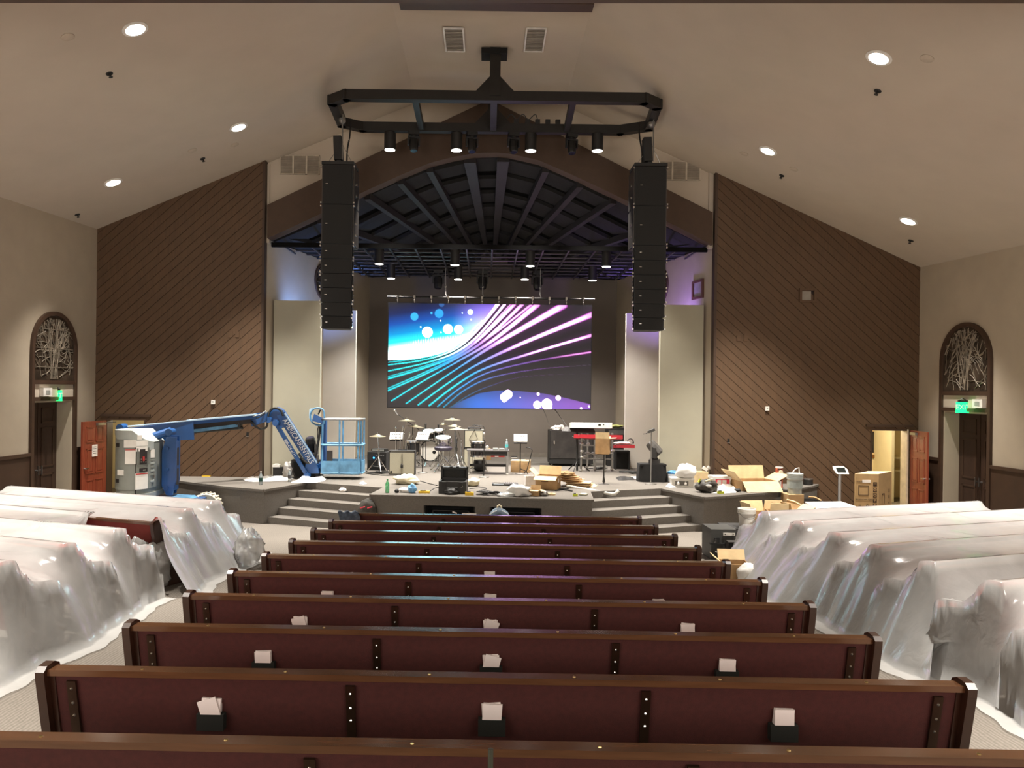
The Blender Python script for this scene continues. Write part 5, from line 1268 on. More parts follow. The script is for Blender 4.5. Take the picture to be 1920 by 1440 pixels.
# boom mic in front of the kit
f = gpt(773, 874); Yb = f.y; o = thing('boom_mic_stand', 'microphone high on a long black boom in front of the drums', 'microphone', (f.x, Yb, ST))
a, c = P(740, 771, Yb-.3), P(786, 806, Yb); L_ = lambda p: p-o.location
b = MB(); b.cyl((0, 0, .02), L_(P(774, 799, Yb)), .013, n=8); b.build('pole', CABLE, o)
b = MB(); b.cyl(L_(P(746, 777, Yb-.3)), L_(c), .011, n=6); b.build('boom', CABLE, o)
b = MB(); b.cyl(L_(P(746, 778, Yb-.3)), L_(P(741, 771.5, Yb-.3)), .020, .028, n=10); b.ball(L_(P(739.5, 769.5, Yb-.3)), .042, 10); b.build('mic', CHROME, o, smooth=True)
b = MB(); tripod(b, .25, .01, .3); b.build('leg', CABLE, o)
# round base mic stand before the table
f = gpt(907, 895); o = thing('mic_stand', 'straight microphone stand with round base before the black table', 'microphone', (f.x, f.y, ST)); Z = Hz(814, f.y)-ST
b = MB(); b.cyl((0, 0, .02), (0, 0, Z-.10), .012, n=8); b.build('pole', CABLE, o); base_disc(o, .135)
b = MB(); b.cyl((.0, 0, Z-.14), (-.005, 0, Z-.02), .018, .026, n=10); b.ball((-.008, 0, Z+.01), .038, 10); b.build('mic', CHROME, o, smooth=True)
b = MB(); b.cyl((0, 0, Z*.46), (0, 0, Z*.46+.05), .02, n=8); b.build('clutch', CHROME, o)
# folded stand leaning
f = gpt(990, 889); o = thing('folding_stand', 'black folded boom stand leaning right of the monitor mixer pole', 'stand', (f.x, f.y, ST))
q = lambda px, py: P(px, py, f.y)-o.location
b = MB(); b.cyl(q(987, 884), q(998, 845), .012, n=6); b.tube([q(998, 845), q(997, 842), q(993, 840), q(986, 839)], .011, 6); b.build('pole', CABLE, o)
for a_, c_ in (((987, 884), (976, 879)), ((987, 884), (991, 891)), ((987, 884), (979, 889))):
    b = MB(); b.cyl(q(*a_), q(*c_), .011, n=6); b.build('leg', CABLE, o)
# --- amplifiers and cabinets
def amp(name, label, px0, px1, pyt, pyb, dep, grille=AMPG, seam=True, rz=0.0, tol=AMPB, mm=.022):
    a = gpt((px0+px1)/2, pyb); Y = a.y; W_ = wpx(px1-px0, Y); H_ = Hz(pyt, Y)-ST; o = thing(name, label, 'amplifier', (a.x, Y, ST), rz)
    b = MB(); b.bbox((-W_/2, .0, 0), (W_/2, dep, H_)); b.build('cabinet', tol, o, bevel=.015, seg=2)
    b = MB(); b.bbox((-W_/2+mm, -.012, mm), (W_/2-mm, .004, H_-mm*2.2)); b.build('grille', grille, o)
    b = MB(); b.bbox((-W_/2+.04, -.006, H_-.035), (W_/2-.04, .0, H_-.015)); b.build('control_strip', mat('amp_panel', (92, 88, 80), .4, .4), o)
    return o, W_, H_
o, W_, H_ = amp('guitar_amplifier', 'tan-fronted guitar amplifier at the front of the drums', 729, 778, 847, 890, .28)
b = MB(); b.bbox((-.004, -.016, .03), (.004, -.01, H_-.06)); b.build('grille_seam', mat('amp_seam', (120, 112, 96), .8), o)
b = MB(); b.ball((-W_/2+.06, -.018, .07), .03, 10, (1, .3, 1)); b.build('badge', CABLE, o)
b = MB(); b.bar((-.12, .12, H_+.02), (.12, .12, H_+.02), .03, .02); b.build('handle', CABLE, o)
b = MB(); b.tube(curve_pts([(0, -.03, H_-.08), (.005, -.03, H_*.5), (.0, -.03, H_*.3)], 4), .010, 6); b.lathe([(.0, 0), (.035, .02), (.03, .09), (.012, .12)], (0, -.04, H_*.27), 12); o2 = b.build('hanging_mic', CABLE); o2.parent = o
o, W_, H_ = amp('speaker_cabinet', 'tall grey-fronted speaker cabinet stack behind the black table', 869, 906, 840, 879, .35); h1 = H_
f = Vector(o.location); Y = f.y; W_ = wpx(36, Y); H2 = Hz(806, Y)-ST-h1
o = thing('speaker_cabinet', 'grey-fronted speaker cabinet on top of another behind the table', 'amplifier', (f.x, Y, ST+h1))
b = MB(); b.bbox((-W_/2, 0, 0), (W_/2, .35, H2)); b.build('cabinet', AMPB, o, bevel=.015)
b = MB(); b.bbox((-W_/2+.025, -.012, .02), (W_/2-.025, .004, H2-.035)); b.build('grille', AMPG, o)
b = MB(); b.bbox((-W_/2-.005, -.004, H2-.02), (W_/2+.005, .3, H2+.002)); b.build('top_edge', GREYP, o)
b = MB(); b.tube(curve_pts([(.02, -.02, H2), (-.05, -.03, H2*.75), (-.12, -.02, H2*.45), (0, -.02, H2*.42), (.10, -.02, H2*.5), (.05, -.02, H2*.8), (.02, -.02, H2)], 5), .006, 5); b.build('cable', CABLE, o)
t0 = thing('amplifier_head', 'low black amplifier head with cables on the upper grey cabinet', 'amplifier', (f.x+.03, Y+.1, ST+h1+H2+.004))
b = MB(); b.bbox((-.20, -.08, 0), (.18, .14, .06)); b.build('body', AMPB, t0, bevel=.01); b = MB(); b.bbox((-.15, -.086, .012), (.14, -.08, .045)); b.build('front_panel', CHROME, t0)
b = MB(); b.tube(curve_pts([(-.1, 0, .07), (-.02, 0, .13), (.08, 0, .10), (.2, 0, .11), (.27, 0, .02), (.28, -.05, -.05)], 5), .009, 5); b.tube(curve_pts([(-.05, 0, .07), (.05, .05, .12), (.15, 0, .08)], 5), .009, 5); b.build('cable', CABLE, t0)
# black rack with blue light by the hi-hat
f = gpt(706, 882); Y = f.y; o = thing('bass_amplifier', 'black bass amplifier with a small blue light by the lift basket', 'amplifier', (f.x, Y, ST), -.25); W_ = wpx(38, Y); H_ = Hz(850, Y)-ST
b = MB(); b.bbox((-W_/2, 0, 0), (W_/2, .4, H_)); b.build('cabinet', AMPB, o, bevel=.012)
b = MB(); b.bbox((-W_/2+.03, -.01, .03), (W_/2-.03, .003, H_*.55)); b.build('grille', MATTE, o)
b = MB(); b.ball((-.08, -.012, H_*.68), .022, 8); b.build('indicator', emit('blue_led', (40, 160, 255), 12), o)
b = MB()
for k in range(5): b.cyl((-.0+k*.05, -.01, H_*.82), (k*.05, .0, H_*.82), .012, n=8)
b.build('knob', STEEL, o)
o = thing('rack_unit', 'flat black unit lying on the black bass amplifier', 'amplifier', (f.x+.02, Y+.12, ST+H_+.003), -.25); b = MB(); b.bbox((-.20, 0, 0), (.2, .24, .075)); b.build('body', CABLE, o, bevel=.008); b = MB(); b.bbox((-.17, -.006, .015), (.17, 0, .06)); b.build('front_panel', GREYP, o)
# --- black table with its things
f = gpt(914, 890); Y = f.y; a, c = P(876, 890, Y), P(953, 890, Y); H_ = Hz(844, Y)-ST
o = thing('work_table', 'black steel-legged table in the middle of the stage', 'table', (f.x, Y, ST)); x0, x1 = a.x-f.x, c.x-f.x; D_ = .55
b = MB(); b.bbox((x0-.02, -.02, H_-.03), (x1+.02, D_, H_)); b.build('tabletop', mat('table_top', (84, 80, 78), .45), o, bevel=.006)
b = MB(); b.bbox((x0+.42, .0, H_-.14), (x1-.03, .03, H_-.03)); b.build('apron', CABLE, o)
for x in (x0+.03, x1-.03):
    for y in (.03, D_-.03):
        b = MB(); b.bbox((x-.03, y-.02, .04), (x+.03, y+.02, H_-.03)); b.build('leg', STEEL, o)
        b = MB(); b.lathe([(.03, 0), (.036, .02), (.03, .045)], (x, y, 0), 10); b.build('foot', WHITE, o)
b = MB(); b.bar((x0+.05, .27, .22), (x1-.05, .27, .22), .06, .06); b.build('stretcher', CABLE, o)
def bottle(label, foot, h, r, m1, capm, labm=None, z=ST, loc=None, group=None):
    f = loc or PZ(foot[0], foot[1], z); o = thing('bottle', label, 'bottle', f, group=group)
    b = MB(); b.lathe([(r*.9, 0), (r, .01), (r, h*.62), (r*.75, h*.74), (r*.35, h*.86), (r*.33, h*.93)], n=16); b.build('body', m1, o, smooth=True)
    b = MB(); b.cyl((0, 0, h*.92), (0, 0, h), r*.42, n=12); b.build('cap', capm, o)
    if labm: b = MB(); b.lathe([(r*1.02, h*.25), (r*1.02, h*.52)], n=16); b.build('label_band', labm, o, smooth=True)
CLEARP = clear('clear_bottle', (215, 228, 232), .45, .08, .5)
bottle('clear water bottle with blue label on the black table', None, .29, .042, CLEARP, WHITE, mat('label_aqua', (90, 200, 205), .5), loc=(f.x+wpx(35.5, Y), Y+.12, ST+H_))
bottle('clear water bottle with dark green label on the left stage corner', (489, 909), .31, .042, CLEARP, WHITE, mat('label_green', (28, 72, 62), .5))
bottle('clear water bottle by the base of the lift jib', (543, 903), .30, .042, CLEARP, WHITE, mat('label_dark', (60, 60, 64), .5))
bottle('green soda bottle at the front left of the stage', (726, 924), .29, .042, clear('green_bottle', (70, 200, 120), .62, .08, .5), mat('cap_green', (40, 150, 80), .4), mat('label_pale_green', (120, 205, 150), .5))
o = thing('power_adapter', 'pair of small grey boxes on the black table', 'box', (f.x+wpx(22, Y), Y+.1, ST+H_))
for x in (-.10, .06): b = MB(); b.bbox((x-.07, -.04, 0), (x+.07, .07, .05)); b.build('box_body', GREYP, o, bevel=.008)
o = thing('paper_cup', 'small white item on the table behind the dark drum', 'cup', (f.x-wpx(1, Y), Y+.15, ST+H_)); b = MB(); b.lathe([(.03, 0), (.045, .09), (.04, .09), (.028, .005)], n=14); b.build('cup', WHITE, o, smooth=True); b = MB(); b.lathe([(.02, .09), (.03, .1), (.0, .12)], n=10); b.build('lid', WHITE, o)
# stool-like black floor tom case under the table
f2 = gpt(900, 885); o = thing('drum_case', 'round black drum shell on the floor under the table', 'drum', (f2.x, f2.y+.25, ST)); b = MB(); b.lathe([(.10, 0), (.16, .04), (.19, .18), (.17, .30), (.02, .31)], n=20); b.build('shell', DRUM, o, smooth=True); b = MB(); b.bar((-.1, -.05, .02), (-.22, -.2, .12), .05, .02); b.build('pedal', CHROME, o)
# --- cardboard boxes
def carton(label, loc, W_, D_, H_, rz, flaps=None, group=None, m=None, th=.012, name='cardboard_box', closed=False, cat='box'):
    """open or closed carton; flaps: angles (rad from vertical) for front, back, left, right, or None; origin at the base centre"""
    m = m or CARD; o = thing(name, label, cat, loc, rz, group)
    for nm, lo, hi in (('front_wall', (-W_/2, -D_/2, 0), (W_/2, -D_/2+th, H_)), ('back_wall', (-W_/2, D_/2-th, 0), (W_/2, D_/2, H_)), ('side_wall', (-W_/2, -D_/2+th, 0), (-W_/2+th, D_/2-th, H_)), ('side_wall', (W_/2-th, -D_/2+th, 0), (W_/2, D_/2-th, H_))):
        b = MB(); b.bbox(lo, hi); b.build(nm, m, o)
    b = MB(); b.bbox((-W_/2+th, -D_/2+th, 0), (W_/2-th, D_/2-th, th)); b.build('bottom', m, o)
    if closed:
        for s in (-1, 1): b = MB(); b.bbox((-W_/2, min(0, s*D_/2), H_), (W_/2, max(0, s*D_/2)-s*0, H_+th)); b.build('flap', CARDL, o)
        b = MB(); b.bbox((-W_/2-.001, -.03, H_+th), (W_/2+.001, .03, H_+th+.002)); b.build('tape', mat('tape_tan', (188, 152, 104), .35), o)
    if flaps:
        for k, an in enumerate(flaps):
            if an is None: continue
            fl = min(W_, D_)/2
            if k < 2:
                s = -1 if k == 0 else 1; y = s*D_/2; d = Vector((0, s*math.sin(an), math.cos(an))); a, c = Vector((-W_/2, y, H_)), Vector((W_/2, y, H_)); nn = Vector((0, -s*math.cos(an), math.sin(an)))
            else:
                s = -1 if k == 2 else 1; x = s*W_/2; d = Vector((s*math.sin(an), 0, math.cos(an))); a, c = Vector((x, -D_/2, H_)), Vector((x, D_/2, H_)); nn = Vector((-s*math.cos(an), 0, math.sin(an)))
            b = MB(); b.hexa([a, c, c+nn*.008, a+nn*.008, a+d*fl, c+d*fl, c+d*fl+nn*.008, a+d*fl+nn*.008]); b.build('flap', CARDL, o)
    return o
f = gpt(977, 886); carton('closed cardboard box on the stage behind the monitor mixer pole', (f.x, f.y+.2, ST), wpx(36, f.y), .38, Hz(864, f.y)-ST, -.12, closed=True)
f = gpt(1029, 918); o = carton('open cardboard box standing at the front of the stage', (f.x, f.y+.22, ST), wpx(42, f.y), .42, Hz(892, f.y)-ST, -.28, flaps=(1.9, .35, .8, 1.0))
b = MB(); Wb = wpx(42, f.y); b.bbox((-.12, -.2125, .17), (.04, -.2105, .19)); b.build('printed_line', mat('ink_brown', (90, 60, 40), .8), o)
b = MB(); b.bbox((Wb/2-.0, -.10, .15), (Wb/2+.002, -.0, .24)); b.build('paper_tag', PAPER, o)
f = gpt(1125, 848); 
o = None
# --- music stand, keyboards, racks at right
f = gpt(1082, 884); Y = f.y; o = thing('music_stand', 'black music stand before the keyboards', 'stand', (f.x, Y, ST)); q = lambda px, py, dy=0: P(px, py, Y+dy)-o.location
b = MB(); b.cyl((0, 0, .02), q(1082, 806), .03, n=10); b.build('pole', CABLE, o)
b = MB(); b.hexa([q(1053, 808), q(1117, 811), q(1117, 811, .02), q(1053, 808, .02), q(1059, 800, .12), q(1112, 802, .12), q(1112, 802, .14), q(1059, 800, .14)]); b.build('desk', mat('desk_black', (52, 48, 47), .5), o)
b = MB(); b.bar(q(1053, 809, -.04), q(1117, 812, -.04), .07, .02); b.build('ledge', CABLE, o)
b = MB(); tripod(b, .30, .01, .35, 3, 2.2, .014); b.build('leg', CABLE, o)
f = gpt(1058, 874); Y = f.y; a, c = P(1030, 874, Y), P(1112, 874, Y); H_ = Hz(806, Y)-ST
o = thing('equipment_case', 'large scuffed black case on castors behind the music stand', 'case', ((a.x+c.x)/2, Y, ST)); W_ = c.x-a.x
SCUFF = mat('case_black', (52, 48, 46), .65, var=.22, scale=3)
b = MB(); b.bbox((-W_/2, 0, .22), (W_/2, .75, H_)); b.build('lid', SCUFF, o, bevel=.02)
b = MB(); b.bbox((-W_/2, .01, .07), (W_/2, .74, .21)); b.build('tray', CABLE, o, bevel=.015)
for x in (-W_/2+.08, W_/2-.08):
    for y in (.08, .66): b = MB(); b.cyl((x-.02, y, .035), (x+.02, y, .035), .035, n=12); b.build('castor', STEEL, o)
for x in (-W_/2+.015, W_/2-.015): b = MB(); b.bbox((x-.02, -.006, .22), (x+.02, .0, H_)); b.build('edge_strip', CABLE, o)
b = MB(); b.bbox((-W_/2+.12, -.02, H_*.62), (-W_/2+.15, 0, H_*.72)); b.build('latch', CHROME, o)
crumple('rag', 'small white cloth on top of the large black case', 'cloth', (a.x+wpx(14, Y), Y+.2, ST+H_), (.16, .12, .09), PAPER, 6)
crumple('rag', 'second white lump on the large black case nearer the keyboard', 'cloth', (a.x+wpx(23, Y), Y+.25, ST+H_), (.09, .08, .10), PAPER, 12)
for px0, py0, px1, py1, lab in ((1017, 762, 1033, 803, 'thin metal rod leaning from the black case to the screen, left one'), (1037, 763, 1066, 803, 'thicker metal rod leaning over the black case, right one')):
    a, c = P(px0, py0, Y+.5), P(px1, py1, Y+.3); b = MB(); b.cyl(a, c, .009 if px0 < 1030 else .014, n=6); tag(b.build('metal_rod', STEEL, origin=c), lab, 'rod')
# keyboard stand with two keyboards
f = gpt(1118, 886); Y = f.y+.25; o = thing('keyboard_stand', 'silver column keyboard stand holding the keyboards', 'stand', (f.x, Y, ST)); q = lambda px, py, dy=0: P(px, py, Y+dy)-o.location
for px, dy, top in ((1090, -.1, 812), (1102, .25, 800), (1116, .3, 812), (1134, -.1, 815), (1148, .25, 812)):
    b = MB(); t_ = q(px, top, dy); b.cyl((t_.x, dy, .03), (t_.x, dy, t_.z), .032, n=10); b.build('column', STEEL, o)
    b = MB(); b.ball((t_.x, dy, .04), .05, 8, (1, 1, .8)); b.build('foot', mat('foot_silver', (190, 186, 180), .3, .7), o)
for py in (835, 850, 860): b = MB(); b.cyl(q(1088, py), q(1150, py+1), .018, n=8); b.build('cross_tube', STEEL, o)
b = MB()
for px, py in ((1091, 832), (1091, 846), (1091, 857), (1103, 832), (1103, 850), (1116, 852), (1134, 845), (1149, 845), (1112, 850), (1097, 856)): b.ball(q(px, py, -.14 if px in (1091, 1134) else .1), .048, 8, (1.2, 1, .8))
stuff(b.build('clamp', mat('foot_silver', (190, 186, 180), .3, .7), o))
for (a_, c_, ln) in (((1074, 818), (1092, 828), .4), ((1085, 815), (1096, 826), .4)): b = MB(); b.bar(q(*a_, -.25), q(*c_, .2), .03, .02); b.build('tier_arm', STEEL, o)
RED_K = mat('keyboard_red', (165, 30, 42), .35, var=.03)
def keyboard(label, p0, p1, Y, dep, hh, m, loc=None, keys=True, tilt=0.0, tiltm=None, dY=0):
    a, c = P(p0[0], p0[1], Y), P(p1[0], p1[1], Y+dY); o = thing('keyboard', label, 'keyboard', (a+c)/2, math.atan2(c.y-a.y, c.x-a.x)); L_ = math.hypot(c.x-a.x, c.y-a.y)
    R = Matrix.Rotation(tilt, 3, 'X')
    b = MB(); b.box((0, 0, 0), (L_, dep, hh), R); b.build('body', m, o, bevel=.012, seg=2)
    b = MB(); b.box(R @ Vector((0, dep*.18, hh/2+.003)), (L_*.92, dep*.5, .014), R); b.build('keybed', PAPER, o)
    b = MB()
    for k in range(36):
        if k % 7 in (2, 6): continue
        b.box(R @ Vector((-L_*.45+L_*.9*(k+.5)/36, dep*.08, hh/2+.014)), (.010, dep*.28, .014), R)
    stuff(b.build('black_keys', CABLE, o))
    return o, L_, R
keyboard('red stage keyboard on the middle tier of the silver stand', (1076, 816), (1167, 823), Y-.1, .28, .10, RED_K, tilt=-.16, dY=-.15)
o, L_, R = keyboard('white keyboard on the top tier of the silver stand, its back to the pews', (1069, 795), (1146, 801), Y-.05, .34, .15, mat('keyboard_white', (226, 224, 216), .35), tilt=-.10)
b = MB(); b.box(R @ Vector((.22, -.172, .015)), (.07, .006, .05), R); b.build('logo_patch', CABLE, o); b = MB(); b.box(R @ Vector((.33, -.172, .02)), (.03, .006, .03), R); b.build('logo_patch', CABLE, o)
keyboard('second red keyboard standing by the right wall panel', (1153, 838), (1187, 836), Y+.45, .5, .09, RED_K, tilt=-.08)
f = gpt(1186, 884); o = thing('keyboard_leg_stand', 'thin black legs under the second red keyboard', 'stand', (f.x-.06, Y+.45, ST)); 
for x in (-.35, .02):
    b = MB(); b.cyl((x, 0, .01), (x, 0, Hz(842, Y+.45)-ST), .018, n=8); b.build('leg', CABLE, o)
b = MB(); b.bar((-.35, 0, Hz(842, Y+.45)-ST-.02), (.02, 0, Hz(842, Y+.45)-ST-.02), .03, .03); b.build('top_bar', CABLE, o)
crumple('power_adapter', 'white cable and adapter heap on the second red keyboard', 'adapter', P(1166, 832.5, Y+.4), (.24, .12, .035), PAPER, 5)
o = thing('headphones', 'dark headphones standing on the second red keyboard', 'headphones', P(1182, 832, Y+.45)); b = MB(); b.tube([(math.cos(t)*.08, 0, .05+math.sin(t)*.09) for t in np.linspace(-.3, PI+.3, 14)], .014, 6); b.build('band', CABLE, o)
for s in (-1, 1): b = MB(); b.ball((s*.08, 0, .035), .04, 8, (.6, 1, 1)); b.build('ear_cup', CABLE, o)
# black cabinets behind
for px0, px1, pyt, pyb, dy, nm, lab in ((1151, 1181, 842, 884, .75, 'speaker_box', 'black speaker box under the second red keyboard'), (1139, 1172, 799, 874, 1.6, 'equipment_rack', 'tall black equipment rack by the right wall panel')):
    Yk = Y+dy; a, c = P(px0, pyb, Yk), P(px1, pyb, Yk); W_ = c.x-a.x; H_ = Hz(pyt, Yk)-ST; o = thing(nm, lab, 'rack', ((a.x+c.x)/2, Yk, ST))
    b = MB(); b.bbox((-W_/2, 0, 0), (W_/2, .5, H_)); b.build('cabinet', AMPB, o, bevel=.015)
    if nm == 'equipment_rack':
        for k in range(5): b = MB(); b.bbox((-W_/2+.03, -.015, H_*(.3+.13*k)), (W_/2-.03, .002, H_*(.3+.13*k)+H_*.11)); b.build('rack_panel', CABLE if k % 2 else mat('rack_grey', (80, 78, 76), .5), o)
    else: b = MB(); b.bbox((-W_/2+.02, -.012, .02), (W_/2-.02, .002, H_-.02)); b.build('grille', MATTE, o)
Yr = Y+1.6; c = P(1156, 797, Yr); crumple('cable_coil', 'yellow and grey coil of leads on the tall black rack', 'cable', (c.x, Yr+.2, Hz(799, Yr)), (.20, .14, .05), mat('lead_yellow_grey', (150, 150, 90), .6, var=.3, scale=9), 8)
# box on a thin stand
f = gpt(1132, 908); Y2 = f.y; o = thing('mic_stand', 'thin dark round-base stand with a cardboard box on top', 'stand', (f.x, Y2, ST)); Hs = Hz(848, Y2)-ST
b = MB(); b.cyl((0, 0, .02), (0, 0, Hs-.01), .016, n=8); b.build('pole', CABLE, o); b = MB(); b.lathe([(.13, 0), (.13, .01), (.02, .02)], n=20); b.build('base', STEEL, o); b = MB(); b.bbox((-.16, -.1, Hs-.02), (.16, .12, Hs)); b.build('plate', CABLE, o)
b = MB(); b.lathe([(.035, .05), (.022, .16)], n=10); b.build('sleeve', CABLE, o)
carton('open cardboard box perched on the thin dark stand', (f.x-.03, Y2+.02, ST+Hs), wpx(26, Y2), .30, Hz(819, Y2)-ST-Hs, -.25, flaps=(-.05, 1.45, None, 1.5))
# moving head on a draped cube, with a round-base stand in front
f = gpt(1226, 905); Y = f.y; o = thing('draped_stand', 'cube draped in black cloth at the right edge of the stage', 'table', (f.x, Y+.28, ST)); W_ = wpx(50, Y); H_ = Hz(866, Y+.2)-ST
def cl(u, v):
    t = u*2*PI; r = 1/max(abs(math.cos(t)), abs(math.sin(t))); r = min(r, 1.22); k = W_/2*(1+.09*v+.025*v*math.sin(t*11))
    return (math.cos(t)*r*k, math.sin(t)*r*k*.62, H_*(1-v)+.004)
b = MB(); b.grid(cl, 64, 7, closed_u=True)
CLOTH = mat('black_cloth', (20, 18, 17), .95, var=.1, scale=10); b.build('cloth', CLOTH, o, smooth=True)
b = MB(); b.bbox((-W_*.5, -W_*.31, H_-.03), (W_*.5, W_*.31, H_+.002)); b.build('top', CLOTH, o, bevel=.01)
o = thing('moving_light', 'moving light standing on the black draped cube', 'stage light', (f.x+.07, Y+.28, ST+H_+.004)); moving_head(o, .86, -.75, PI/2-.3, hang=False, m1=mat('mover_dark', (40, 38, 37), .5), m2=mat('mover_grey', (78, 75, 73), .5))
f = gpt(1220, 908); o = thing('mic_stand', 'round-base stand with a clip-on device before the draped cube', 'stand', (f.x, f.y, ST)); base_disc(o, .14); Z = Hz(806, f.y)-ST
b = MB(); b.cyl((0, 0, .02), (0, 0, Z), .013, n=8); b.build('pole', STEEL, o)
b = MB(); b.box((0, 0, Z+.03), (.16, .10, .06), Matrix.Rotation(-.4, 3, 'Y')); b.build('device', mat('device_dark', (62, 60, 58), .5), o, bevel=.01)
b = MB(); b.tube([(-.05, 0, Z), (-.13, 0, Z-.04), (-.2, 0, Z-.05)], .009, 5); b.build('clip', CABLE, o)
# left: wedge monitor, moving light, low black box, drop cloth
f = gpt(572, 897); Y = f.y; o = thing('stage_monitor', 'black wedge stage monitor behind the lift jib', 'speaker', (f.x, Y, ST)); q = lambda px, py, dy=0: P(px, py, Y+dy)-o.location
b = MB(); b.prism([q(553, 897), q(597, 896), q(597, 868), q(568, 860), q(546, 862), q(547, 885)], (0, .24, 0)); b.build('cabinet', mat('wedge_black', (40, 37, 35), .75), o, bevel=.012)
b = MB(); b.prism([q(555, 894, -.01), q(590, 892, -.01), q(590, 868, -.01), q(567, 864, -.01), q(550, 866, -.01), q(551, 884, -.01)], (0, .012, 0)); b.build('grille', MATTE, o)
o = thing('moving_light', 'moving light on a black case behind the lift jib', 'stage light', P(583, 862, 19.24)); moving_head(o, .86, .35, -.35, hang=False, m1=mat('mover_grey', (78, 75, 73), .5), m2=mat('mover_dark', (40, 38, 37), .5))
pz = P(583, 862, 19.24); o = thing('flight_case', 'black case carrying the moving light behind the lift', 'case', (pz.x, 19.24, ST)); b = MB(); b.bbox((-.28, -.17, 0), (.28, .17, pz.z-ST-.002)); b.build('body', CABLE, o, bevel=.01); b = MB(); b.bbox((-.285, -.175, (pz.z-ST)*.7), (.285, .175, (pz.z-ST)*.7+.02)); b.build('edge_strip', STEEL, o)
f = gpt(527, 893.5); o = thing('gear_box', 'low black case against the left pale wall', 'case', (f.x, f.y, ST)); W_ = wpx(31, f.y); b = MB(); b.bbox((-W_/2, 0, 0), (W_/2, .22, Hz(881, f.y)-ST-.035)); b.build('body', AMPB, o, bevel=.01); b = MB(); b.bbox((-W_/2, -.005, Hz(881, f.y)-ST-.035), (W_/2, .222, Hz(881, f.y)-ST)); b.build('lid', CABLE, o)
zt = Hz(881, f.y)-ST; tagb = thing('white_box', 'small white box on the low black case', 'box', (f.x-.14, f.y+.11, ST+zt+.001)); b = MB(); b.bbox((-.09, -.08, 0), (.09, .08, .06)); b.build('body', WHITE, tagb, bevel=.01); b = MB(); b.bbox((-.04, -.05, .06), (.04, .05, .08)); b.build('lid', WHITE, tagb)
tagb = thing('small_bottle', 'tiny dark bottle on the low black case', 'bottle', (f.x+.08, f.y+.11, ST+zt+.001)); b = MB(); b.lathe([(.022, 0), (.022, .05), (.01, .07)], n=10); b.build('body', CABLE, tagb); b = MB(); b.cyl((0, 0, .07), (0, 0, .085), .012, n=8); b.build('cap', CABLE, tagb)
WHITEF = mat('white_cloth', (232, 230, 226), .85, var=.02)
def flat_cloth(label, pxs_, z=ST, m=None, hgt=.10, seed=0, name='drop_cloth', cat='cloth', group=None):
    pts = [PZ(x, y, z) for x, y in pxs_]; c = sum(pts, Vector())/len(pts); n = len(pts)
    def fn(u, v):
        t = u*n; i = int(t) % n; e = pts[i].lerp(pts[(i+1) % n], t-int(t)); p = c.lerp(e, v); k = noise.noise(Vector((p.x*3.1, p.y*3.1, seed)))+.6*noise.noise(Vector((p.x*8, p.y*8, seed+3)))
        h = (hgt*(.55+.75*k)*min(1, (1-v)*3.0))
        return (p.x-c.x, p.y-c.y, max(.006, h))
    b = MB(); b.grid(fn, n*8, 10, closed_u=True); o = b.build(name, m or WHITEF, smooth='all'); o.location = (c.x, c.y, z); return tag(o, label, cat, group)
flat_cloth('white plastic drop cloth crumpled on the left stage wing', [(455, 899), (470, 896.5), (500, 895), (530, 896), (552, 897), (540, 901), (505, 903), (475, 904), (460, 902)], hgt=.09, seed=1)
flat_cloth('white sheet bunched around the foot of the lift jib', [(545, 905), (560, 900), (580, 899), (600, 896), (614, 897), (608, 902), (590, 906), (565, 906)], hgt=.10, seed=5)
c = gpt(544, 896); crumple('white_bag', 'white plastic bag leaning on the wedge monitor behind the lift', 'bag', (c.x-.05, c.y, ST), (.13, .14, .22), WHITEF, 14)
c = gpt(597, 868); crumple('white_bag', 'white plastic bag behind the lift basket mast', 'bag', (P(600, 870, 19.75).x, 19.9, ST), (.14, .14, .34), WHITEF, 15)
# wall wedge at the left
# ================================================================== clutter along the stage front
CREAMF = mat('cream_foam', (232, 222, 190), .85, var=.03)
YEL = mat('yellow_tool', (232, 190, 40), .5, var=.05); LIME = mat('lime_tool', (190, 200, 50), .5)
def put(name, label, cat, px, py, sz, m, seed, group=None, z=ST, amp=.25, rz=0):
    p = PZ(px, py, z); return crumple(name, label, cat, (p.x, p.y, z), sz, m, seed, group, rz=rz, amp=amp)
put('packing_foam', 'cream packing bag lying left of the open black case', 'packaging', 762, 907, (.30, .22, .13), CREAMF, 31)
put('packing_foam', 'cream packing bag lying right of the open black case', 'packaging', 887, 911, (.16, .15, .11), CREAMF, 33)
p = PZ(681, 907, ST); flat_cloth('small scrap of white paper on the stage above the left steps', [(673, 907), (680, 903), (688, 907), (681, 909)], hgt=.05, seed=9, name='paper_scrap', cat='paper')
put('scrap_paper', 'crumpled paper on the upper left stage step', 'paper', 643, 922, (.09, .07, .05), PAPER, 35, z=ST-.152)
put('small_camera', 'small dark gadget on the stage right of the green bottle', 'gadget', 744, 924, (.05, .05, .05), CABLE, 36, amp=.1)
put('white_rag', 'white rag beside the blue and white bag', 'cloth', 760, 923, (.14, .09, .06), PAPER, 37)
BLUEBAG = mat('blue_bag', (110, 165, 210), .5, var=.25, scale=10)
put('snack_bag', 'blue and white plastic bag at the stage front', 'bag', 773, 924, (.10, .09, .11), BLUEBAG, 38)
def yellow(label, px, py, w, h, d, m=YEL, rz=0.0):
    p = PZ(px, py, ST); o = thing('yellow_tool', label, 'tool', (p.x, p.y+d/2, ST), rz)
    b = MB(); b.box((0, 0, h/2), (w, d, h)); b.build('body', m, o, bevel=min(w, h)*.25, seg=2)
    b = MB(); b.box((-w*.1, 0, h+.008), (w*.5, d*.5, .016)); b.build('button', CABLE, o); return o
yellow('flat yellow tool on the stage left of the black case', 795, 925, .24, .045, .09, rz=.05)
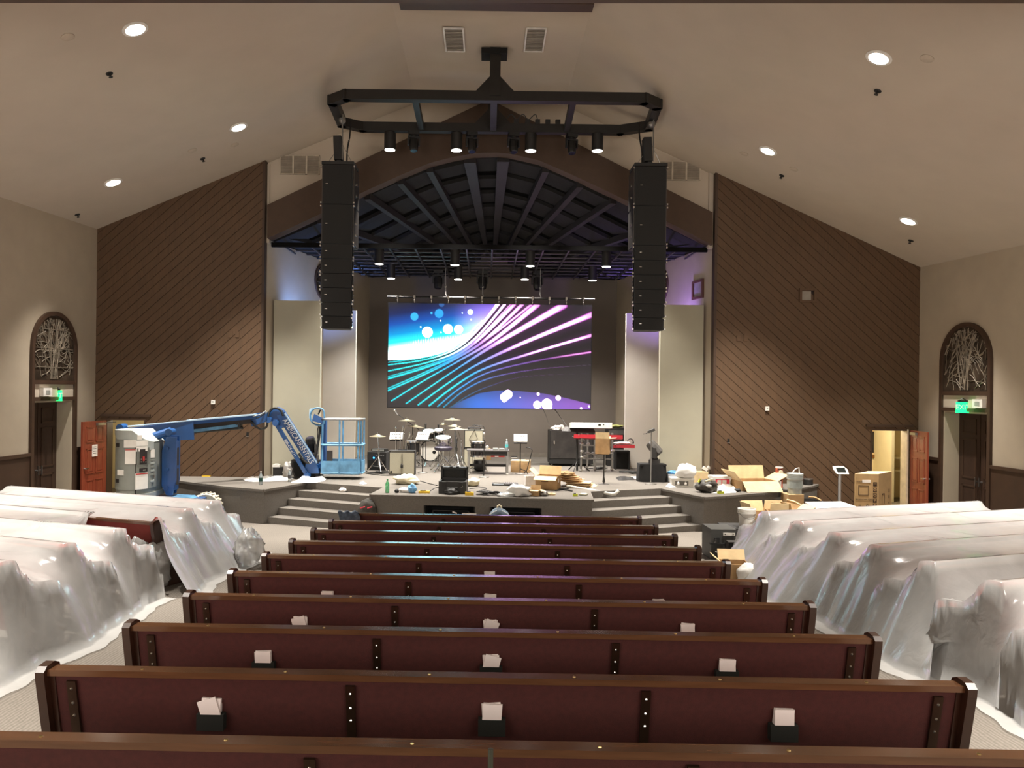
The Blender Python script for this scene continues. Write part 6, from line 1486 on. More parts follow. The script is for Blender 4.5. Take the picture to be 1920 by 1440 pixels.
yellow('yellow tool block on the stage right of the black case', 880, 929, .18, .065, .10)
yellow('small lime and black tool near the bent pipe', 1079, 931, .10, .05, .07, LIME)
p = PZ(392, 893, ST); o = thing('yellow_plate', 'flat yellow folder on the far left stage wing', 'folder', (p.x, p.y, ST), .25); b = MB(); b.hexa([(-.16, -.06, 0), (.12, -.09, 0), (.16, .06, 0), (-.08, .09, 0), (-.16, -.06, .02), (.12, -.09, .03), (.16, .06, .05), (-.08, .09, .03)]); b.build('cover', YEL, o); b = MB(); b.box((0, 0, .045), (.18, .08, .01)); b.build('sheet', PAPER, o)
# open transport case
f = PZ(848, 926, ST); Y = f.y; W_ = wpx(52, Y); Hb = .26; o = thing('transport_case', 'black hard transport case lying open at the stage front', 'case', (f.x, Y, ST), -.05)
CASE = mat('case_plastic', (36, 35, 33), .5, var=.06); FOAM = mat('case_foam', (62, 62, 60), .95, var=.05, scale=30)
for nm, lo, hi in (('case_front', (-W_/2, 0, 0), (W_/2, .04, Hb)), ('case_back', (-W_/2, .46, 0), (W_/2, .5, Hb)), ('case_side', (-W_/2, .04, 0), (-W_/2+.04, .46, Hb)), ('case_side', (W_/2-.04, .04, 0), (W_/2, .46, Hb)), ('case_floor', (-W_/2+.04, .04, 0), (W_/2-.04, .46, .05))):
    b = MB(); b.bbox(lo, hi); b.build(nm, CASE, o, bevel=.012)
b = MB(); b.bbox((-W_/2-.012, -.012, Hb-.03), (W_/2+.012, .51, Hb-.005)); b.build('rim', CASE, o) if False else b.bm.free()
b = MB(); hl = Hz(876, Y+.5)-ST-Hb
for lo, hi in (((-W_/2, Hb), (W_/2, Hb+.04)), ((-W_/2, Hb+hl-.04), (W_/2, Hb+hl)), ((-W_/2, Hb), (-W_/2+.04, Hb+hl)), ((W_/2-.04, Hb), (W_/2, Hb+hl))): b.bbox((lo[0], .42, lo[1]), (hi[0], .60, hi[1]))
b.build('lid_rim', CASE, o); b = MB(); b.bbox((-W_/2+.02, .54, Hb+.02), (W_/2-.02, .61, Hb+hl-.02)); b.build('lid_foam', FOAM, o)
for x in (-W_*.3, W_*.3): b = MB(); b.bbox((x-.04, -.02, Hb-.12), (x+.04, .0, Hb-.01)); b.build('latch', CABLE, o)
for x in (-W_*.12, W_*.12): b = MB(); b.bbox((x-.03, .40, Hb+hl-.005), (x+.03, .5, Hb+hl+.02)); b.build('hinge', CABLE, o)
b = MB(); b.tube([(-.11, -.01, Hb*.5), (-.11, -.05, Hb*.5), (.11, -.05, Hb*.5), (.11, -.01, Hb*.5)], .014, 6); b.build('handle', CABLE, o)
b = MB(); b.lathe([(.03, -.002), (.03, .006)], (W_*.33, -.004, Hb*.62), 14, Matrix(((1,0,0),(0,0,-1),(0,1,0)))); b.build('round_sticker', WHITE, o)
put('black_cloth', 'dark crumpled strap bag before the open black case', 'bag', 846, 927, (.16, .10, .07), CABLE, 41)
def cable(label, pts, r, m=CABLE, z=ST, name='cable', floor=False):
    ps = [PZ(x, y, z) for x, y in pts]; ps = [Vector((q.x, q.y, z+r)) for q in ps]
    b = MB(); b.tube(curve_pts(ps, 6), r, 5); tag(b.build(name, m, smooth='all', origin=ps[0]), label, 'cable')
cable('long black cable snaking across the stage from the lift to the black case', [(684, 888), (720, 892), (758, 892), (778, 899), (800, 906), (820, 911)], .009)
cable('thin cable looping right of the black case', [(880, 917), (905, 915), (912, 917), (898, 921), (920, 923)], .007)
cable('black lead running left of the black case', [(805, 922), (815, 916), (824, 914)], .008)
for k, (px, py, lab) in enumerate(((905, 928, 'tangle of dark cables at the stage front left of the white bag'), (925, 928, 'tangle of dark and lime cables touching the white bag'), (1190, 888, 'heap of black cables at the foot of the right wall panel'), (1125, 880, 'dark cable tangle among the keyboard stand feet'), (707, 888, 'small tangle of cables under the hi-hat stand'))):
    p = PZ(px, py, ST); rs = random.Random(50+k); pts = []
    sx, sy = (.22, .10) if k < 2 else (.35, .18)
    for q in range(26): pts.append(Vector((rs.gauss(0, sx*.5), rs.gauss(0, sy*.5), .012+rs.random()*(.07 if k < 2 else .05))))
    b = MB(); b.tube(curve_pts(pts, 5), .010, 5); o = b.build('cable_tangle', CABLE, smooth='all'); o.location = p; tag(o, lab, 'cable')
o = thing('grey_frame', 'shallow grey metal tray on the stage behind the cable tangle', 'tray', PZ(944, 910, ST)); b = MB()
for lo, hi in (((-.26, -.10), (.26, -.07)), ((-.26, .22), (.26, .25)), ((-.26, -.10), (-.23, .25)), ((.23, -.10), (.26, .25))): b.bbox((lo[0], lo[1], 0), (hi[0], hi[1], .035))
b.build('rim', CABLE, o); b = MB(); b.bbox((-.24, -.08, 0), (.24, .23, .012)); b.build('plate', mat('plate_grey', (190, 186, 180), .4, .4), o)
o = thing('vent_cover', 'dark ribbed metal cover beside the grey tray', 'cover', PZ(958, 909, ST)); b = MB(); b.bbox((-.17, -.08, 0), (.17, .2, .03)); b.build('plate', mat('cover_dark', (84, 82, 78), .5, .5), o)
for k in range(7): b = MB(); b.box((-.14+k*.047, .06, .035), (.02, .24, .012)); b.build('rib_bar', STEEL, o)
put('white_bag', 'large crumpled white plastic bag at the stage front', 'bag', 973, 930, (.25, .16, .14), WHITEF, 44)
put('plastic_wrap', 'flat clear plastic wrap in front of the white bag', 'plastic', 950, 931, (.20, .10, .05), MATS['film_bundle'], 45)
f = PZ(995, 911, ST); carton('white cardboard box leaning behind the white bag', (f.x, f.y+.1, ST), .26, .16, .22, .15, m=PAPER, closed=False)
f = PZ(1003, 929, ST); carton('small open tan carton at the stage front beside the white bag', (f.x, f.y, ST), .22, .18, .12, -.3, flaps=(1.7, .2, 1.2, 1.8))
f = PZ(986, 929, ST); carton('small tan carton tipped beside the white bag', (f.x, f.y+.06, ST), .14, .14, .15, .5, closed=True)
put('wire_bundle', 'grey bundle of wire right of the small cartons', 'cable', 1020, 930, (.09, .07, .06), mat('wire_grey', (140, 136, 130), .4, .5, var=.3, scale=20), 46)
o = thing('masking_tape', 'roll of tan tape lying flat on the stage front', 'tape', PZ(1034, 928, ST)); b = MB(); b.lathe([(.05, 0), (.085, 0), (.085, .035), (.05, .035)], n=22, loop=True); b.build('roll', CARDL, o, smooth=True); b = MB(); b.lathe([(.045, .001), (.05, .001), (.05, .034), (.045, .034)], n=22, loop=True); b.build('core', CARD, o)
ORD = ['lowest', 'second', 'third', 'fourth', 'fifth', 'sixth', 'seventh', 'eighth', 'ninth', 'tenth', 'eleventh', 'twelfth', 'thirteenth', 'fourteenth', 'topmost']
# flattened cardboard pile
f = PZ(1085, 913, ST); rs = random.Random(12); z = ST
for k in range(15):
    w_, d_ = rs.uniform(.35, .62)*(1-.02*k), rs.uniform(.28, .45); t_ = rs.uniform(.012, .03); x, y = f.x+rs.uniform(-.09, .09)-(.02*k if k > 4 else -.03), f.y+.15+rs.uniform(-.06, .08)
    b = MB(); R = Matrix.Rotation(rs.uniform(-.6, .6), 3, 'Z'); hx, hy = w_/2, d_/2; sg = rs.uniform(.0, .015)
    top = [(-hx, -hy), (-hx*.1, -hy*1.02), (hx, -hy*.9), (hx*.98, hy), (-hx*.3, hy), (-hx, hy*.94)]
    b.prism([R @ Vector((a_, c_, 0)) for a_, c_ in top], (0, 0, t_)); o = b.build('flat_cardboard', [CARD, CARDL, mat('cardboard_dark', (150, 112, 72), .85, var=.08)][k % 3], origin=None); o.location = (x, y, z+.001); z += t_+.004
    tag(o, 'flattened cardboard, %s sheet from the bottom of the pile beside the open box' % ORD[k], 'cardboard', 'flattened cardboard pile')
flat_cloth('torn brown paper at the right foot of the cardboard pile', [(1095, 913), (1108, 907), (1120, 911), (1112, 915)], hgt=.05, seed=19, name='kraft_paper', cat='paper', m=CARDL)
flat_cloth('white paper sheet before the cardboard pile', [(1075, 910), (1090, 904), (1100, 908), (1088, 913)], hgt=.06, seed=23, name='paper_sheet', cat='paper', m=PAPER)
for k, (a_, c_, lab) in enumerate((((1041, 921), (1066, 917), 'black pliers-like tool on the stage by the open box'), ((1050, 918), (1073, 922), 'second dark tool crossing the first by the open box'))):
    p, q = PZ(*a_, ST), PZ(*c_, ST); b = MB(); b.bar(p+Vector((0, 0, .015)), q+Vector((0, 0, .015)), .035, .02, w2=.02); o = b.build('hand_tool', CABLE, origin=p); tag(o, lab, 'tool')
# bent white pipe across the steps
a, c, e = PZ(1063, 914.5, ST), PZ(1148, 930, ST-.10), PZ(1157, 927, ST-.06)
b = MB(); b.tube([a+Vector((0, 0, .035)), a.lerp(c, .5)+Vector((0, 0, .04)), c+Vector((0, 0, .04)), c+Vector((.06, -.02, .05)), e+Vector((.03, 0, .09))], .035, 10); o = b.build('bent_pipe', mat('pvc_white', (205, 202, 192), .4), smooth='all', origin=a); tag(o, 'white plastic pipe with a bent end lying over the right steps', 'pipe')
put('lead_bundle', 'pale lead bundle behind the lime tool', 'cable', 1094, 929, (.10, .05, .03), mat('lead_pale', (190, 188, 170), .5, var=.2), 47)
flat_cloth('black cable bag lying flat before the right wall panel', [(1154, 896), (1166, 894), (1192, 896), (1190, 900), (1160, 901)], hgt=.05, seed=27, name='cable_bag', cat='bag', m=CABLE)
flat_cloth('white paper behind the flat black bag', [(1177, 896), (1186, 894), (1199, 896), (1196, 899)], hgt=.03, seed=29, name='paper_sheet', cat='paper', m=PAPER)
o = thing('small_block', 'small black gadget on the floor by the back wall', 'gadget', PZ(964, 858, ST)); b = MB(); b.bbox((-.10, -.05, 0), (.10, .05, .05)); b.build('body', CABLE, o, bevel=.01); b = MB(); b.bbox((-.10, -.06, .0), (.10, -.05, .02)); b.build('edge', WHITE, o)
f = PZ(913, 862, ST); carton('cardboard box half hidden behind the black table', (f.x, f.y+.1, ST), .22, .3, .34, .1, closed=True)
o = thing('red_level', 'red tool lying behind the black table', 'tool', PZ(930, 857, ST)); b = MB(); b.bbox((-.28, -.03, 0), (.28, .03, .05)); b.build('bar', STKR, o, bevel=.008); b = MB(); b.bbox((-.04, -.034, .01), (.08, .034, .04)); b.build('vial', WHITE, o)
# ---- right block of the stage
f = PZ(1261, 904, ST); carton('blue and white tub behind the white sack', (f.x, f.y+.1, ST), .24, .18, .22, .1, m=mat('tub_white', (200, 205, 210), .5))
put('blue_bag', 'crumpled blue bag in the tub near the draped cube', 'bag', 1262, 889, (.14, .09, .05), mat('bag_blue', (60, 130, 185), .5, var=.3, scale=12), 51, z=ST+.21)
f = PZ(1281, 914, ST); W_ = wpx(42, f.y); TUB = mat('tub_clear', (225, 222, 214), .35); o = thing('storage_tub', 'white storage tub with a printed label at the stage corner', 'tub', (f.x, f.y+.16, ST), -.08)
b = MB(); b.hexa([(-W_*.46, -.15, 0), (W_*.46, -.15, 0), (W_*.46, .15, 0), (-W_*.46, .15, 0), (-W_/2, -.17, .21), (W_/2, -.17, .21), (W_/2, .17, .21), (-W_/2, .17, .21)]); b.build('body', TUB, o, bevel=.015)
b = MB(); b.bbox((-W_/2-.012, -.182, .19), (W_/2+.012, .182, .215)); b.build('rim', TUB, o)
b = MB(); b.bbox((-W_*.33, -.164, .045), (W_*.25, -.158, .155)); lb = b.build('printed_label', mat('print_grey', (110, 106, 100), .7), o); 
for x in (-W_*.2, W_*.12): b = MB(); b.lathe([(.03, 0), (.032, .04), (.015, .07), (.004, .075)], (x, -.166, .06), 8); b.build('print_shape', PAPER, lb)
put('white_sack', 'bulging white plastic sack on the storage tub', 'bag', 1286, 896, (.24, .16, .19), WHITEF, 52, z=ST+.215, amp=.16)
flat_cloth('white cloth on the stage left of the storage tub', [(1248, 912), (1258, 905), (1272, 907), (1268, 914), (1255, 915)], hgt=.08, seed=33)
put('tool_bag', 'black and grey tool bag full of tools at the stage corner', 'bag', 1324, 923, (.24, .17, .17), mat('tool_bag', (52, 48, 42), .6, var=.6, scale=9), 53, amp=.22)
p = PZ(1324, 923, ST); o = thing('hand_tools', 'yellow and white hand tools sticking out of the black tool bag', 'tool', (p.x, p.y-.02, ST+.24)); b = MB(); b.bar((-.18, 0, -.02), (-.14, 0, .06), .05, .03); b.build('yellow_handle', LIME, o); b = MB(); b.bar((-.05, -.06, .01), (.12, -.04, .06), .05, .03); b.build('pale_handle', CREAMF, o); b = MB(); b.ball((.0, -.15, -.08), .06, 10, (1.2, .4, .6)); b.build('tape_roll', WHITE, o)
flat_cloth('white and yellow gloves and rags before the white bucket', [(1333, 925), (1345, 915), (1365, 912), (1385, 918), (1380, 924), (1355, 926)], hgt=.12, seed=37, name='work_gloves', cat='gloves')
yellow('lime and black tool on the stage before the white bucket', 1352, 926, .14, .05, .07, LIME)
put('cable_end', 'dark plug and cable on the stage edge beside the carton', 'cable', 1381, 922, (.10, .06, .04), CABLE, 54)
f = PZ(1309, 905, ST); carton('pale box behind the black tool bag', (f.x+.05, f.y+.2, ST), .40, .3, .24, .1, m=CARDL, closed=True)
c = P(1324, 890, f.y+.2); o = thing('white_gadget', 'pair of white plastic fittings on the pale box', 'gadget', (c.x, c.y, ST+.255)); R = Matrix.Rotation(.6, 3, 'Y')
b = MB(); b.box((-.03, 0, .07), (.12, .08, .08), R); b.build('body', WHITE, o, bevel=.01); b = MB(); b.box((.07, 0, .10), (.08, .07, .06), R); b.build('cap', WHITE, o, bevel=.01)
# white bucket with red square label
def bucket(label, loc, r, h, m, lab=None, rim=True, lid=False, handle=True, name='bucket'):
    o = thing(name, label, 'bucket', loc)
    b = MB(); b.lathe([(r*.88, 0), (r, h), (r*.95, h), (r*.84, .02)], n=26); b.build('body', m, o, smooth=True)
    if rim:
        for q in (.95, .86, .78): b = MB(); b.lathe([(r*.97, h*q-.012), (r*1.07, h*q-.010), (r*1.07, h*q+.012), (r*.97, h*q+.014)], n=26, loop=True); b.build('rim', m, o, smooth=True)
    if lid: b = MB(); b.lathe([(r*1.06, h-.01), (r*1.08, h+.012), (r*.9, h+.02), (.02, h+.018)], n=26); b.build('lid', m, o, smooth=True)
    if handle: b = MB(); b.tube([(math.cos(t)*r*1.05, -abs(math.sin(t))*r*1.1, h*.85-abs(math.sin(t))*h*.35) for t in np.linspace(0, PI, 14)], .006, 5); b.build('handle', STEEL, o)
    return o
f = PZ(1354, 916, ST); W_ = wpx(33, f.y); h_ = Hz(889, f.y)-ST
o = thing('paint_pail', 'square white pail with red squares on its label', 'bucket', (f.x, f.y+.2, ST), .05)
b = MB(); b.hexa([(-W_*.46, -.17, 0), (W_*.46, -.17, 0), (W_*.46, .17, 0), (-W_*.46, .17, 0), (-W_/2, -.19, h_), (W_/2, -.19, h_), (W_/2, .19, h_), (-W_/2, .19, h_)]); b.build('body', WHITE, o, bevel=.02, seg=2)
b = MB(); b.bbox((-W_/2-.01, -.20, h_-.05), (W_/2+.01, .20, h_+.012)); b.build('lid', WHITE, o, bevel=.008)
REDL = mat('label_red', (205, 50, 70), .6, var=0)
for lo, hi in (((-W_*.40, .14), (-W_*.30, .22)), ((-W_*.40, .195), (W_*.40, .225)), ((-W_*.06, .07), (-.005, .22)), ((W_*.24, .07), (W_*.40, .225))): b = MB(); b.prism([(lo[0], -.1885-.0, lo[1]), (hi[0], -.1885, lo[1]), (hi[0], -.1885, hi[1]), (lo[0], -.1885, hi[1])], (0, -.006, 0)); b.build('label_block', REDL, o)
b = MB(); b.tube(curve_pts([(W_*.42, -.1, h_+.01), (W_*.7, -.15, h_-.02), (W_*.82, -.18, h_*.6), (W_*.6, -.2, h_*.25)], 6), .006, 5); b.build('handle', mat('wire_red_brown', (120, 70, 50), .5), o)
# big open carton
f = PZ(1422, 921, ST); o = carton('large open cardboard box on the right stage block', (f.x, f.y+.33, ST), wpx(72, f.y), .62, wpx(18, f.y), .16, flaps=(2.35, .25, .75, 1.1))
# red and white coffee-style tubs, grey bucket with a pry bar, dark kettle drum
f = PZ(1465, 916, ST); o = thing('snack_tub', 'red and white printed tub, the upper one of two', 'tub', (f.x, f.y+.15, ST+.245)); r = .085
b = MB(); b.lathe([(r, 0), (r, .22)], n=20); b.build('body', mat('tub_red_print', (190, 90, 70), .5, var=.6, scale=7), o, smooth=True); b = MB(); b.lathe([(r*1.07, .215), (r*1.07, .245), (.02, .247)], n=20); b.build('lid', WHITE, o, smooth=True); b = MB(); b.lathe([(.055, 0), (.052, .005)], (.01, -r-.001, .12), 16, Matrix(((1,0,0),(0,0,-1),(0,1,0)))); b.build('round_print', CREAMF, o)
o = thing('snack_tub', 'red and white printed tub, the lower one of two', 'tub', (f.x, f.y+.15, ST)); b = MB(); b.lathe([(r, 0), (r, .22)], n=20); b.build('body', MATS['tub_red_print'], o, smooth=True); b = MB(); b.lathe([(r*1.05, .21), (r*1.05, .243), (.02, .244)], n=20); b.build('lid', REDL, o, smooth=True); b = MB(); b.bbox((-.05, -r-.008, .03), (.02, -r+.01, .16)); b.build('paper_print', PAPER, o)
f = PF(1490, 960); p = PZ(1490, 921, ST); Yb = 17.3; zb = .62; c = P(1490, 926, Yb)
o = carton('tall cardboard box under the grey bucket beside the stage', (c.x-.05, Yb, 0), .36, .34, c.z-.005, .1, closed=True)
o = bucket('tall grey bucket with a lid and a pry handle beside the stage', (c.x, Yb, c.z+.015), .165, P(1490, 890, Yb).z-c.z, mat('bucket_grey', (168, 174, 172), .45), lid=True, handle=False)
zt = P(1490, 890, Yb).z-c.z; b = MB(); b.tube([(-.08, 0, zt+.01), (.02, 0, zt+.12), (.09, 0, zt+.14), (.10, 0, zt+.02)], .014, 7); b.build('handle', WHITE, o)
b = MB(); b.lathe([(.168, .12), (.168, .28)], n=24); b.build('label_band', mat('bucket_label', (150, 158, 156), .6), o)
f = PZ(1519, 909, ST); o = thing('round_tin', 'dark round tin on the far right tip of the stage', 'tin', (f.x-.05, f.y, ST)); b = MB(); b.lathe([(.11, 0), (.11, .13)], n=20); b.build('body', CABLE, o, smooth=True); b = MB(); b.lathe([(.115, .125), (.115, .15), (.02, .152)], n=20); b.build('lid', STEEL, o, smooth=True)
cable('thin grey cable hanging over the right stage edge', [(1383, 921), (1388, 924), (1390, 926)], .006, mat('cable_grey', (130, 126, 118), .6))
# ---- floor at right
p = PF(1398, 1010); bucket('white bucket standing on the black cabinet behind the plastic', P(1400, 988, 14.1), .15, .34, WHITE, handle=True)
zc = P(1400, 988, 14.1).z; o = thing('gear_box', 'black flat-topped trunk under the white bucket', 'case', (P(1400, 988, 14.1).x+.05, 14.2, floor_z(14.2))); b = MB(); b.bbox((-.45, -.28, 0), (.5, .35, zc-floor_z(14.2)-.004)); b.build('body', AMPB, o, bevel=.02); b = MB(); b.bbox((-.46, -.29, .3), (.51, .36, .33)); b.build('edge_strip', CABLE, o)
Yc = 13.0; a, c = P(1333, 1044, Yc), P(1381, 993, Yc); fz = floor_z(Yc); o = thing('steel_cabinet', 'black upright cabinet with handles at the end of the aisle', 'case', ((a.x+c.x)/2, Yc, fz), 0.0); W_ = c.x-a.x; H_ = c.z-fz
GUN = mat('cabinet_gunmetal', (72, 72, 70), .5, .2, var=.05)
b = MB(); b.bbox((-W_/2, 0, 0), (W_/2, .55, H_)); b.build('body', GUN, o, bevel=.012)
b = MB(); b.bbox((-W_/2+.20, -.012, H_-.10), (W_/2-.03, .0, H_-.055)); b.build('name_plate', WHITE, o, bevel=.005)
for x in (-W_/2+.23, W_/2-.06): b = MB(); b.cyl((x, -.02, H_-.078), (x, -.012, H_-.078), .01, n=8); b.build('rivet_screw', CABLE, o)
b = MB(); b.bbox((-W_/2+.05, -.015, H_-.26), (-W_/2+.14, .002, H_-.14)); b.build('recess_plate', CABLE, o)
b = MB(); b.bar((-W_/2-.03, -.03, H_*.55), (W_*.0, -.03, H_*.52), .05, .03); b.build('lock_bar', CABLE, o); b = MB(); b.cyl((-W_/2+.07, -.05, H_*.58), (-W_/2+.07, 0, H_*.58), .03, n=10); b.build('lock', CHROME, o)
b = MB(); b.tube([(-W_/2+.06, -.004, H_*.27), (-W_/2+.06, -.04, H_*.27), (-W_/2+.14, -.04, H_*.25), (-W_/2+.14, -.004, H_*.25)], .009, 6); b.build('pull_handle', STEEL, o)
b = MB(); b.bbox((.03, -.01, H_*.42), (.07, .0, H_*.6)); b.build('hinge', CABLE, o)
o = thing('flat_case', 'dark slab leaning beside the black upright cabinet', 'case', P(1366, 1022, 12.6)); b = MB(); b.hexa([(-.02, 0, -.38), (.30, 0, -.38), (.30, .12, -.38), (-.02, .12, -.38), (0, 0, .04), (.22, 0, .04), (.22, .12, .05), (0, .12, .05)]); b.build('body', AMPB, o, bevel=.01); b = MB(); b.bbox((0, -.006, .035), (.20, .12, .055)); b.build('edge_strip', STEEL, o)
# cartons in the aisle and behind the sheet
Yq = 11.2; a, c = P(1359, 1090, Yq), P(1405, 1052, Yq); o = carton('open cardboard box on the aisle floor before the black cabinet', ((a.x+c.x)/2, Yq+.15, floor_z(Yq)), c.x-a.x+.04, .32, P(1380, 1058, Yq).z-floor_z(Yq), -.1, flaps=(None, .5, .9, None))
crumple('white_bag', 'round white plastic bag beside the open aisle box', 'bag', (P(1407, 1082, 11.0).x, 11.0, floor_z(11.0)+.004), (.20, .17, .17), WHITEF, 61, amp=.12)
for (px0, px1, pyt, Yk, rz, fl, lab) in ((1407, 1450, 955, 14.4, .15, (None, .3, .3, .2), 'open cardboard box behind the plastic, left of three'), (1447, 1480, 951, 14.2, -.1, (.15, .1, None, None), 'open cardboard box behind the plastic, middle of three'), (1480, 1516, 953, 14.3, .2, (None, None, .2, .9), 'open cardboard box behind the plastic, right of three')):
    a, c = P(px0, pyt, Yk), P(px1, pyt, Yk); carton(lab, ((a.x+c.x)/2, Yk+.2, floor_z(Yk+.2)), c.x-a.x, .4, a.z-floor_z(Yk)-.08, rz, flaps=fl)
a, c = P(1476, 936, 14.9), P(1540, 964, 14.7); o = thing('flat_cardboard', 'large torn cardboard flap leaning by the white foam slab', 'cardboard', (a.x, 14.8, floor_z(14.8))); b = MB(); q = lambda x, y, Yk: P(x, y, Yk)-o.location
b.hexa([q(1478, 975, 14.7), q(1545, 975, 14.6), q(1545, 975, 14.62), q(1478, 975, 14.72), q(1475, 936, 14.9), q(1538, 966, 14.7), q(1538, 966, 14.72), q(1475, 936, 14.92)]); b.build('panel', CARD, o); b = MB(); b.tube([q(1475, 937, 14.88), q(1490, 941, 14.85), q(1510, 952, 14.8)], .02, 5); b.build('torn_edge', CARDL, o)
fs = [P(1509, 941, 15.9), P(1575, 941, 15.9), P(1617, 955, 14.7), P(1545, 961, 14.5)]; zf = sum(p.z for p in fs)/4
fs = [PZ(x, y, zf) for x, y in ((1509, 941), (1577, 940), (1618, 954), (1542, 960))]
o = thing('foam_slab', 'thick white foam slab lying on a cardboard box behind the plastic', 'foam', fs[3]); b = MB(); b.prism([p-Vector(fs[3]) for p in fs], (0, 0, -.10)); b.build('slab', mat('foam_white', (240, 236, 228), .7, var=.01), o, bevel=.015)
b = MB(); b.prism([p-Vector(fs[3])+Vector((dx, dy, -.104)) for p, dx, dy in zip(fs, (-.0, .05, .15, .12), (.05, .1, -.1, -.12))], (0, 0, -.02)); b.build('cardboard_base', CARDL, o)
cx = sum(p.x for p in fs)/4; cy = sum(p.y for p in fs)/4; carton('large closed cardboard box under the white foam slab', (cx, cy, floor_z(cy)), .8, .9, zf-.13-floor_z(cy)-.012, .1, closed=True)
# dark round pot with a brown strap in front of the stage tip
c = P(1520, 936, 17.4); o = thing('dark_bin', 'dark round bin with a brown strip behind the foam slab', 'bin', (c.x, 17.5, 0)); b = MB(); b.lathe([(.25, 0), (.30, P(1520, 938, 17.5).z), (.27, P(1520, 938, 17.5).z), (.2, .05)], n=24); b.build('body', CABLE, o, smooth=True); b = MB(); b.tube(curve_pts([P(1516, 932, 17.4)-o.location, P(1528, 933, 17.4)-o.location, P(1540, 939, 17.3)-o.location], 5), .025, 6); b.build('strap', CARD, o)
# tablet kiosk
Yk = 18.2; c = P(1577, 882, Yk); o = thing('tablet_kiosk', 'white tablet kiosk on a grey post before the boarded wall', 'kiosk', (P(1574, 930, Yk).x, Yk, 0)); q = lambda x, y, dy=0: P(x, y, Yk+dy)-o.location
b = MB(); b.cyl((0, 0, .01), (0, 0, P(1574, 889, Yk).z), .035, n=14); b.build('post', mat('kiosk_grey', (160, 158, 156), .4, .4), o, smooth=True); b = MB(); b.lathe([(.20, 0), (.20, .012), (.04, .02)], n=24); b.build('base', mat('kiosk_grey', (160, 158, 156), .4, .4), o)
b = MB(); b.prism([q(1561.5, 873.5, .12), q(1581, 873.5, .12), q(1589, 880, .06), q(1592, 889, -.02), q(1569, 888.5, -.02), q(1563, 880, .06)], (0, .03, -.01)); b.build('frame', WHITE, o, bevel=.005)
b = MB(); b.prism([q(1567, 876.5, .08), q(1583.5, 876.5, .08), q(1587, 885.5, .0), q(1571, 885.5, .0)], (0, .01, 0)); b.build('tablet', mat('tablet_dark', (30, 34, 32), .15), o)
# tall printed carton
Yc = 17.3; a, c, d = P(1602, 960, Yc), P(1647, 960, Yc), P(1674, 955, Yc+.55); zt = P(1602, 889, Yc).z; H_ = zt
ex = (c-a); ex.z = 0; wf = ex.length
o = thing('tall_carton', 'tall printed cardboard carton before the right doorway', 'box', (a.x, Yc, 0)); ws = d.x-c.x+.0; D_ = .62
pts = [Vector((0, 0, 0)), Vector((wf, .0, 0)), Vector((wf+ws, D_, 0)), Vector((ws, D_, 0))]
for i, nm in enumerate(('front_wall', 'side_wall', 'back_wall', 'side_wall')):
    p, q_ = pts[i], pts[(i+1) % 4]; dd = (q_-p).normalized(); nn = Vector((-dd.y, dd.x, 0)); b = MB(); b.prism([p, q_, q_+Vector((0, 0, H_)), p+Vector((0, 0, H_))], nn*.012); b.build(nm, mat('carton_tan', (180, 148, 104), .85, var=.04), o)
b = MB(); b.prism([p+Vector((0, 0, H_)) for p in pts], (0, 0, .012)); b.build('lid', CARDL, o)
INK = mat('carton_ink', (62, 46, 34), .85, var=0)
def onfront(u0, u1, z0, z1, m=INK, nm='print', parent=None): b = MB(); b.bbox((u0*wf, -.004, z0*H_), (u1*wf, -.0, z1*H_)); return b.build(nm, m, parent or o)
zz = lambda py: (P(1602, py, Yc).z)/H_
uu = lambda px: (px-1602)/45.0
for r_ in ((1609, 1628, 910.3, 911.2), (1609, 1628, 927.4, 928.3), (1609, 1609.8, 910.3, 928.3), (1627.2, 1628, 910.3, 928.3)): onfront(uu(r_[0]), uu(r_[1]), zz(r_[3]), zz(r_[2]), INK, 'box_outline')
onfront(uu(1616), uu(1631.5), zz(904.6), zz(899.6), PAPER, 'paper_label')
text('MODEL', .045, INK, o, (uu(1611.5)*wf, -.003, zz(903)*H_), FACE_CAM); text('PROFESSIONAL SERIES', .046, INK, o, (uu(1620)*wf, -.003, zz(936.5)*H_), FACE_CAM, xs=.85)
for k, py in enumerate((907.5, 918, 928.5, 938.5, 948.5)):
    s_ = onfront(uu(1636.5), uu(1643.5), zz(py+3.8), zz(py-3.8), INK, 'handling_symbol')
    b = MB(); cx_, cz_ = uu(1640)*wf, zz(py)*H_
    if k == 1 or k == 2: b.lathe([(.022, 0), (.032, 0), (.032, .004), (.022, .004)], (cx_, -.004, cz_), 14, Matrix(((1,0,0),(0,0,-1),(0,1,0))), True); b.bar((cx_-.02, -.006, cz_-.02), (cx_+.02, -.006, cz_+.02), .008, .003)
    elif k == 3: b.bar((cx_, -.006, cz_-.03), (cx_, -.006, cz_+.02), .008, .003); b.bar((cx_-.025, -.006, cz_+.02), (cx_+.025, -.006, cz_+.02), .03, .003, up=(0, 1, 0))
    elif k == 4: b.lathe([(.0, 0), (.03, 0), (.03, .004), (0, .004)], (cx_, -.004, cz_+.012), 12, Matrix(((1,0,0),(0,0,-1),(0,1,0)))); b.bar((cx_, -.006, cz_-.03), (cx_, -.006, cz_+.01), .006, .003)
    else:
        for dz in (-.018, 0, .018): b.bar((cx_-.025, -.006, cz_+dz), (cx_+.025, -.006, cz_+dz), .003, .003)
    stuff(b.build('symbol_mark', CARD, s_))
b = MB(); A_ = Matrix(((1,0,0),(0,0,-1),(0,1,0))); b.lathe([(.018, 0), (.03, 0), (.03, .004), (.018, .004)], (uu(1626)*wf, -.001, zz(948)*H_), 14, A_, True); b.build('round_mark', INK, o)
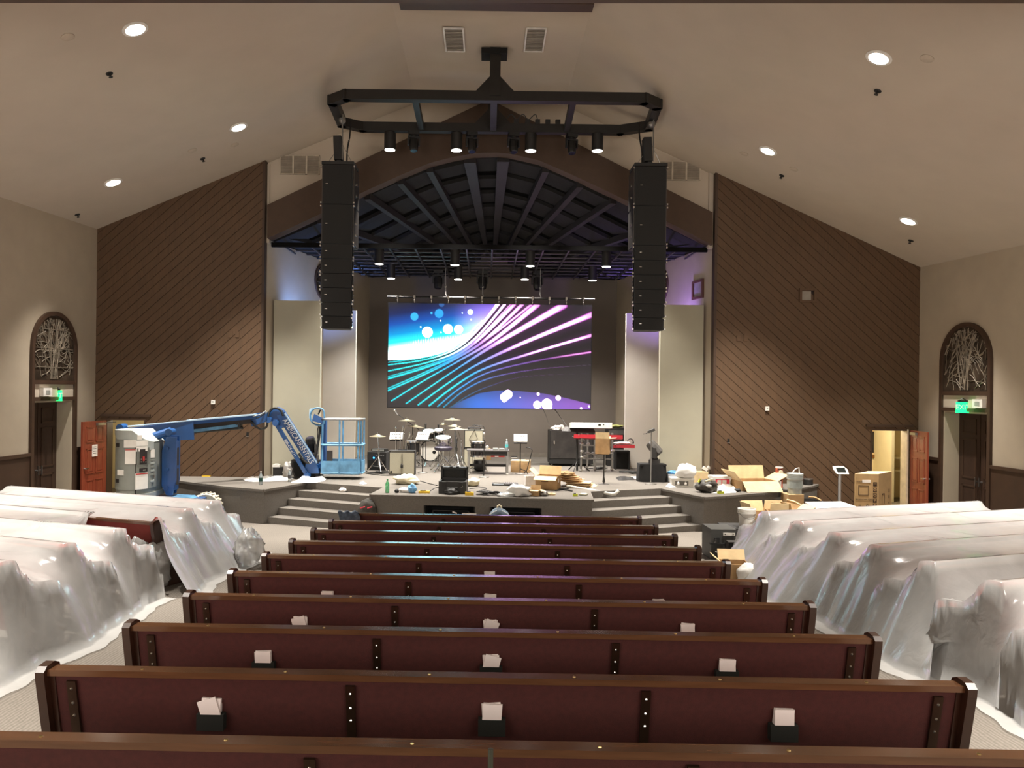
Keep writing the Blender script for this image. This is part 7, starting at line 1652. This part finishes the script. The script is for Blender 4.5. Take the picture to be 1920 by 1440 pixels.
b = MB(); b.bbox((uu(1609.5)*wf, -.004, zz(949)*H_), (uu(1614.5)*wf, 0, zz(946)*H_)); b.build('triangle_mark', mat('ink_faint', (130, 104, 72), .85, var=0), o)
sd = (pts[2]-pts[1]).normalized(); sn = Vector((sd.y, -sd.x, 0))
for u0, u1, z0, z1 in ((.25, .45, .60, .62), (.25, .27, .42, .60), (.43, .45, .42, .60), (.78, .83, .62, .68), (.78, .83, .50, .56), (.78, .83, .40, .43), (.78, .83, .27, .29)):
    L2 = (pts[2]-pts[1]).length; p, q_ = pts[1]+sd*u0*L2, pts[1]+sd*u1*L2; b = MB(); b.prism([p+Vector((0, 0, z0*H_)), q_+Vector((0, 0, z0*H_)), q_+Vector((0, 0, z1*H_)), p+Vector((0, 0, z1*H_))], sn*.003); b.build('print', INK, o)
c = P(1822, 968, 13.6); o = thing('flat_cardboard', 'tan cardboard slab beyond the right pews near the double door', 'cardboard', (c.x, 14.2, floor_z(14.2))); z_ = P(1822, 968, 14.2).z-floor_z(14.2); b = MB(); b.bbox((-.5, -.1, z_-.05), (.5, .25, z_)); b.build('slab', CARDL, o, bevel=.01); b = MB(); b.bbox((-.4, 0, 0), (.4, .2, z_-.05)); b.build('carton_body', CARD, o)
# ================================================================== bags at the front pews, stage steps
pf = pewpos[-1][0].location; zr = pf.z+.91; Yf = pf.y
o = crumple('backpack', 'dark grey backpack with red zips standing on the lowest left stage step', 'bag', (P(689, 955, 16.12).x, 16.12, ST-.152*4+.002), (.21, .13, .30), mat('backpack_dark', (58, 54, 48), .8, var=.25, scale=9), 71, amp=.08)
pk = Vector(o.location); zt = P(689, 942, 16.1).z-pk.z
b = MB(); b.tube([(-.10, 0, zt-.04), (-.09, 0, zt+.03), (.09, 0, zt+.03), (.10, 0, zt-.04)], .018, 7); b.build('handle', CABLE, o)
for x in (-.08, .07): b = MB(); b.bar((x-.05, -.15, zt-.10), (x+.05, -.15, zt-.07), .03, .02); b.build('zip_pull', REDL, o)
pt = P(655, 962, Yf-.02); HOOD = mat('jacket_blue_grey', (74, 84, 98), .9, var=.2, scale=14)
def jk(u, v):
    x = (u-.5)*.30+.02*math.sin(v*9); t = (v-.5)*2; y = .09*t*(1 if t < 0 else .9); z = .035-.26*abs(t)**1.4+.015*math.sin(u*17+t*3)
    if t < 0: y = -.075-.035*min(1, -t*3)+.015*math.sin(u*14)
    else: y = -.075+.14*min(1, t*3)
    if abs(t) < .15: y = -.075+ t*.4
    return (x, y+.03, z)
b = MB(); b.grid(jk, 22, 24); o = b.build('jacket', HOOD, smooth='all'); o.location = (P(656, 957, Yf).x, Yf, zr+.012); tag(o, 'blue-grey jacket hung over the left end of the front pew', 'jacket')
md = o.modifiers.new('thickness', 'SOLIDIFY'); md.thickness = .012
o = crumple('backpack', 'pale blue and black backpack with a light handle before the stage front', 'bag', (P(936, 960, 15.5).x, 15.5, floor_z(15.5)+.002), (.24, .15, .32), mat('backpack_blue', (96, 112, 128), .7, var=.35, scale=6), 72, amp=.05)
zt = P(936, 951, 15.5).z-o.location.z; b = MB(); b.tube([(-.05, 0, zt-.06), (-.035, 0, zt+.02), (0, 0, zt+.045), (.035, 0, zt+.02), (.05, 0, zt-.06)], .016, 7); b.build('handle', CREAMF, o)
for s in (-1, 1): b = MB(); b.tube(curve_pts([(s*.05, -.12, zt-.05), (s*.16, -.16, zt-.10), (s*.24, -.16, zt-.2)], 5), .014, 6); b.build('strap', mat('strap_pale', (190, 200, 208), .6), o)
# papers on the front pew rail
for (px0, px1, lab) in ((848, 857, 'small folded paper on the front pew rail'), (866, 893, 'flat sheets of paper on the front pew rail')):
    a, c = P(px0, 961, Yf), P(px1, 961.5, Yf); b = MB(); b.box(((0, 0, .012)), (c.x-a.x, .05, .012), Matrix.Rotation(-.0 if px0 > 860 else .35, 3, 'Y')); o = b.build('paper', PAPER); o.location = ((a.x+c.x)/2, Yf+.02, zr+.006+(.015 if px0 < 860 else 0)); o.rotation_euler.z = -.03; tag(o, lab, 'paper')
# ================================================================== things on the walls
EXITG = emit('exit_green', (20, 255, 110), 2.2)
for s, (px, py), lab in ((-1, (103, 741), 'green exit sign over the left double door'), (1, (1806, 763), 'green exit sign over the right double door')):
    y = {-1: 17.42, 1: 17.15}[s]; p = P(px, py, y); o = thing('exit_sign', 'glowing '+lab, 'sign', (p.x, y, p.z), 0, 'exit signs'); xw = XW(s, y)-p.x
    w_ = .26
    b = MB(); b.hexa([(-w_/2-.03, 0, -.13), (w_/2+.03, 0, -.13), (w_/2+.03, .015, -.13), (-w_/2-.03, .015, -.13), (-w_/2, .04, .11), (w_/2, .04, .11), (w_/2, .055, .11), (-w_/2, .055, .11)]); b.build('panel', EXITG, o)
    R = Matrix.Rotation(-.165, 3, 'X') @ FACE_CAM; text('EXIT', .16, mat('exit_pale', (215, 255, 230), .5, var=0), o, (0, .010, -.01), R)
    b = MB(); b.hexa([(s*w_/2, .02, -.13), (s*w_/2, .2, -.13), (s*(w_/2+.01), .2, -.13), (s*(w_/2+.01), .02, -.13), (s*w_/2, .05, .10), (s*w_/2, .18, .10), (s*(w_/2+.01), .18, .10), (s*(w_/2+.01), .05, .10)]); b.build('side_panel', emit('exit_green_dim', (10, 190, 80), 1.0), o)
    b = MB(); b.bbox((min(-w_*.3, xw), .02, .11), (max(w_*.3, xw), .08, .15)); b.tube([(w_*-.2, .03, .15), (0, .03, .19), (w_*.3, .03, .15)], .012, 5); b.build('bracket', CABLE, o)
for s, y, lab in ((-1, 16.95, 'white emergency light box beside the left exit sign'), (1, 16.75, 'white emergency light box beside the right exit sign')):
    o = thing('emergency_light', lab, 'light box', wp(s, y, 2.80, .01), 0, 'emergency light boxes'); b = MB(); b.bbox((0 if s < 0 else -.09, -.17, -.08), (.09 if s < 0 else 0, .17, .10)); b.build('housing', WHITE, o, bevel=.01)
    b = MB(); b.bbox((.09 if s < 0 else -.095, -.08, -.04), (.095 if s < 0 else -.09, .08, .05)); b.build('lens', GREYP, o)
for px, py, lab in ((400, 754, 'small white thermostat on the left boarded wall'), (1438, 766, 'small white thermostat on the right boarded wall')):
    p = P(px, py, FY-.03); o = thing('thermostat', lab, 'thermostat', p, group='wall thermostats'); b = MB(); b.bbox((-.045, -.035, -.05), (.045, .012, .05)); b.build('body', WHITE, o, bevel=.008); b = MB(); b.bbox((-.018, -.04, -.01), (.018, -.035, .025)); b.build('display', GREYP, o)
for px, py, lab in ((464, 814, 'open dark outlet hole in the left boarded wall'), (1366, 826, 'open dark outlet hole in the right boarded wall')):
    p = P(px, py, FY-.025); o = thing('outlet_box', lab, 'outlet', p, group='open outlet holes'); b = MB(); b.bbox((-.028, -.004, -.045), (.028, .006, .045)); b.build('hole', MATTE, o); b = MB(); b.bbox((-.032, -.01, -.06), (.032, .006, -.048)); b.build('tab', STEEL, o)
for px, py, lab in ((432, 627, 'blank brown wall plate, left of the pair on the left boards'), (445, 627, 'blank brown wall plate, right of the pair on the left boards'), (1385, 634, 'blank brown wall plate, left of the pair on the right boards'), (1398, 634, 'blank brown wall plate, right of the pair on the right boards')):
    p = P(px, py, FY-.025); b = MB(); b.bbox((-.05, -.012, -.07), (.05, .008, .07)); o = b.build('wall_plate', BOARD, bevel=.005); o.location = p; tag(o, lab, 'plate')
p = P(1514, 554, FY-.02); o = thing('wall_recess', 'square recess with a pale panel high in the right boarded wall', 'recess', p); b = MB()
for lo, hi in (((-.21, .12), (.21, .17)), ((-.21, -.17), (.21, -.12)), ((-.21, -.12), (-.15, .12)), ((.15, -.12), (.21, .12))): b.bbox((lo[0], -.05, lo[1]), (hi[0], .012, hi[1]))
b.build('frame', BOARD, o); b = MB(); b.bbox((-.15, .0, -.12), (.15, .01, .12)); b.build('backing', GROOVE, o); b = MB(); b.bbox((-.15, -.02, -.12), (.08, -.005, .10)); b.build('panel', mat('recess_panel', (150, 142, 132), .7), o)
p = P(182, 839, 18.4); 
L4 = bpy.data.objects.get('door_3')
if L4:
    o = thing('paper_notice', 'white paper notice taped to the left red door', 'notice', L4.matrix_basis @ Vector((.47, .036, 1.40)), L4.rotation_euler.z+PI); b = MB(); b.bbox((-.10, -.006, -.14), (.10, -.001, .14)); b.build('sheet', PAPER, o)
    for zz_ in (.08, .04, -.02, -.07): b = MB(); b.bbox((-.07, -.008, zz_), (.05, -.006, zz_+.014)); b.build('text_line', mat('ink_grey', (110, 108, 105), .8), o)
# framed picture in the right hall
x0 = 9.5; p = P(1641, 829, 22.36); o = thing('framed_painting', 'gold framed dark painting in the hall beyond the right door', 'painting', (P(1652, 829, 22.33).x-.42, 22.385, p.z)); b = MB()
for lo, hi, m_ in (((-.42, .36), (.42, .46), 0), ((-.42, -.46), (.42, -.36), 0), ((-.42, -.36), (-.32, .36), 0), ((.32, -.36), (.42, .36), 0)): b.bbox((lo[0], -.05, lo[1]), (hi[0], .01, hi[1]))
b.build('frame', mat('frame_brown', (130, 88, 42), .4, .3), o); b = MB()
for lo, hi in (((-.32, .31), (.32, .36)), ((-.32, -.36), (.32, -.31)), ((-.32, -.31), (-.27, .31)), ((.27, -.31), (.32, .31))): b.bbox((lo[0], -.035, lo[1]), (hi[0], .01, hi[1]))
b.build('inner_frame', mat('frame_cream', (225, 200, 150), .5), o); b = MB(); b.bbox((-.27, -.01, -.31), (.27, .005, .31)); cv = b.build('canvas', mat('canvas_dark', (44, 36, 28), .6, var=.3, scale=6), o)
b = MB(); b.ball((-.02, -.012, .10), .05, 10, (.8, .1, 1.2)); b.ball((0, -.012, -.14), .05, 8, (.8, .1, .8)); b.build('painted_shape', mat('paint_skin', (180, 140, 100), .7), cv)
# small frame on the right stage wall; rosette windows
def on_side(sg, px, py):
    (p0, p1) = SL if sg < 0 else SR
    d = ray(px, py)
    for k in range(700):
        y = 19.2+k*.01; q = CAM+d*(y/d.y); xw = p0[0]+(p1[0]-p0[0])*(y-p0[1])/(p1[1]-p0[1])
        if (q.x-xw)*sg > 0: return q
    return q
q = on_side(1, 1310, 543); ang = math.atan2(SR[1][1]-SR[0][1], SR[1][0]-SR[0][0]); o = thing('wall_speaker_frame', 'small brown framed panel on the right stage side wall', 'frame', q, ang); b = MB()
for lo, hi in (((-.30, .18), (.30, .24)), ((-.30, -.24), (.30, -.18)), ((-.30, -.18), (-.22, .18)), ((.22, -.18), (.30, .18))): b.bbox((lo[0], .0, lo[1]), (hi[0], .05, hi[1]))
b.build('frame', mat('frame_redbrown', (96, 60, 52), .5), o); b = MB(); b.bbox((-.22, .0, -.18), (.22, .02, .18)); b.build('panel', mat('panel_grey', (150, 142, 136), .7), o)
for sg, px, nm in ((-1, 604, 'window_3'), (1, 1240, 'window_4')):
    q = on_side(sg, px, 528 if sg < 0 else 536); (p0, p1) = SL if sg < 0 else SR; W = struct(bpy.data.objects.new(nm, None)); COL.objects.link(W); W.location = q
    d = Vector((p1[0]-p0[0], p1[1]-p0[1], 0)).normalized(); nn = Vector((-sg*d.y, sg*d.x, 0)) if False else (Vector((d.y, -d.x, 0)) if sg < 0 else Vector((-d.y, d.x, 0)))
    A = Matrix((d, nn.cross(d), nn)).transposed() if nn.cross(d).z > 0 else Matrix((-d, nn.cross(-d), nn)).transposed()
    b = MB(); b.lathe([(.50, 0), (.50, .05), (.44, .05), (.44, 0)], (0, 0, 0), 36, A, True); b.build('frame', BROWN, W, smooth=True); b = MB(); b.lathe([(.44, .012), (.01, .014)], (0, 0, 0), 30, A); b.build('pane', MATS['dark_leaded_glass'], W)
    rs = random.Random(4); b = MB()
    for k in range(34):
        t, r0 = rs.uniform(0, 2*PI), rs.uniform(0, .34); pts_ = []; a_ = rs.uniform(0, 2*PI)
        x, y = math.cos(t)*r0, math.sin(t)*r0
        for _ in range(7):
            if math.hypot(x, y) > .43: break
            pts_.append(A @ Vector((x, y, .02))); a_ += rs.uniform(-.6, .6); x += math.cos(a_)*.05; y += math.sin(a_)*.05
        if len(pts_) > 1: b.tube(pts_, .008, 4)
    stuff(b.build('came', MATS['lead_came'], W))
# slim post in front of the nearest pew
p = P(920, 1404, 2.3); o = thing('slim_post', 'top of a slim grey-green post at the bottom middle of the picture', 'post', (p.x, 2.3, floor_z(2.3))); h_ = p.z-floor_z(2.3)
b = MB(); b.cyl((0, 0, .02), (0, 0, h_), .016, .008, n=10); b.build('shaft', mat('post_green_grey', (74, 74, 62), .5, .3), o, smooth=True); b = MB(); b.lathe([(.12, 0), (.12, .015), (.02, .03)], n=20); b.build('base', CABLE, o)
